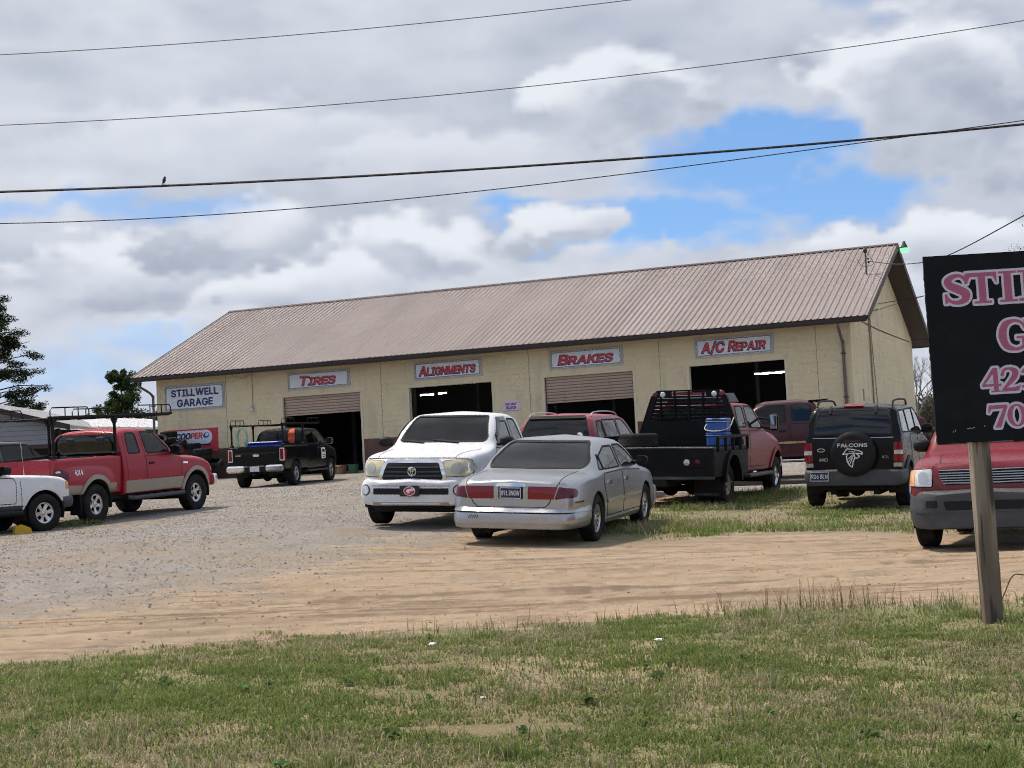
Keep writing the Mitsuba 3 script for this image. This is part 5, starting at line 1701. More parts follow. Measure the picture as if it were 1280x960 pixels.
    for sg in (-1, 1):
        c.p('fog_lamp_bezel', 'F', Point(sg*.745, .565).buffer(.085), 'plastic_grey', .006, .02, .04, on=bp)
        c.p('fog_lamp', 'F', Point(sg*.745, .565).buffer(.066), 'lens_white', .014, .02, .04, on=bp)
    c.p('bumper_seam', 'F', LineString([(-.62, .63), (.62, .63)]).buffer(.004), 'seam', .003, .01, on=bp)
    c.p('bumper_dirt', 'F', rpoly([(-.62, .345), (.62, .345), (.60, .385), (-.60, .385)], .01), 'paint_tan', .004, .01, on=bp)
    k = c.part('front_plate', ext_yz(rrect(-.155, .155, .475, .635, .015), 2.590, 2.598), 'decal_black', False)
    og = affinity.scale(Point(0, .555).buffer(1, quad_segs=16), .082, .060)
    inner = affinity.scale(og, .62, .56)
    gl = og.difference(inner).difference(sbox(.02, .555+.012, .10, .555+.040)).union(sbox(.0, .527, .072, .553))
    c.part('front_plate__lettering', ext_yz(og.buffer(.010), 2.598, 2.601), 'decal_white', False)
    c.part('front_plate__lettering', ext_yz(gl.intersection(og), 2.601, 2.604), 'decal_red', False)
    c.p('hood_seam', 'T', LineString([(2.25, -.62), (1.25, -.74)]).buffer(.005), 'seam', .003, .01)
    c.p('hood_seam', 'T', LineString([(2.25, .62), (1.25, .74)]).buffer(.005), 'seam', .003, .01)
    c.p('hood_seam', 'F', LineString([(-.80, 1.035), (-.46, 1.045), (.46, 1.045), (.80, 1.035)]).buffer(.006), 'seam', .003, .01, .04)
    c.part('rear_bumper', cbox(-2.93, -2.75, -.88, .88, .48, .66, .03), 'chrome')
    c.part('skid_plate', hull([(2.45, -.62, .34), (2.45, .62, .34), (2.2, -.70, .22), (2.2, .70, .22), (1.9, -.7, .40), (1.9, .7, .40)]), 'under', False)
    c.chassis(-2.65, 2.2, .7, .28, .5)
    r, b = rim_mesh(.205, .25, 5, .4, .84, .6)
    c.wheels(.38, .25, .205, r, b, ys=.80, tmat='rubber', lug=.013)
    c.finish(((.1, .88, True), (-.7, .88, False)), (.68, 1.2))
    return c


def silver_sedan():
    wb, tr = 2.85, 1.58
    phi = math.radians(71.8)
    c = Car('sedan', 'silver four-door sedan from behind with a full-width red tail lamp band', 'sedan', *centre_from_rear_right(.99, 22.55, phi, wb, tr), phi, wb, tr)
    shf = lambda ins=0.: loft([(-2.60, .82), (-2.575, .89), (-2.45, .945), (-2.0, .995), (-1.62, 1.02), (-1.5, 1.045), (-.85, 1.375), (-.62, 1.435), (-.1, 1.46), (.45, 1.43), (.62, 1.385), (1.35, 1.0), (1.48, .975), (2.0, .90), (2.38, .76), (2.46, .62)],
              [(-2.60, .74), (-2.45, .83), (-1.6, .93), (0, .95), (1.3, .92), (2.0, .83), (2.46, .6)],
              [(-2.60, .77), (-2.5, .85), (-2.25, .895), (-1.6, .92), (0, .935), (1.5, .925), (2.1, .88), (2.46, .66)],
              [(-2.60, .30), (-2.2, .24), (-1.0, .22), (1.0, .22), (2.46, .28)], tumble=.46, belt_in=.05, er=(.07, .05), rad=(.08, .22, .06, .12), hood_in=.15, crown=(.03, .055), n=96, inset=ins)
    sh = shf()
    c.shell(sh, 'paint_silver', [(1.425, .375, .335), (-1.425, .375, .335)], W=.93, cabin=(shf, -1.50, 1.36, .62))
    for v in 'RL':
        c.window('side_window', v, rpoly([(-1.18, .995), (-.98, .995), (-.98, 1.19), (-1.02, 1.19)], .01), 'glass_tint', .012)
        c.window('side_window', v, rpoly([(-.95, .995), (-.10, 1.0), (-.10, 1.30), (-.52, 1.30), (-.95, 1.18)], .03), 'glass_tint', .014)
        c.window('side_window', v, rpoly([(0., 1.0), (1.02, .99), (.55, 1.25), (.38, 1.305), (0., 1.31)], .03), 'glass_tint', .014)
        c.door(v, rpoly([(-.98, .55), (-.90, .34), (-.06, .34), (-.06, .945), (-1.02, .93), (-1.08, .80)], .03), 'paint_silver', .0045)
        c.door(v, rpoly([(-.02, .34), (1.05, .34), (1.12, .70), (1.10, .90), (-.02, .945)], .03), 'paint_silver', .0045)
        c.p('door_handle', v, rpoly([(-.90, .775), (-.74, .775), (-.74, .825), (-.90, .825)], .02), 'chrome', .024, .03)
        c.p('door_handle', v, rpoly([(.06, .785), (.22, .785), (.22, .835), (.06, .835)], .02), 'chrome', .024, .03)
        c.p('side_moulding', v, rpoly([(-.97, .52), (-.06, .53), (-.06, .575), (-.98, .57)], .01), 'paint_silver', .022, .03)
        c.p('side_moulding', v, rpoly([(-.02, .53), (1.0, .54), (1.02, .585), (-.02, .575)], .01), 'paint_silver', .022, .03)
        c.p('side_moulding__strip', v, rpoly([(-.96, .543), (.99, .555), (.99, .566), (-.96, .554)], 0), 'chrome', .027, .01)
        c.p('sill', v, rpoly([(-1.02, .235), (1.02, .235), (1.02, .30), (-1.0, .30)], .01), 'paint_silver', .012, .03)
        c.p('side_marker', v, rpoly([(-2.42, .60), (-2.14, .60), (-2.14, .625), (-2.42, .625)], .005), 'lens_red_dark', .010, .02)
        c.p('fuel_door', v, rpoly([(-1.72, .70), (-1.52, .70), (-1.52, .86), (-1.72, .86)], .03), 'paint_silver', .002, .01) if v == 'L' else None
        c.mirror(.82, .89, 1.06, -1 if v == 'R' else 1, .19, .13, .10, 'plastic_black')
    c.window('rear_window', 'B', rpoly([(-.76, 1.035), (.76, 1.035), (.58, 1.37), (-.58, 1.37)], .07), 'glass_dark', .02)
    c.window('windscreen', 'F', rpoly([(-.72, 1.03), (.72, 1.03), (.58, 1.37), (-.58, 1.37)], .05), 'glass_tint')
    # boot lid, lamps and plate
    c.gap('B', [(-.66, .88), (-.54, .60), (-.47, .545), (.47, .545), (.54, .60), (.66, .88)], .012, 'boot_lid_gap')
    c.gap('T', [(-2.55, -.66), (-1.62, -.66)], .010, 'boot_lid_gap'); c.gap('T', [(-2.55, .66), (-1.62, .66)], .010, 'boot_lid_gap')
    for sg in (-1, 1):
        c.p('tail_lamp', 'B', rpoly([(sg*.245, .655), (sg*.60, .655), (sg*.655, .82), (sg*.245, .825)], .008), 'lens_red', .010, .03, .05)
        c.p('tail_lamp', 'B', rpoly([(sg*.615, .655), (sg*.775, .675), (sg*.80, .74), (sg*.765, .80), (sg*.67, .82)], .01), 'lens_red_dark', .010, .03, .05)
        c.p('tail_lamp_side', 'R' if sg < 0 else 'L', rpoly([(-2.57, .67), (-2.38, .68), (-2.30, .74), (-2.36, .79), (-2.57, .81)], .02), 'lens_red_dark', .008, .03, .05)
        c.p('reversing_lamp', 'B', rpoly([(sg*.175, .66), (sg*.24, .66), (sg*.24, .815), (sg*.175, .815)], .006), 'lens_grey', .012, .03, .05)
    c.p('plate_recess', 'B', rpoly([(-.172, .655), (.172, .655), (.172, .815), (-.172, .815)], .01), 'seam', .008, .02)
    c.p('boot_handle', 'B', rpoly([(-.26, .815), (.26, .815), (.17, .862), (-.17, .862)], .015), 'chrome', .028, .03, .05)
    c.plate('B', 0, .735, [('891 BNGW', .062, .0)], off=.018, w=.30, h=.15)
    bp = loft([(-2.70, .50), (-2.5, .595), (-1.85, .60)], [(-2.70, .46), (-1.85, .54)], [(-2.70, .62), (-2.62, .78), (-2.4, .895), (-1.85, .94)], [(-2.70, .25), (-1.85, .25)], tumble=0, belt_in=.03, hood_in=.05, er=(.02, .07), rad=(.06, .2, .06, .05), n=30)
    bp = tm(mf(bp)-mf(bx(-2.44, -1.5, -.79, .79, .1, .9))-mf(bar((-1.425, -1.2, .335), (-1.425, 1.2, .335), .38, 40)))
    c.bp = bp
    c.part('bumper', bp, 'paint_silver', 40)
    c.p('bumper_moulding', 'B', rpoly([(-.86, .475), (.86, .475), (.86, .525), (-.86, .525)], .015), 'paint_silver', .016, .03, .04, on=bp)
    c.p('bumper_moulding', 'B', rpoly([(-.85, .464), (.85, .464), (.85, .474), (-.85, .474)], 0), 'seam', .004, .01, .04, on=bp)
    for vv in 'RL':
        c.p('bumper_moulding', vv, rpoly([(-2.58, .475), (-1.87, .475), (-1.87, .525), (-2.58, .525)], .015), 'paint_silver', .016, .03, .04, on=bp)
    c.p('bumper_step', 'B', rpoly([(-.80, .27), (.80, .27), (.80, .335), (-.80, .335)], .02), 'paint_silver', .014, .03, on=bp)
    c.p('bumper_scuff', 'B', unary_union([LineString([(.44+i*.03, .43+.01*(i % 2)), (.452+i*.03, .395)]).buffer(.005) for i in range(5)]), 'decal_black', .003, .005, .03, on=bp)
    fb_ = loft([(2.0, .64), (2.54, .58)], [(2.0, .6), (2.54, .55)], [(2.0, .93), (2.35, .86), (2.54, .68)], [(2.0, .25), (2.54, .27)], tumble=0, belt_in=.02, hood_in=.05, er=(.06, .02), rad=(.06, .2, .06, .05), n=20)
    fb_ = tm(mf(fb_)-mf(bar((1.425, -1.2, .335), (1.425, 1.2, .335), .38, 40)))
    c.part('bumper', fb_, 'paint_silver', 40)
    for sg in (-1, 1):
        c.p('headlight', 'F', rpoly([(sg*.42, .63), (sg*.76, .65), (sg*.70, .76), (sg*.42, .75)], .02), 'lens_white', .01)
    c.p('grille', 'F', rpoly([(-.36, .62), (.36, .62), (.32, .76), (-.32, .76)], .04), 'chrome', .012)
    c.chassis(-2.45, 2.2, .7, .17, .34)
    r, b = rim_mesh(.20, .22, 14, .34, .90, .62, dish=.02)
    c.wheels(.33, .215, .20, r, b, ys=.80)
    c.finish(((-.05, .55, True), (-1.0, .42, False)), (.55, .90))
    c.part('parcel_shelf', cbox(-1.58, -1.12, -.66, .66, .96, 1.0, .01), 'lining', False)
    return c


def red_suv():
    wb, tr = 2.70, 1.58
    phi = math.radians(72)
    c = Car('suv', 'faded red wagon with roof rails and a round rear window sticker behind the sedan', 'suv', 1.43, 33.9, phi, wb, tr, lift=.07)
    shf = lambda ins=0.: loft([(-2.28, .95), (-2.24, 1.15), (-2.05, 1.55), (-1.9, 1.68), (-1.5, 1.725), (0, 1.73), (.5, 1.68), (1.35, 1.12), (1.5, 1.08), (2.1, .98), (2.35, .8)],
              [(-2.28, 1.1), (-1, 1.12), (1.3, 1.06), (2.35, .74)], [(-2.28, .80), (-1.9, .90), (0, .94), (1.5, .93), (2.0, .88), (2.35, .68)], [(-2.28, .35), (0, .3), (2.35, .35)],
              tumble=.32, er=(.08, .08), rad=(.07, .22, .07, .14), inset=ins)
    sh = shf()
    c.shell(sh, 'paint_pinkred', [(1.35, .40, .35), (-1.35, .40, .35)], W=.93, cabin=(shf, -2.2, 1.36, .75))
    for v in 'RL':
        c.window('side_window', v, rpoly([(-1.95, 1.18), (-1.42, 1.17), (-1.42, 1.56), (-1.75, 1.54)], .05), 'glass_tint')
        c.window('side_window', v, rpoly([(-1.36, 1.17), (-.38, 1.16), (-.38, 1.58), (-1.36, 1.57)], .04), 'glass_tint')
        c.window('side_window', v, rpoly([(-.28, 1.16), (.95, 1.12), (.42, 1.48), (.20, 1.58), (-.28, 1.59)], .04), 'glass_tint')
        c.door(v, rpoly([(-1.34, .42), (-.36, .42), (-.36, 1.11), (-1.34, 1.12)], .03), 'paint_pinkred')
        c.door(v, rpoly([(-.30, .42), (.92, .42), (.95, 1.05), (-.30, 1.11)], .03), 'paint_pinkred')
        sg = -1 if v == 'R' else 1
        c.mirror(.82, .90, 1.18, sg, .2, .15, .1)
        c.part('roof_rail', tube(smoothpath([(-1.75, sg*.64, 1.66), (-1.55, sg*.64, 1.735), (-.6, sg*.65, 1.755), (.1, sg*.64, 1.73), (.38, sg*.63, 1.66)], 5), .012, 8), 'alloy')
        c.p('tail_lamp', 'B', rpoly([(sg*.62, .85), (sg*.80, .85), (sg*.82, 1.12), (sg*.68, 1.12)], .03), 'lens_red', .01, .03)
    c.window('rear_window', 'B', rpoly([(-.72, 1.20), (.72, 1.20), (.60, 1.62), (-.60, 1.62)], .07), 'glass_tint')
    c.window('windscreen', 'F', rpoly([(-.74, 1.16), (.74, 1.16), (.62, 1.62), (-.62, 1.62)], .05), 'glass_tint')
    c.p('spoiler', 'B', rpoly([(-.60, 1.60), (.60, 1.60), (.56, 1.655), (-.56, 1.655)], .02), 'seam', .03, .05)
    c.p('wiper', 'B', LineString([(-.02, 1.24), (.05, 1.28), (-.50, 1.27)]).buffer(.018), 'seam', .03, .02)
    st = c.p('sticker', 'B', Point(-.52, 1.27).buffer(.062), 'decal_white', .012, .006, .04)
    c.p('sticker__centre', 'B', Point(-.52, 1.27).buffer(.03), 'decal_yellow', .015, .006, .04)
    c.part('aerial', bar((-1.6, .1, 1.72), (-1.75, .1, 1.86), .008, 6), 'plastic_black', False)
    c.chassis(-2.1, 2.1, .7, .22, .4)
    r, b = rim_mesh(.21, .22, 5, .4, .85, .6)
    c.wheels(.35, .22, .21, r, b, ys=.80)
    c.finish(((.0, .75, True), (-.95, .75, False)), (.65, 1.1))
    return c


def sd_shell(ins=0.):
    """tall heavy pickup cab and hood, extended cab; rear of cab at x=-.20"""
    return loft([(-.20, 1.80), (-.12, 1.92), (.3, 1.98), (1.05, 1.96), (1.28, 1.89), (1.82, 1.43), (1.92, 1.40), (2.5, 1.36), (2.85, 1.26), (2.95, 1.1)],
                [(-.2, 1.38), (1.7, 1.36), (2.0, 1.28), (2.95, 1.1)], [(-.2, .96), (.5, .985), (2.2, 1.0), (2.7, .97), (2.95, .88)], [(-.2, .55), (1.3, .55), (2.95, .62)], tumble=.26, belt_in=.035, er=(.06, .03), rad=(.05, .2, .06, .12), inset=ins)


def sd_details(c, m, glass=('glass_clear', 'glass_clear')):
    for v in 'RL':
        c.window('side_window', v, rpoly([(-.08, 1.46), (.44, 1.46), (.44, 1.86), (.0, 1.86)], .04), glass[1])
        c.window('side_window', v, rpoly([(.60, 1.44), (1.56, 1.42), (1.16, 1.80), (1.05, 1.86), (.60, 1.87)], .04), glass[0])
        c.door(v, rpoly([(.52, .66), (1.74, .66), (1.74, 1.28), (1.64, 1.36), (.54, 1.38)], .03), m)
        c.door(v, rpoly([(-.14, .66), (.47, .66), (.47, 1.38), (-.10, 1.38)], .03), m)
        c.gap(v, [(.50, 1.38), (.50, 1.9)])
        c.p('side_moulding', v, rpoly([(-.14, .90), (1.70, .88), (1.70, .93), (-.14, .95)], .01), 'chrome' if m == 'paint_maroon' else m, .02, .03)
        c.p('door_handle', v, rpoly([(.58, 1.18), (.78, 1.18), (.78, 1.23), (.58, 1.23)], .02), 'plastic_black', .024, .03)
    c.window('windscreen', 'F', rpoly([(-.78, 1.47), (.78, 1.47), (.68, 1.88), (-.68, 1.88)], .05), 'glass_tint')
    c.window('rear_window', 'B', rpoly([(-.74, 1.46), (.74, 1.46), (.66, 1.86), (-.66, 1.86)], .05), 'glass_dark')
    c.p('grille', 'F', rpoly([(-.52, .85), (.52, .85), (.56, 1.2), (-.56, 1.2)], .04), 'chrome', .02)
    for sg in (-1, 1):
        c.p('headlight', 'F', rpoly([(sg*.60, .88), (sg*.86, .90), (sg*.86, 1.18), (sg*.60, 1.18)], .03), 'lens_white', .012)
    c.part('bumper', loft([(2.75, .84), (3.08, .84)], [(2.75, .78), (3.08, .78)], [(2.75, 1.0), (2.95, .97), (3.08, .8)], [(2.75, .56), (3.08, .56)], tumble=0, belt_in=.02, hood_in=.04, er=(.06, .02), rad=(.05, .1, .05, .04), n=14), 'chrome', 40)


def flatbed():
    wb, tr = 4.17, 1.72
    phi = math.radians(66.8)
    c = Car('flatbed_truck', 'red heavy truck with a black flat bed, louvred rack and blue coolers on deck', 'flatbed truck', *centre_from_rear_right(3.80, 30.1, phi, wb, 1.86), phi, wb, 1.86)
    shf = lambda ins=0.: loft([(-.75, 1.80), (-.67, 1.92), (-.3, 1.98), (.55, 1.96), (.78, 1.89), (1.32, 1.43), (1.42, 1.40), (2.0, 1.36), (2.55, 1.26), (2.65, 1.1)],
              [(-.75, 1.38), (1.2, 1.36), (1.5, 1.28), (2.65, 1.1)], [(-.75, .95), (.0, .975), (1.9, 1.0), (2.4, .97), (2.65, .88)], [(-.75, .55), (.8, .55), (2.65, .62)], tumble=.26, belt_in=.035, er=(.06, .03), rad=(.05, .2, .06, .12), inset=ins)
    sh = shf()
    c.shell(sh, 'paint_red_b', [(2.085, .50, .44)], W=1.0, cabin=(shf, -.69, 1.36, 1.02))
    for v in 'RL':
        c.window('side_window', v, rpoly([(-.62, 1.46), (-.10, 1.46), (-.10, 1.86), (-.54, 1.86)], .04), 'glass_clear')
        c.window('side_window', v, rpoly([(.06, 1.44), (1.04, 1.42), (.66, 1.80), (.55, 1.86), (.06, 1.87)], .04), 'glass_clear')
        c.door(v, rpoly([(.02, .66), (1.24, .66), (1.24, 1.28), (1.14, 1.36), (.04, 1.38)], .03), 'paint_red_b')
        c.door(v, rpoly([(-.66, .66), (-.03, .66), (-.03, 1.38), (-.62, 1.38)], .03), 'paint_red_b')
        c.gap(v, [(-.01, 1.38), (-.01, 1.9)])
        c.p('side_moulding', v, rpoly([(-.66, .86), (1.22, .84), (1.22, .93), (-.66, .95)], .015), 'paint_red_b', .022, .03)
        sg = -1 if v == 'R' else 1
        arc = Point(2.085, .44).buffer(.60, quad_segs=12).difference(Point(2.085, .44).buffer(.503, quad_segs=12)).intersection(sbox(1, .60, 3.2, 2))
        c.p('wheel_arch_trim', v, arc, 'paint_red_b', .03, .07, .06)
        # towing mirror on two arms
        my = sg*1.21
        c.part('mirror_arm', cat([bar((1.0, sg*.90, 1.44), (.98, my-sg*.08, 1.40), .022), bar((.98, sg*.88, 1.62), (.98, my-sg*.08, 1.60), .022)]), 'plastic_black')
        c.part('mirror', cbox(.93, 1.05, my-.09, my+.09, 1.36, 1.70, .03), 'plastic_black', 30)
        c.part('mirror_glass', cbox(.922, .931, my-.07, my+.07, 1.39, 1.67, .003), 'mirror_glass', False)
        c.part('running_board', cbox(-.55, 1.30, sg*1.0-.11, sg*1.0+.09, .46, .53, .02), 'plastic_grey')
    c.window('windscreen', 'F', rpoly([(-.78, 1.47), (.78, 1.47), (.68, 1.88), (-.68, 1.88)], .05), 'glass_tint')
    c.window('rear_window', 'B', rpoly([(-.74, 1.46), (.74, 1.46), (.66, 1.86), (-.66, 1.86)], .05), 'glass_dark')
    c.p('grille', 'F', rpoly([(-.52, .85), (.52, .85), (.56, 1.2), (-.56, 1.2)], .04), 'chrome', .02)
    for sg in (-1, 1):
        c.p('headlight', 'F', rpoly([(sg*.60, .88), (sg*.86, .90), (sg*.86, 1.18), (sg*.60, 1.18)], .03), 'lens_white', .012)
    c.part('bumper', loft([(2.45, .84), (2.78, .84)], [(2.45, .78), (2.78, .78)], [(2.45, 1.0), (2.65, .97), (2.78, .8)], [(2.45, .56), (2.78, .56)], tumble=0, belt_in=.02, hood_in=.04, er=(.06, .02), rad=(.05, .1, .05, .04), n=14), 'chrome', 40)
    # roof fairing
    pts = []
    for x, z0, z1, w in ((-.62, 1.93, 1.99, .62), (-.20, 1.96, 2.13, .66), (.30, 1.96, 2.14, .66), (.52, 1.95, 2.04, .60)):
        for sg in (-1, 1):
            pts += [(x, sg*w, z0), (x, sg*(w-.10), z1)]
    c.part('roof_fairing', hull(pts), 'plastic_grey', 30)
    # the bed: deck, rear apron with lamps, side skirts with round wheel arches
    B0, B1, HW, zt, zb = -3.30, -.92, 1.16, 1.10, .58
    c.part('deck', cbox(B0, B1, -HW, HW, zt-.07, zt, .008), 'paint_flatblack', False)
    c.part('rear_apron', cbox(B0-.03, B0+.05, -HW, HW, zb, zt-.005, .01), 'paint_flatblack', False)
    c.part('rear_edge_rail', cbox(B0-.05, B0+.06, -HW-.01, HW+.01, zt-.012, zt+.025, .008), 'rail_worn', False)
    c.part('rear_bottom_rail', cbox(B0-.07, B0+.05, -HW, HW, zb-.045, zb+.01, .01), 'rail_worn', False)
    for sg in (-1, 1):
        prof = sbox(B0+.05, zb, B1, zt-.07).difference(Point(-2.085, .44).buffer(.52, quad_segs=16))
        c.part('side_skirt', ext_xz(prof, sg*HW, sg*(HW-.04)), 'paint_flatblack', False)
        arch = Point(-2.085, .44).buffer(.60, quad_segs=16).difference(Point(-2.085, .44).buffer(.515, quad_segs=16)).intersection(sbox(-4, .46, 0, 2))
        c.part('wheel_arch', ext_xz(arch, sg*(HW+.05), sg*(HW-.35)), 'paint_flatblack', 30)
        for q in (.42, .72):
            pass
        # lamps in the rear apron
        c.part('lamp_panel', cbox(B0-.042, B0-.02, sg*.52-.02, sg*.52+.46*sg+.02*sg, .76, .94, .004) if sg > 0 else cbox(B0-.042, B0-.02, -1.02, -.48, .76, .94, .004), 'rack_black', False)
        for q, mm in ((.66, 'lens_white'), (.86, 'lens_red_dark')):
            d = lathe([(0, .022), (.045, .018), (.058, .004), (.062, -.01)], 24).apply_transform(trimesh.transformations.rotation_matrix(-math.pi/2, [0, 1, 0])).apply_translation((B0-.045, sg*q, .85))
            c.part('reversing_lamp' if mm == 'lens_white' else 'tail_lamp', d, mm, 30)
        # short stake side at the front of the deck
        for z in (zt+.20,):
            c.part('side_rail', cbox(B0+.25, B1, sg*HW-.02, sg*HW+.02, z-.03, z+.025, .006), 'paint_flatblack', False)
        for x in np.linspace(B0+.28, B1-.05, 5):
            c.part('stake', cbox(x-.025, x+.025, sg*HW-.03, sg*HW+.03, zt-.06, zt+.19, .006), 'paint_flatblack', False)
    # headache rack
    x0 = B1-.02
    zt2 = 2.20
    outer = rpoly([(-1.10, zt), (1.10, zt), (1.08, zt+.10), (.77, zt2-.12), (.64, zt2), (-.64, zt2), (-.77, zt2-.12), (-1.08, zt+.10)], .06, 6)
    win = rpoly([(-.80, 1.60), (.80, 1.60), (.66, 2.045), (-.66, 2.045)], .02)
    light = sbox(-.36, 2.085, .36, 2.17)
    c.part('headache_rack', ext_yz(outer.difference(win).difference(light), x0-.05, x0+.03), 'paint_flatblack', 30)
    rimp = outer.difference(outer.buffer(-.025))
    c.part('headache_rack__edge', ext_yz(rimp.intersection(sbox(-2, zt+.02, 2, 3)), x0-.062, x0-.051), 'rack_black', False)
    for i, z in enumerate(np.linspace(1.645, 2.005, 6)):
        w = .80-(z-1.60)*.31
        m = bx(-.004, .004, -w, w, -.035, .035)
        m.apply_transform(trimesh.transformations.rotation_matrix(math.radians(-38), [0, 1, 0])); m.apply_translation((x0-.01, 0, z))
        c.part('headache_rack__louvre', m, 'rail_worn', False)
    for y in np.linspace(-.58, .58, 5):
        c.part('headache_rack__upright', bx(x0-.055, x0+.02, y-.014, y+.014, 1.60, 2.19), 'paint_flatblack', False)
    c.part('light_bar', cbox(x0-.03, x0+.02, -.34, .34, 2.10, 2.16, .01), 'lens_red', False)
    for y, mm, nm in ((-.79, 'lens_red', 'brake_lamp'), (-.61, 'lens_white', 'work_lamp'), (.61, 'lens_white', 'work_lamp'), (.79, 'lens_red_dark', 'brake_lamp')):
        yy = y*.86
        d = lathe([(0, .024), (.042, .02), (.056, .006), (.060, -.01)], 24).apply_transform(trimesh.transformations.rotation_matrix(-math.pi/2, [0, 1, 0])).apply_translation((x0-.056, yy, 2.115))
        c.part(nm, d, mm, 30)
    c.part('wheel_guard', cat([bx(-3.25, -1.0, s*.5-.02, s*.5+.02, .5, 1.03) for s in (-1, 1)]), 'under', False)
    c.part('tow_plate', cbox(B0-.06, B0+.3, -.28, .28, .40, .58, .02), 'under', False)
    for sg in (-1, 1):
        c.part('mud_flap', bx(-2.78, -2.76, sg*.62 if sg > 0 else -1.12, 1.12 if sg > 0 else -.62, .20, .60), 'plastic_black', False)
    c.part('flap_weight', cat([bx(-2.80, -2.77, .64, 1.10, .22, .27), bx(-2.80, -2.77, -1.10, -.64, .22, .27)]), 'rail_worn', False)
    c.chassis(-3.2, 2.5, .55, .42, .66)
    # wheels: front singles, rear doubles with deep dish
    ty = tyre_mesh(.40, .24, .205)
    rf, bf = rim_mesh(.205, .24, 8, .5, .82, .45, style='round', dish=-.05)
    rr_, br_ = rim_mesh(.205, .24, 8, .5, .82, .45, style='round', dish=.10)
    for sg in (-1, 1):
        A = TO_R if sg < 0 else TO_L
        for x, y, rim, back, mm in ((2.085, .86, rf, bf, 'chrome'), (-2.085, .98, rr_, br_, 'steel_wheel'), (-2.085, .70, rr_, br_, 'steel_wheel')):
            L = A.copy(); L[:3, 3] = (x, sg*y, .40)
            k = nx(f'{c.key}__wheel')
            put(k+'__tyre', ty, 'rubber_dusty' if x < 0 else 'rubber', 32, c.M @ L)
            put(k+'__rim', rim, mm, 30, c.M @ L)
            put(k+'__hub', back, 'under', 30, c.M @ L)
    c.finish(((.3, 1.04, True), (-.5, 1.04, False)), (.9, 1.36))
    # on the deck
    k = num('spare_tyre')
    L = np.eye(4); L[:3, 3] = (-2.95, .62, zt+.125)
    lab(k, 'worn tyre lying flat on the deck of the flatbed truck', 'tyre')
    Mx = c.M @ mat4((B0+.55, .60, zt+.36)) @ trimesh.transformations.rotation_matrix(math.radians(90), [0, 1, 0])
    put(k, tyre_mesh(.36, .27, .21), 'rubber_dusty', 32, c.M @ mat4((B0+.62, .52, zt+.37)) @ TO_R @ np.diag([1, 1, 2.9, 1.]) if False else c.M @ mat4((B0+.50, .42, zt+.14)))
    for i, (z, txt) in enumerate(((zt, 'lower of two stacked blue coolers on the flatbed truck'), (zt+.271, 'upper of two stacked blue coolers, with a pale bail handle, on the flatbed truck'))):
        k = num('cooler')
        lab(k, txt, 'cooler', None)
        cx0, cy0 = B1-.50, -.72
        put(k+'__tub', cbox(cx0-.17, cx0+.17, cy0-.195, cy0+.195, z, z+.205, .025), 'cooler_blue', 30, c.M)
        put(k+'__lid', cbox(cx0-.18, cx0+.18, cy0-.205, cy0+.205, z+.205, z+.268, .02), 'cooler_blue', 30, c.M)
        put(k+'__lid_seam', cbox(cx0-.183, cx0+.183, cy0-.208, cy0+.208, z+.199, z+.210, .002), 'plate_white', False, c.M)
        if i:
            hp = smoothpath([(cx0-.0, cy0+.235, z+.16), (cx0-.14, cy0+.23, z+.06), (cx0-.20, cy0+.09, z+.02), (cx0-.20, cy0-.12, z+.03), (cx0-.12, cy0-.26, z+.10), (cx0, cy0-.31, z+.28)], 6)
            put(k+'__handle', tube(hp, .010, 6), 'handle_pale', True, c.M)
            put(k+'__grip', cbox(cx0-.185, cx0-.178, cy0-.08, cy0+.08, z+.24, z+.262, .002), 'seam', False, c.M)
    return c


def maroon_truck():
    wb, tr = 3.6, 1.72
    phi = math.radians(171.5)
    c = Car('pickup_truck', 'dark maroon extended cab pickup facing left, side on, behind the flatbed truck', 'pickup truck', 7.50, 40.9, phi, wb, tr)
    sh = sd_shell()
    bed = loft([(-2.8, 1.42), (-.24, 1.42)], [(-2.8, 1.35), (-.24, 1.35)], [(-2.8, .985), (-.24, .985)], [(-2.8, .6), (-.24, .58)], tumble=0, belt_in=.02, hood_in=.03, crown=(.02, .02), er=(.01, .05), rad=(.03, .2, .05, .03), n=16)
    c.shell(sh, 'paint_maroon', [(2.05, .50, .44), (-1.55, .50, .44)], W=1.0, joins=(bed,), cuts=(bx(-2.75, -.32, -.82, .82, .85, 2),), cabin=(sd_shell, -.14, 1.86, 1.02))
    sd_details(c, 'paint_maroon', ('glass_clear', 'glass_dark'))
    for sg in (-1, 1):
        c.mirror(1.46, .96, 1.52, sg, .22, .26, .12)
        c.part('running_board', cbox(-.1, 1.6, sg*1.0-.11, sg*1.0+.09, .44, .50, .02), 'chrome')
    c.part('roof_spoiler', hull([(-.26, -.70, 1.88), (-.26, .70, 1.88), (-.5, -.72, 1.97), (-.5, .72, 1.97), (.0, -.70, 1.95), (.0, .70, 1.95), (-.45, -.72, 1.93), (-.45, .72, 1.93)]), 'paint_black', 30)
    c.chassis(-2.7, 2.5, .7, .40, .62)
    r, b = rim_mesh(.21, .25, 8, .5, .8, .5)
    c.wheels(.40, .25, .21, r, b, xs=(2.05, -1.55), ys=.86)
    c.finish(((.85, 1.04, True), (.05, 1.04, False)), (1.4, 1.36))
    return c


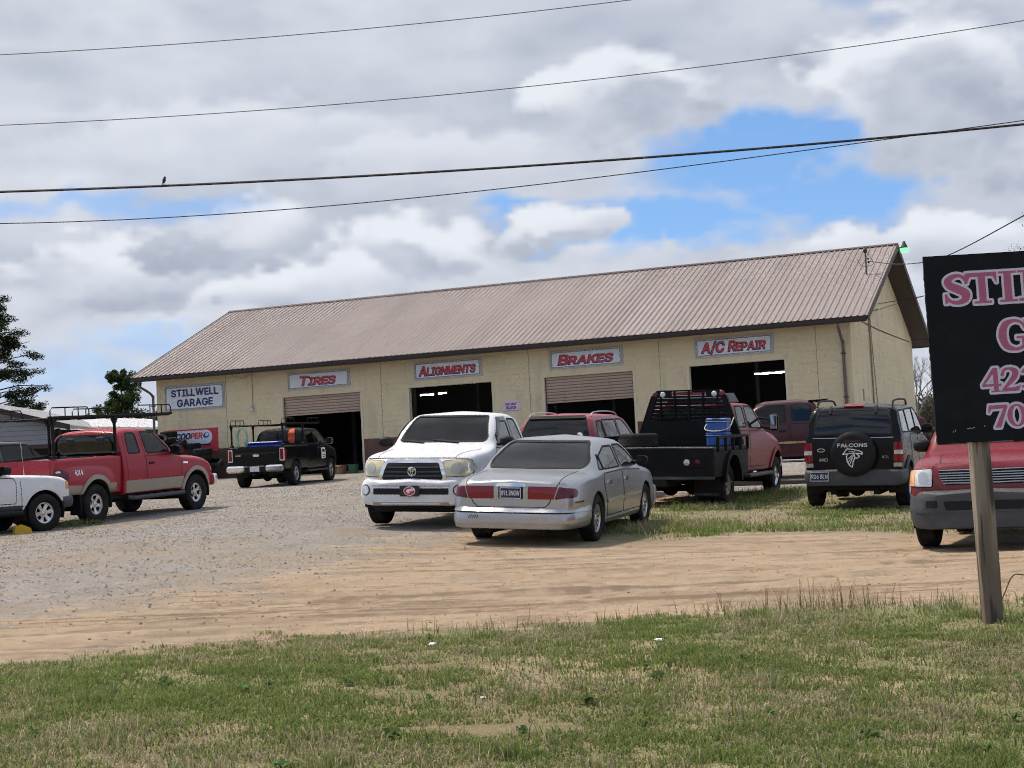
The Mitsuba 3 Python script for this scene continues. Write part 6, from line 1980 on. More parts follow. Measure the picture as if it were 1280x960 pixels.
def falcon():
    """line emblem of a stooping bird of prey, in a unit box, from polylines"""
    S = lambda pts: [((x-330)/440., (760-y)/420.) for x, y in pts]
    lines = [([(335, 470), (430, 345), (560, 360), (700, 392), (765, 425), (760, 475), (735, 452), (640, 455), (700, 505), (690, 530), (640, 560), (600, 545), (560, 640), (540, 750), (480, 715), (430, 620), (415, 520), (440, 455), (335, 470)], .026),
             ([(440, 455), (560, 440), (730, 452)], .022), ([(600, 545), (590, 470)], .024), ([(430, 575), (500, 535), (575, 455)], .018), ([(450, 640), (520, 560), (590, 480)], .018), ([(480, 690), (520, 620), (545, 560)], .018), ([(470, 410), (600, 410)], .012)]
    return unary_union([LineString(S(p)).buffer(w) for p, w in lines])


def black_suv():
    wb, tr = 2.65, 1.55
    phi = math.radians(68.5)
    h = np.array([math.cos(phi), math.sin(phi)]); l = np.array([-h[1], h[0]])
    cc = np.array([5.42, 29.1])+h*wb/2-l*tr/2*1.0
    c = Car('suv', 'black boxy wagon from behind with a printed spare wheel cover on its tailgate', 'suv', cc[0], cc[1], phi, wb, tr, lift=.05)
    shf = lambda ins=0.: loft([(-1.98, .80), (-1.97, 1.2), (-1.86, 1.66), (-1.76, 1.79), (-1.5, 1.83), (-.3, 1.84), (.35, 1.81), (.52, 1.75), (1.05, 1.22), (1.15, 1.18), (1.9, 1.10), (2.12, .95)],
              [(-1.98, 1.26), (.9, 1.20), (2.12, .9)], [(-1.98, .85), (-1.6, .89), (1.2, .90), (1.8, .86), (2.12, .72)], [(-1.98, .48), (-1.0, .42), (1.0, .42), (2.12, .5)], tumble=.22, belt_in=.03, er=(.08, .07), rad=(.05, .2, .05, .11), inset=ins)
    sh = shf()
    c.shell(sh, 'paint_black_b', [(1.325, .44, .38), (-1.325, .44, .38)], W=.90, cabin=(shf, -1.90, 1.06, .85))
    for v in 'RL':
        c.window('side_window', v, rpoly([(-1.80, 1.33), (-1.10, 1.32), (-1.10, 1.70), (-1.68, 1.70)], .05), 'glass_clear')
        c.window('side_window', v, rpoly([(-1.02, 1.32), (-.16, 1.30), (-.16, 1.72), (-1.02, 1.71)], .04), 'glass_clear')
        c.window('side_window', v, rpoly([(-.06, 1.30), (.85, 1.27), (.42, 1.66), (.35, 1.72), (-.06, 1.73)], .04), 'glass_tint')
        c.door(v, rpoly([(-.95, .80), (-.80, .55), (-.13, .55), (-.13, 1.26), (-1.04, 1.27)], .03), 'paint_black_b')
        c.door(v, rpoly([(-.08, .55), (.85, .55), (.88, 1.20), (-.08, 1.26)], .03), 'paint_black_b')
        sg = -1 if v == 'R' else 1
        for xw in (1.325, -1.325):
            arc = Point(xw, .38).buffer(.53, quad_segs=12).difference(Point(xw, .38).buffer(.443, quad_segs=12)).intersection(sbox(xw-1, .46, xw+1, 2))
            c.p('wheel_arch_trim', v, arc, 'plastic_grey', .03, .07, .06)
        c.part('roof_rail', tube(smoothpath([(-1.62, sg*.66, 1.79), (-1.52, sg*.66, 1.875), (-.9, sg*.66, 1.90), (-.1, sg*.66, 1.885), (.15, sg*.65, 1.79)], 6), .018, 8), 'plastic_black')
        c.mirror(.66, .86, 1.33, sg, .2, .17, .11, 'plastic_black')
        c.p('tail_lamp', 'B', rpoly([(sg*.70, .82), (sg*.845, .82), (sg*.83, 1.16), (sg*.71, 1.16)], .03), 'lens_red', .03, .06, .05)
        c.p('tail_lamp_lens', 'B', rpoly([(sg*.715, .95), (sg*.835, .95), (sg*.83, 1.02), (sg*.715, 1.02)], .01), 'lens_white', .038, .03, .05)
        c.p('tail_lamp_side', v, rpoly([(-1.96, .82), (-1.86, .82), (-1.85, 1.14), (-1.95, 1.16)], .02), 'lens_red', .014, .03, .05)
        c.p('reflector', 'B', rpoly([(sg*.70, .73), (sg*.83, .73), (sg*.83, .80), (sg*.70, .80)], .01), 'lens_grey', .02, .04, .05)
        c.p('window_hinge', 'B', rpoly([(sg*.40-.02, 1.66), (sg*.40+.02, 1.66), (sg*.40+.02, 1.78), (sg*.40-.02, 1.78)], .005), 'seam', .028, .03, .05)
    c.window('rear_window', 'B', rpoly([(-.70, 1.30), (.70, 1.30), (.60, 1.73), (-.60, 1.73)], .05), 'glass_tint', .02)
    c.window('windscreen', 'F', rpoly([(-.72, 1.25), (.72, 1.25), (.62, 1.74), (-.62, 1.74)], .05), 'glass_tint')
    c.p('high_brake_lamp', 'B', rpoly([(-.17, 1.775), (.17, 1.775), (.16, 1.815), (-.16, 1.815)], .01), 'lens_red', .03, .06, .05)
    c.p('tailgate_edge', 'B', rpoly([(-.70, 1.235), (.70, 1.235), (.70, 1.247), (-.70, 1.247)], 0), 'chrome_dull', .006, .01)
    c.gap('B', [(-.69, .74), (-.70, 1.27)]); c.gap('B', [(.69, .74), (.70, 1.27)])
    b4 = centre(text_poly('4WD', .05, True), 0, 0); b4 = affinity.translate(affinity.scale(b4, -1, 1), .52, .86)
    c.p('badge', 'B', b4, 'chrome_dull', .010, .01, .04)
    c.p('badge', 'B', affinity.scale(Point(.56, 1.03).buffer(1), .07, .035).difference(affinity.scale(Point(.56, 1.03).buffer(1), .055, .022)), 'chrome_dull', .010, .01, .04)
    b5 = centre(text_poly('3.7L', .04, True), 0, 0); b5 = affinity.translate(affinity.scale(b5, -1, 1), -.56, .90)
    c.p('badge', 'B', b5, 'chrome_dull', .010, .01, .04)
    bp = loft([(-2.12, .70), (-1.55, .74)], [(-2.12, .64), (-1.55, .68)], [(-2.12, .76), (-2.02, .86), (-1.55, .93)], [(-2.12, .40), (-1.55, .42)], tumble=0, belt_in=.02, hood_in=.04, er=(.02, .06), rad=(.05, .2, .05, .04), n=20)
    bp = tm(mf(bp)-mf(bar((-1.325, -1.2, .38), (-1.325, 1.2, .38), .445, 40)))
    c.part('bumper', bp, 'plastic_grey', 40)
    c.plate('B', .57, .575, [('R26 BLN', .07, 0)], off=.165, w=.33, h=.165)
    # spare wheel under a printed cover
    prof = [(0, .235), (.30, .235), (.345, .228), (.385, .20), (.395, .16), (.395, .03), (.36, 0), (0, 0)]
    cov = lathe(prof, 56).apply_transform(trimesh.transformations.rotation_matrix(-math.pi/2, [0, 1, 0]))
    cov.invert() if cov.volume < 0 else None
    X0, YC, ZC = -1.985, -.03, .965
    cov.apply_translation((X0, YC, ZC))
    c.part('spare_wheel_cover', cov, 'vinyl_black', 35)
    def onto(p, name, m, dx=.0035):
        pp = affinity.translate(affinity.scale(p, -1, 1, origin=(0, 0)), YC, ZC)
        c.part(name, ext_yz(pp, X0-.235-dx, X0-.235+.001), m, False)
    w = text_poly('FALCONS', .075, True)
    onto(affinity.translate(fit(w, .52, .066), 0, .155), 'spare_wheel_cover__lettering', 'decal_white')
    w = text_poly('ATLANTA', .03, True)
    onto(affinity.translate(fit(w, .30, .026), 0, .225), 'spare_wheel_cover__lettering', 'decal_dimred')
    e = fit(falcon(), .355, .335)
    onto(affinity.translate(e, 0, -.065), 'spare_wheel_cover__emblem', 'decal_white')
    c.part('exhaust', bar((-1.4, -.45, .36), (-2.02, -.50, .36), .03, 12), 'under', 30)
    c.chassis(-1.9, 1.9, .68, .24, .46)
    r, b = rim_mesh(.205, .24, 5, .4, .85, .6)
    c.wheels(.365, .24, .205, r, b, ys=.78)
    c.finish(((.0, .85, True), (-.9, .85, False)), (.55, 1.18))
    return c


def front_suv():
    wb, tr = 2.89, 1.55
    phi = math.atan2(-.915, -.403)
    h = np.array([math.cos(phi), math.sin(phi)])
    fx, fy = 5.36, 18.45       # middle of the grille
    c = Car('suv', 'red wagon with a grey front bumper, half hidden behind the black sign board', 'suv', fx-h[0]*2.22, fy-h[1]*2.22, phi, wb, tr, lift=.02)
    shf = lambda ins=0.: loft([(-2.35, .95), (-2.30, 1.3), (-2.1, 1.68), (-1.8, 1.78), (-.3, 1.80), (.15, 1.77), (.35, 1.70), (1.02, 1.17), (1.12, 1.13), (1.6, 1.105), (2.05, 1.035), (2.20, .975), (2.24, .80)],
              [(-2.35, 1.15), (.9, 1.09), (1.6, 1.01), (2.24, .80)], [(-2.35, .84), (-1.8, .90), (1.3, .92), (1.8, .905), (2.08, .865), (2.24, .78)], [(-2.35, .45), (0, .4), (2.24, .45)], tumble=.36, er=(.06, .08), rad=(.06, .2, .06, .10), crown=(.035, .05), hood_in=.11, inset=ins)
    sh = shf()
    c.shell(sh, 'paint_explorer', [(1.445, .44, .37), (-1.445, .44, .37)], W=.92, cabin=(shf, -2.25, 1.05, .8))
    for v in 'RL':
        c.window('side_window', v, rpoly([(-2.0, 1.2), (-1.2, 1.19), (-1.2, 1.62), (-1.85, 1.62)], .04), 'glass_tint')
        c.window('side_window', v, rpoly([(-1.1, 1.19), (-.30, 1.18), (-.30, 1.64), (-1.1, 1.63)], .04), 'glass_tint')
        c.window('side_window', v, rpoly([(-.20, 1.18), (.78, 1.16), (.25, 1.60), (.15, 1.64), (-.20, 1.65)], .04), 'glass_tint')
        c.door(v, rpoly([(-.22, .5), (.92, .5), (.92, 1.08), (-.22, 1.12)], .03), 'paint_explorer')
        c.door(v, rpoly([(-1.12, .5), (-.28, .5), (-.28, 1.12), (-1.12, 1.13)], .03), 'paint_explorer')
        c.mirror(.72, .82, 1.22, -1 if v == 'R' else 1, .22, .16, .11)
    c.window('windscreen', 'F', rpoly([(-.74, 1.24), (.74, 1.24), (.62, 1.70), (-.62, 1.70)], .05), 'glass_tint')
    c.window('rear_window', 'B', rpoly([(-.7, 1.2), (.7, 1.2), (.6, 1.62), (-.6, 1.62)], .05))
    g = rpoly([(-.45, .715), (.45, .715), (.545, .83), (.555, .955), (-.555, .955), (-.545, .83)], .03)
    c.p('grille_surround', 'F', g.buffer(.03), 'paint_explorer', .035, .06, .05)
    c.p('grille', 'F', rpoly([(-.42, .755), (.42, .755), (.50, .85), (.505, .925), (-.505, .925), (-.50, .85)], .02), 'seam', .040, .03, .05)
    for z in np.linspace(.775, .915, 6):
        w = .44+min(.06, (z-.755)*.65)
        c.p('grille__bar', 'F', sbox(-w, z-.0045, w, z+.0045), 'chrome_dull', .050, .02, .06)
    for sg in (-1, 1):
        hp = rpoly([(sg*.59, .745), (sg*.84, .755), (sg*.865, .93), (sg*.585, .945)], .02)
        c.p('headlight_housing', 'F', hp.buffer(.012), 'seam', .004, .03, .05)
        c.p('headlight', 'F', hp, 'lens_white', .014, .03, .05)
        c.p('headlight__indicator', 'F', rpoly([(sg*.775, .755), (sg*.855, .76), (sg*.872, .925), (sg*.785, .93)], .015), 'lens_amber_pale', .020, .02, .05)
        c.p('headlight__lamp', 'F', rpoly([(sg*.63, .78), (sg*.74, .78), (sg*.74, .91), (sg*.63, .91)], .04), 'lamp_inner', .018, .01, .04)
        c.p('hood_crease', 'T', LineString([(2.10, sg*.50), (1.2, sg*.62)]).buffer(.006), 'seam', .002, .006)
        c.p('lamp_side', 'R' if sg < 0 else 'L', rpoly([(1.98, .77), (2.16, .76), (2.14, .91), (1.96, .92)], .02), 'lens_amber_pale', .01, .03, .05)
    bp = loft([(1.75, .745), (2.1, .74), (2.36, .70)], [(1.75, .68), (2.36, .62)], [(1.75, .93), (2.05, .90), (2.26, .78), (2.36, .62)], [(1.75, .27), (2.36, .25)], tumble=0, belt_in=.03, hood_in=.04, er=(.06, .02), rad=(.07, .25, .05, .05), n=24)
    bp = tm(mf(bp)-mf(bar((1.445, -1.2, .37), (1.445, 1.2, .37), .445, 40)))
    c.part('bumper', bp, 'plastic_grey', 40)
    c.p('bumper_intake', 'F', rpoly([(-.42, .455), (.42, .455), (.46, .575), (-.46, .575)], .02), 'seam', .004, .02, on=bp)
    c.p('bumper_strip', 'F', rpoly([(-.80, .445), (.80, .445), (.80, .47), (-.80, .47)], .006), 'plastic_grey', .012, .03, on=bp)
    for sg in (-1, 1):
        c.p('fog_recess', 'F', rpoly([(sg*.52, .50), (sg*.66, .50), (sg*.66, .585), (sg*.52, .585)], .02), 'seam', .004, .02, on=bp)
    for y in (-.3, .2):
        c.p('wiper', 'F', LineString([(y, 1.245), (y+.5, 1.27)]).buffer(.012), 'seam', .03, .03)
    c.chassis(-2.2, 2.0, .68, .24, .44)
    r, b = rim_mesh(.205, .235, 5, .4, .85, .6)
    c.wheels(.365, .235, .205, r, b, ys=.775)
    c.finish(((-.05, .8, True), (-1.0, .8, False)), (.5, 1.13))
    return c


red_truck(); white_left(); grey_truck(); black_truck(); white_truck(); silver_sedan(); red_suv(); flatbed(); maroon_truck(); black_suv(); front_suv()

# ---------------------------------------------------------------- smaller things


def at(x, y, dz=0., rz=0., tilt=None):
    return mat4((x, y, float(micro(np.array([x]), np.array([y]))[0])+dz), rz, tilt)


# roadside sign: black board on timber posts, leaning a little
LEAN = trimesh.transformations.rotation_matrix(math.radians(-.6), [0, 1, 0])
MS = mat4((2.722, 10.33, 1.190), math.radians(1.2)) @ LEAN       # lower left corner of the board
k = num('roadside_sign')
lab(k, 'large black board with pink and white lettering on weathered timber posts', 'sign')
r2 = np.random.default_rng(3)
zs_ = np.linspace(0, 1.22, 60)
edgep = [(-.004+.010*(meshkit.fbm(np.array([[z*24, 1.5, .3]]), 3, 2)[0]-.5)-(.006 if .55 < z < 1.1 else 0)*r2.random(), z) for z in zs_]
bp_ = Polygon([(2.44, 0), (2.44, 1.22)]+edgep[::-1])
put(k+'__board', ext_xz(bp_, -.009, .009), 'board_black', False, MS)


def vstroke(pts, rad, n=10):
    p = smoothpath(np.array(pts, float), n)
    r = np.interp(np.linspace(0, 1, len(p)), np.linspace(0, 1, len(rad)), rad)
    return unary_union([unary_union([Point(*a).buffer(ra, quad_segs=6), Point(*b).buffer(rb, quad_segs=6)]).convex_hull for a, ra, b, rb in zip(p[:-1], r[:-1], p[1:], r[1:])])


def glyph(c):
    R = lambda a, b, cc, d: sbox(a, b, cc, d)
    if c == 'S':
        return unary_union([vstroke([(.64, .74), (.52, .93), (.32, .95), (.14, .80), (.20, .62), (.40, .50), (.60, .34), (.58, .13), (.38, .04), (.18, .09), (.06, .28)], [.03, .05, .07, .10, .12, .13, .13, .10, .07, .05, .03]), R(.60, .66, .67, .98), R(.03, .02, .10, .34)])
    if c == 'T':
        return unary_union([R(.0, .87, .86, 1.0), R(.34, 0, .54, 1.0), R(.20, 0, .68, .07), Polygon([(0, .9), (.12, .9), (.02, .66), (0, .66)]), Polygon([(.86, .9), (.74, .9), (.84, .66), (.86, .66)])])
    if c == 'I':
        return unary_union([R(.14, 0, .34, 1), R(0, 0, .48, .07), R(0, .93, .48, 1)])
    if c == 'L':
        return unary_union([R(.14, 0, .34, 1), R(0, 0, .74, .09), R(0, .93, .48, 1), Polygon([(.60, .06), (.74, .06), (.74, .32), (.71, .32)])])
    if c == 'G':
        return unary_union([vstroke([(.80, .72), (.70, .90), (.48, .96), (.22, .84), (.12, .50), (.22, .16), (.48, .04), (.70, .10), (.80, .22)], [.03, .04, .05, .10, .125, .10, .05, .05, .06]), R(.70, .05, .87, .44), R(.54, .38, .97, .45), R(.79, .68, .85, .98)])
    if c == '4':
        return unary_union([R(.44, 0, .62, 1), Polygon([(.44, 1), (.62, 1), (.10, .33), (.0, .33)]), R(.0, .24, .74, .34), R(.34, 0, .72, .05)])
    if c == '2':
        return unary_union([vstroke([(.08, .70), (.16, .90), (.36, .96), (.56, .84), (.52, .60), (.34, .36), (.10, .10)], [.06, .05, .05, .11, .11, .08, .04]), Polygon([(.02, 0), (.66, 0), (.74, .24), (.66, .20), (.50, .16), (.10, .16)])])
    if c == '3':
        return vstroke([(.08, .78), (.24, .95), (.48, .88), (.46, .62), (.26, .52), (.52, .44), (.56, .16), (.34, .03), (.08, .14)], [.05, .05, .09, .08, .04, .08, .11, .06, .06])
    if c == '7':
        return unary_union([Polygon([(.06, 1.0), (.72, 1.0), (.72, .90), (.44, .02), (.24, .02), (.58, .84), (.14, .84), (.06, .68), (.02, .68)])])
    if c == '0':
        return affinity.scale(Point(.38, .5).buffer(1), .36, .5, origin=(.38, .5)).difference(affinity.scale(affinity.translate(Point(.38, .5).buffer(1), .0, 0), .17, .42, origin=(.38, .5)))


rows = [('STILL', [(.118, .165), (.262, .20), (.475, .115), (.60, .18), (.80, .18)], .895, .20, 'STILL'),
        ('G', [(.445, .21)], .575, .205, 'G'),
        ('423', [(.315, .125), (.437, .128), (.572, .125)], .315, .155, '423'),
        ('70', [(.340, .125), (.462, .125)], .085, .145, '70')]
for txt, xs_, zc, H, _ in rows:
    for ch, (x0, w) in zip(txt, xs_):
        g = glyph(ch)
        a, b, c_, d = g.bounds
        g = affinity.scale(affinity.translate(g, -a, -b), w/(c_-a), H/(d-b), origin=(0, 0))
        g = affinity.translate(g, x0, zc)
        put(nx(k+'__letter_outline'), ext_xz(g.buffer(.0155), -.009, -.0112), 'paint_lavender', False, MS)
        put(nx(k+'__letter'), ext_xz(g, -.0113, -.0132), 'paint_rose', False, MS)
put(k+'__staples', cat([trimesh.creation.icosphere(1, .0035).apply_translation((x, -.010, z)) for x, z in ((.105, .075), (.118, .08), (.20, .09), (.213, .092), (.226, .09), (.24, .094), (.31, .10))]), 'plate_white', False, MS)


def post_mesh():
    n = 26
    zz = np.linspace(-1.55, 1.05, n)
    rings = []
    pr = np.asarray(sbox(-.062, -.050, .062, .050).buffer(-.014).buffer(.014, quad_segs=3).segmentize(.02).exterior.coords)[:-1]
    V = []
    for z in zz:
        q = pr*(1+.03*(meshkit.fbm(np.array([[z*3, 0, 0]]), 3, 1)[0]-.5))
        nn = meshkit.fbm(np.column_stack([pr*60, np.full(len(pr), z*1.2)]), 3, 6)-.5
        V.append(np.column_stack([q*(1+.10*nn[:, None]), np.full(len(pr), z)]))
    k_ = len(pr); F = []
    for i in range(n-1):
        for j in range(k_):
            a, b, c, d = i*k_+j, i*k_+(j+1) % k_, (i+1)*k_+(j+1) % k_, (i+1)*k_+j
            F += [(a, b, c), (a, c, d)]
    V = np.vstack(V+[[[0, 0, zz[0]], [0, 0, zz[-1]]]])
    for j in range(k_):
        F += [(len(V)-2, (j+1) % k_, j), (len(V)-1, (n-1)*k_+j, (n-1)*k_+(j+1) % k_)]
    return trimesh.Trimesh(V, F, process=False)


for x in (.285, 2.44-.285):
    put(nx(k+'__post'), post_mesh().apply_translation((x, .062, 0)), 'post_wood', 35, MS)
k = num('weed_stem')
put(k, tube(smoothpath([(3.10, 10.75, .0), (3.19, 10.75, .14), (3.27, 10.75, .29), (3.36, 10.76, .295), (3.60, 10.76, .27)], 6), .0045, 5), 'stem_brown', 30)
lab(k, 'thin dark bent weed stem leaning to the right beside the sign post', 'stem')

# tyres piled against the wall, left of the first bay
ty_a, ty_b = tyre_mesh(.345, .235, .205), tyre_mesh(.385, .27, .215)
n_t = 0
zb0 = -.10


def pile(x, y, z, big=False, tilt=0., ax=0., dusty_=False, rz=0., txt=''):
    M = MB @ mat4((x, y, z), rz, trimesh.transformations.rotation_matrix(tilt, [math.cos(ax), math.sin(ax), 0]))
    k = num('tyre')
    put(k, ty_b if big else ty_a, 'rubber_dusty' if dusty_ else 'rubber', 32, M)
    lab(k, txt, 'tyre', 'tyres piled by the garage wall')


ORD = ['top', 'second from top', 'third from top', 'fourth from top', 'fifth from top', 'sixth from top', 'seventh from top', 'bottom']
for nm, n, x, y in (('left', 8, -27.30, -.75), ('middle', 6, -26.15, -.75), ('right', 5, -25.45, -1.25)):
    for j in range(n):
        o = 'bottom' if j == 0 else ORD[n-1-j]
        pile(x+RNG.normal(0, .04), y+RNG.normal(0, .04), zb0+.13+j*.262, (len(nm)+j) % 3 == 0, RNG.normal(0, .03), RNG.uniform(0, 6), (len(nm)+j) % 4 == 2, RNG.uniform(0, 6), f'{o} tyre of the {nm} stack by the garage wall under the red banner')
for x, y, z, t, ax, tx_ in ((-26.7, -1.55, .30, 1.25, 0, 'tyre leaning between the left and middle stacks, at ground level'), (-25.1, -1.75, .30, 1.30, 2.9, 'tyre standing on edge in front of the right stack'), (-26.85, -1.25, 1.0, .9, .2, 'tyre leaning halfway up between the left and middle stacks'),
                            (-26.1, -1.6, .72, .75, .1, 'tyre tilted against the front of the middle stack'), (-25.0, -1.0, .62, .5, .3, 'slanted tyre right of the right stack'), (-27.3, -1.38, 1.62, .6, .5, 'tyre tilted against the top of the left stack'), (-26.62, -1.05, 1.42, .5, -.6, 'tyre slanted between the tops of the left and middle stacks')):
    pile(x, y, z, False, t, ax, RNG.random() < .6, 0, tx_)
k = num('scrap_trough')
lab(k, 'low dark metal trough on the gravel below the tyre pile', 'trough')
put(k, cat([cbox(-26.9, -24.3, -2.5, -2.46, -.35, .02, .01), cbox(-26.9, -24.3, -2.02, -1.98, -.35, .02, .01), cbox(-26.9, -26.86, -2.46, -2.02, -.35, .02, .01), cbox(-24.34, -24.3, -2.46, -2.02, -.35, .02, .01), cbox(-26.9, -24.3, -2.5, -1.98, -.38, -.34, .01)]), 'rail_worn', False, MB)

# boxes by the first bay
for (x, y, w, h, rz, t) in ((-19.98, -.9, .46, .50, .1, 'left of two brown cardboard boxes on the gravel by the first bay'), (-19.50, -.85, .36, .44, -.1, 'right and smaller of two brown cardboard boxes by the first bay')):
    k = num('cardboard_box')
    lab(k, t, 'box')
    M = MB @ mat4((x, y, -.19), rz)
    put(k+'__carton', cbox(-w/2, w/2, -w/2, w/2, 0, h, .006), 'cardboard', False, M)
    put(k+'__flap', cat([hull([(-w/2, -w/2, h), (w/2, -w/2, h), (-w/2, -w/2-.10, h-.05), (w/2, -w/2-.10, h-.05), (-w/2, -w/2, h-.006), (w/2, -w/2, h-.006)]), cbox(-w/2, w/2, .01, w/2, h+.001, h+.006, .002)]), 'cardboard', False, M)
    put(k+'__tape', bx(-.03, .03, -w/2-.002, -w/2, .05, h-.06), 'pipe_tan', False, M)
k = num('green_bin')
lab(k, 'dark green plastic bin beside the cardboard boxes at the bay corner', 'bin')
M = MB @ mat4((-19.0, -.75, -.19))
put(k+'__tub', lathe([(0, 0), (.17, 0), (.21, .42), (.225, .42), (.225, .45), (.20, .45), (.165, .03), (0, .03)], 24), 'bin_green', 30, M)
put(k+'__handle', tube(smoothpath([(-.215, 0, .42), (-.15, -.1, .52), (0, -.14, .55), (.15, -.1, .52), (.215, 0, .42)], 5), .008, 6), 'plastic_black', 30, M)

# wheel block, litter, timber edging
k = num('wheel_block')
lab(k, 'yellow wheel block on the ground at the front wheel of the white wagon', 'wheel block')
put(k, hull([(-.16, -.11, 0), (.16, -.11, 0), (-.16, .11, 0), (.16, .11, 0), (-.14, -.10, .13), (-.14, .10, .13), (-.02, -.10, .17), (-.02, .10, .17), (.13, -.10, .10), (.13, .10, .10)]), 'block_yellow', False, at(-9.05, 29.25, -.005, .5))
for (x, y, s, t) in ((-.59, 10.31, .036, 'crumpled white paper in the grass near the dirt edge, left of the picture centre'), (.85, 10.19, .034, 'flattened pale wrapper in the grass right of the picture centre'), (-.22, 7.99, .018, 'small white scrap in the middle of the grass, nearest the camera')):
    k = num('litter')
    lab(k, t, 'litter')
    m = trimesh.creation.icosphere(3, 1)
    nn = meshkit.fbm(m.vertices*2.1+x*9, 4, 3)
    m.vertices = m.vertices*(.55+.9*nn[:, None])*[s, s*.7, s*(.55 if s > .05 else .3)]
    put(k, m, 'litter_white', False, at(x, y, s*.4, x*3))
k = num('timber_edging')
lab(k, 'long dark timber laid on the ground in front of the maroon pickup', 'timber')
p, q = np.array([4.6, 37.2]), np.array([8.8, 35.6])
zp, zq = zg(*p), zg(*q)
d = (q-p)/np.linalg.norm(q-p)
m = cbox(0, np.linalg.norm(q-p), -.09, .09, -.06, .12, .02)
put(k, m, 'timber_dark', False, mat4((p[0], p[1], (zp)), math.atan2(d[1], d[0])) @ trimesh.transformations.rotation_matrix(-math.atan2(zq-zp, 4.4), [0, 1, 0]))

# overhead lines
W1 = [[-9.87, 29.55, 9.53], [-9.27, 29.55, 9.55], [-3.71, 29.54, 9.61], [-0.25, 29.53, 9.81], [2.61, 29.52, 9.96], [4.27, 29.51, 10.1]]
W2 = [[-9.94, 29.63, 8.22], [-9.34, 29.63, 8.22], [-3.33, 29.62, 8.29], [0.28, 29.62, 8.4], [3.9, 29.6, 8.67], [9.94, 29.57, 9.21], [10.69, 29.56, 9.3]]
W3 = [[-9.34, 27.72, 6.6], [-8.78, 27.72, 6.58], [-4.57, 27.72, 6.54], [0.19, 27.72, 6.56], [3.98, 27.72, 6.65], [9.18, 27.7, 6.86], [9.88, 27.7, 6.89]]
W4 = [[-9.47, 28.05, 6.09], [-8.9, 28.05, 6.09], [-4.65, 28.05, 6.09], [0.17, 28.04, 6.21], [4.02, 28.02, 6.55], [7.43, 28.01, 6.86], [9.28, 28.0, 6.99], [9.99, 28.0, 7.03]]
for w, r, t in ((W1, .0075, 'topmost thin overhead wire, crossing the upper left sky'), (W2, .0075, 'thin overhead wire second from the top, rising to the upper right'), (W3, .022, 'thick dark overhead cable on which a small bird sits'), (W4, .009, 'lowest long thin wire, below the thick cable, meeting it at the right')):
    a = np.array(w)
    c2 = np.polyfit(a[:, 0], a[:, 2], 3 if w is W4 else 2)
    xs_ = np.linspace(-16, 16, 60)
    zz = np.polyval(c2, np.clip(xs_, a[0, 0], a[-1, 0]))
    sl0, sl1 = np.polyval(np.polyder(c2), a[0, 0]), np.polyval(np.polyder(c2), a[-1, 0])
    zz += np.minimum(xs_-a[0, 0], 0)*sl0+np.maximum(xs_-a[-1, 0], 0)*sl1
    k = num('power_line')
    put(k, tube(np.column_stack([xs_, np.full(60, a[:, 1].mean()), zz]), r, 6), 'wire_dark', 30)
    lab(k, t, 'power line')
k = num('service_drop')
mtop = (MB @ np.array([.15, 3.6, 6.62, 1]))[:3]
put(k, tube(smoothpath([(11.74, 32.73, 6.50), (12.35, 37.73, 6.75), (13.0, 47, 7.05), (12.9, 51.68, 7.45), tuple(mtop)], 8), .016, 6), 'wire_dark', 30)
lab(k, 'service wire running from the roof mast out to the right over the sign', 'power line')
k = num('service_drop')
m2 = (MB @ np.array([.05, 5.8, 5.25, 1]))[:3]
m3_ = (MB @ np.array([.05, 5.0, 4.92, 1]))[:3]
put(k, cat([tube(smoothpath([tuple(m2), tuple(m2+np.array([1.6, -1.2, .12])), tuple(m2+np.array([3.6, -2.8, .45])), tuple(m2+np.array([9, -7.0, 1.6]))], 6), .013, 6), tube(smoothpath([tuple(m3_), tuple(m3_+np.array([.8, .1, .22])), tuple(m2+np.array([1.6, -1.2, .12]))], 6), .010, 6)]), 'wire_dark', 30)
lab(k, 'lower wire leaving the gable wall towards the sign', 'power line')

# the bird on the thick cable: body and head one skin, tail, beak, legs
k = num('bird')
lab(k, 'small dark bird perched upright on the thick cable at upper left', 'bird')
bz = float(np.polyval(np.polyfit(np.array(W3)[:, 0], np.array(W3)[:, 2], 2), -5.905))+.026
Mb = mat4((-5.905, 27.72, bz), .5)
sph = lambda c, r: m3.Manifold.sphere(r, 20).translate(c)
chain = [((-.010, 0, .030), .012), ((.0, 0, .050), .026), ((.008, 0, .080), .030), ((.014, 0, .108), .022), ((.020, 0, .126), .0195)]
body = m3.Manifold()
for (a, ra), (b, rb) in zip(chain[:-1], chain[1:]):
    body = body+m3.Manifold.batch_hull([sph(a, ra), sph(b, rb)])
bm = tm(body.refine_to_length(.008))
trimesh.smoothing.filter_taubin(bm, iterations=8)
put(k+'__body', bm, 'bird_dark', True, Mb)
put(k+'__tail', hull([(-.012, -.010, .045), (-.012, .010, .045), (-.050, -.014, -.055), (-.050, .014, -.055), (-.046, -.012, -.058), (-.046, .012, -.058), (-.004, 0, .035)]), 'bird_dark', False, Mb)
put(k+'__beak', trimesh.creation.cone(.006, .018, sections=8).apply_transform(trimesh.transformations.rotation_matrix(math.pi/2, [0, 1, 0])).apply_translation((.036, 0, .126)), 'plastic_grey', False, Mb)
for s in (-1, 1):
    put(nx(k+'__leg'), bar((.0, s*.010, .030), (.004, s*.010, -.002), .003, 5), 'plastic_grey', False, Mb)
    put(nx(k+'__wing'), hull([(.012, s*.028, .100), (-.004, s*.032, .080), (-.018, s*.022, .045), (-.034, s*.012, .008), (.004, s*.026, .06)]), 'bird_dark', False, Mb)

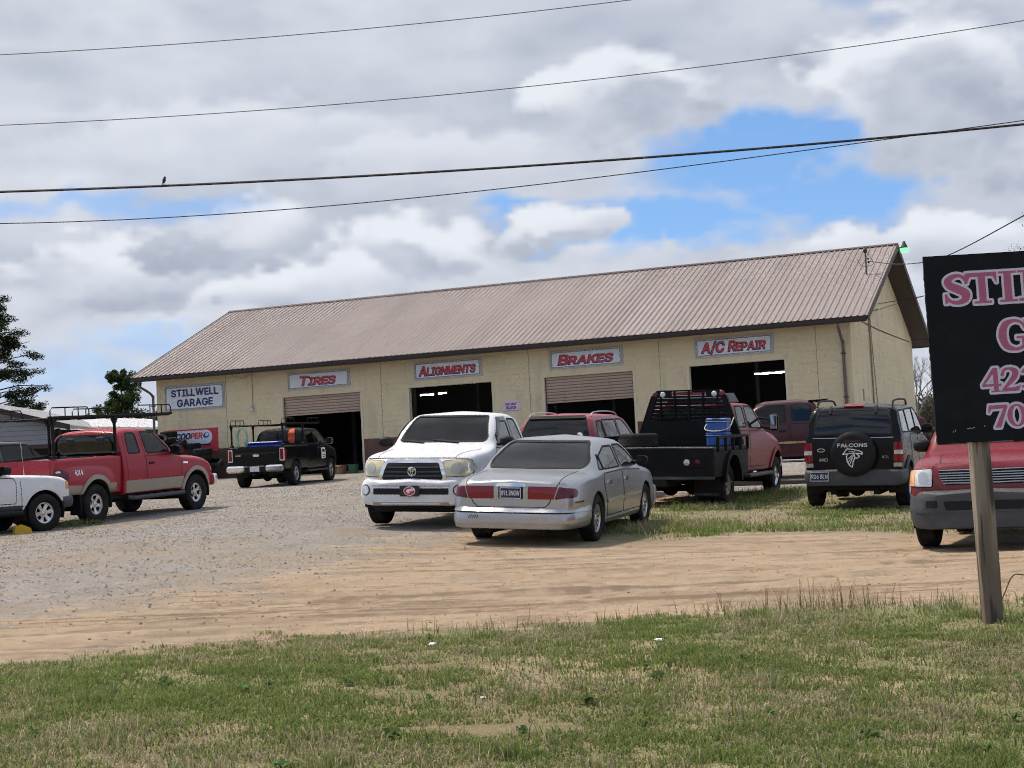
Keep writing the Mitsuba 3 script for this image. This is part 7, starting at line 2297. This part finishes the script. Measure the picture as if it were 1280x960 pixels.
# the grey sheds beyond the parked cars at left
k = num('metal_shed')
lab(k, 'grey clapboard gable of an open shed at the left edge, behind the pickups', 'shed')
Y0 = 66.0
apex, er_, el_ = (-23.1, 5.50), (-18.25, 4.18), (-28.0, 4.18)
gpoly = Polygon([(-27.6, 3.55), (-27.6, 4.22), apex, (-19.0, 4.30), (-19.0, 3.55)])
sh_ = gpoly
z = 3.55
while z < 5.4:
    s_ = sh_.intersection(sbox(-40, z+.012, 0, z+.2)).buffer(-.001)
    if s_.area > .02:
        put(nx(k+'__siding_board'), ext_xz(s_, Y0, Y0+.03+.004), 'siding_grey', False)
    z += .2
put(k+'__siding_back', ext_xz(gpoly.buffer(-.02), Y0+.02, Y0+.06), 'siding_joint', False)
for sg, e in ((1, er_), (-1, el_)):
    V = []
    for yy in (Y0-.35, Y0+12):
        for dz in (.0, .12):
            V += [(apex[0], yy, apex[1]+dz+.06), (e[0], yy, e[1]+dz)]
    put(nx(k+'__roof'), hull(V), 'shed_roof', False)
    V = []
    for yy in (Y0-.38, Y0-.35):
        for dz in (-.10, .135):
            V += [(apex[0], yy, apex[1]+dz+.06), (e[0]+.03*sg, yy, e[1]+dz)]
    put(nx(k+'__rake_board'), hull(V), 'trim_dark', False)
for x in (-27.5, -23.2, -19.1):
    for yy in (Y0+.1, Y0+6, Y0+11.8):
        put(nx(k+'__post'), bx(x-.08, x+.08, yy-.08, yy+.08, zg(x, yy)-.3, 4.3), 'timber_dark', False)
put(k+'__rear_wall', bx(-27.6, -19.0, Y0+11.9, Y0+12, 1, 4.2), 'siding_joint', False)
put(k+'__beam', bx(-27.6, -19.0, Y0+.04, Y0+.16, 3.40, 3.56), 'timber_dark', False)
k = num('metal_shed')
lab(k, 'low shed with a broad pale metal roof between the grey gable and the garage', 'shed')
A, Bq, Cq, Dq = np.array([-24.2, 80.0, 5.55]), np.array([-20.6, 91., 5.62]), np.array([-16.6, 78.2, 4.42]), np.array([-19.4, 67.6, 4.36])
nrm = np.cross(Bq-A, Dq-A); nrm /= np.linalg.norm(nrm); nrm *= np.sign(nrm[2])
Cq = Cq-nrm*((Cq-A) @ nrm)
put(k+'__roof', hull([p-[0, 0, t] for p in (A, Bq, Cq, Dq) for t in (0, .10)]), 'roof_pale', False)
for i in range(1, 12):
    t = i/12
    p0, p1 = A+(Bq-A)*t, Dq+(Cq-Dq)*t
    put(nx(k+'__roof__seam'), hull([p+np.array([dx, 0, dz]) for p in (p0, p1) for dx in (-.03, .03) for dz in (-.01, .035)]), 'roof_pale', False)
for p in (A, Bq, Cq, Dq, (Cq+Dq)/2):
    q = p+(np.mean([A, Bq, Cq, Dq], axis=0)-p)*.05
    put(nx(k+'__post'), bx(q[0]-.08, q[0]+.08, q[1]-.08, q[1]+.08, zg(q[0], q[1])-.3, q[2]-.12), 'timber_dark', False)
w0, w1 = A+(Dq-A)*.3, Bq+(Cq-Bq)*.3
put(k+'__wall', hull([np.array([p[0], p[1], z])+[dx, 0, 0] for p in (w0, w1) for z in (1.2, 4.7) for dx in (0, .1)]), 'siding_joint', False)
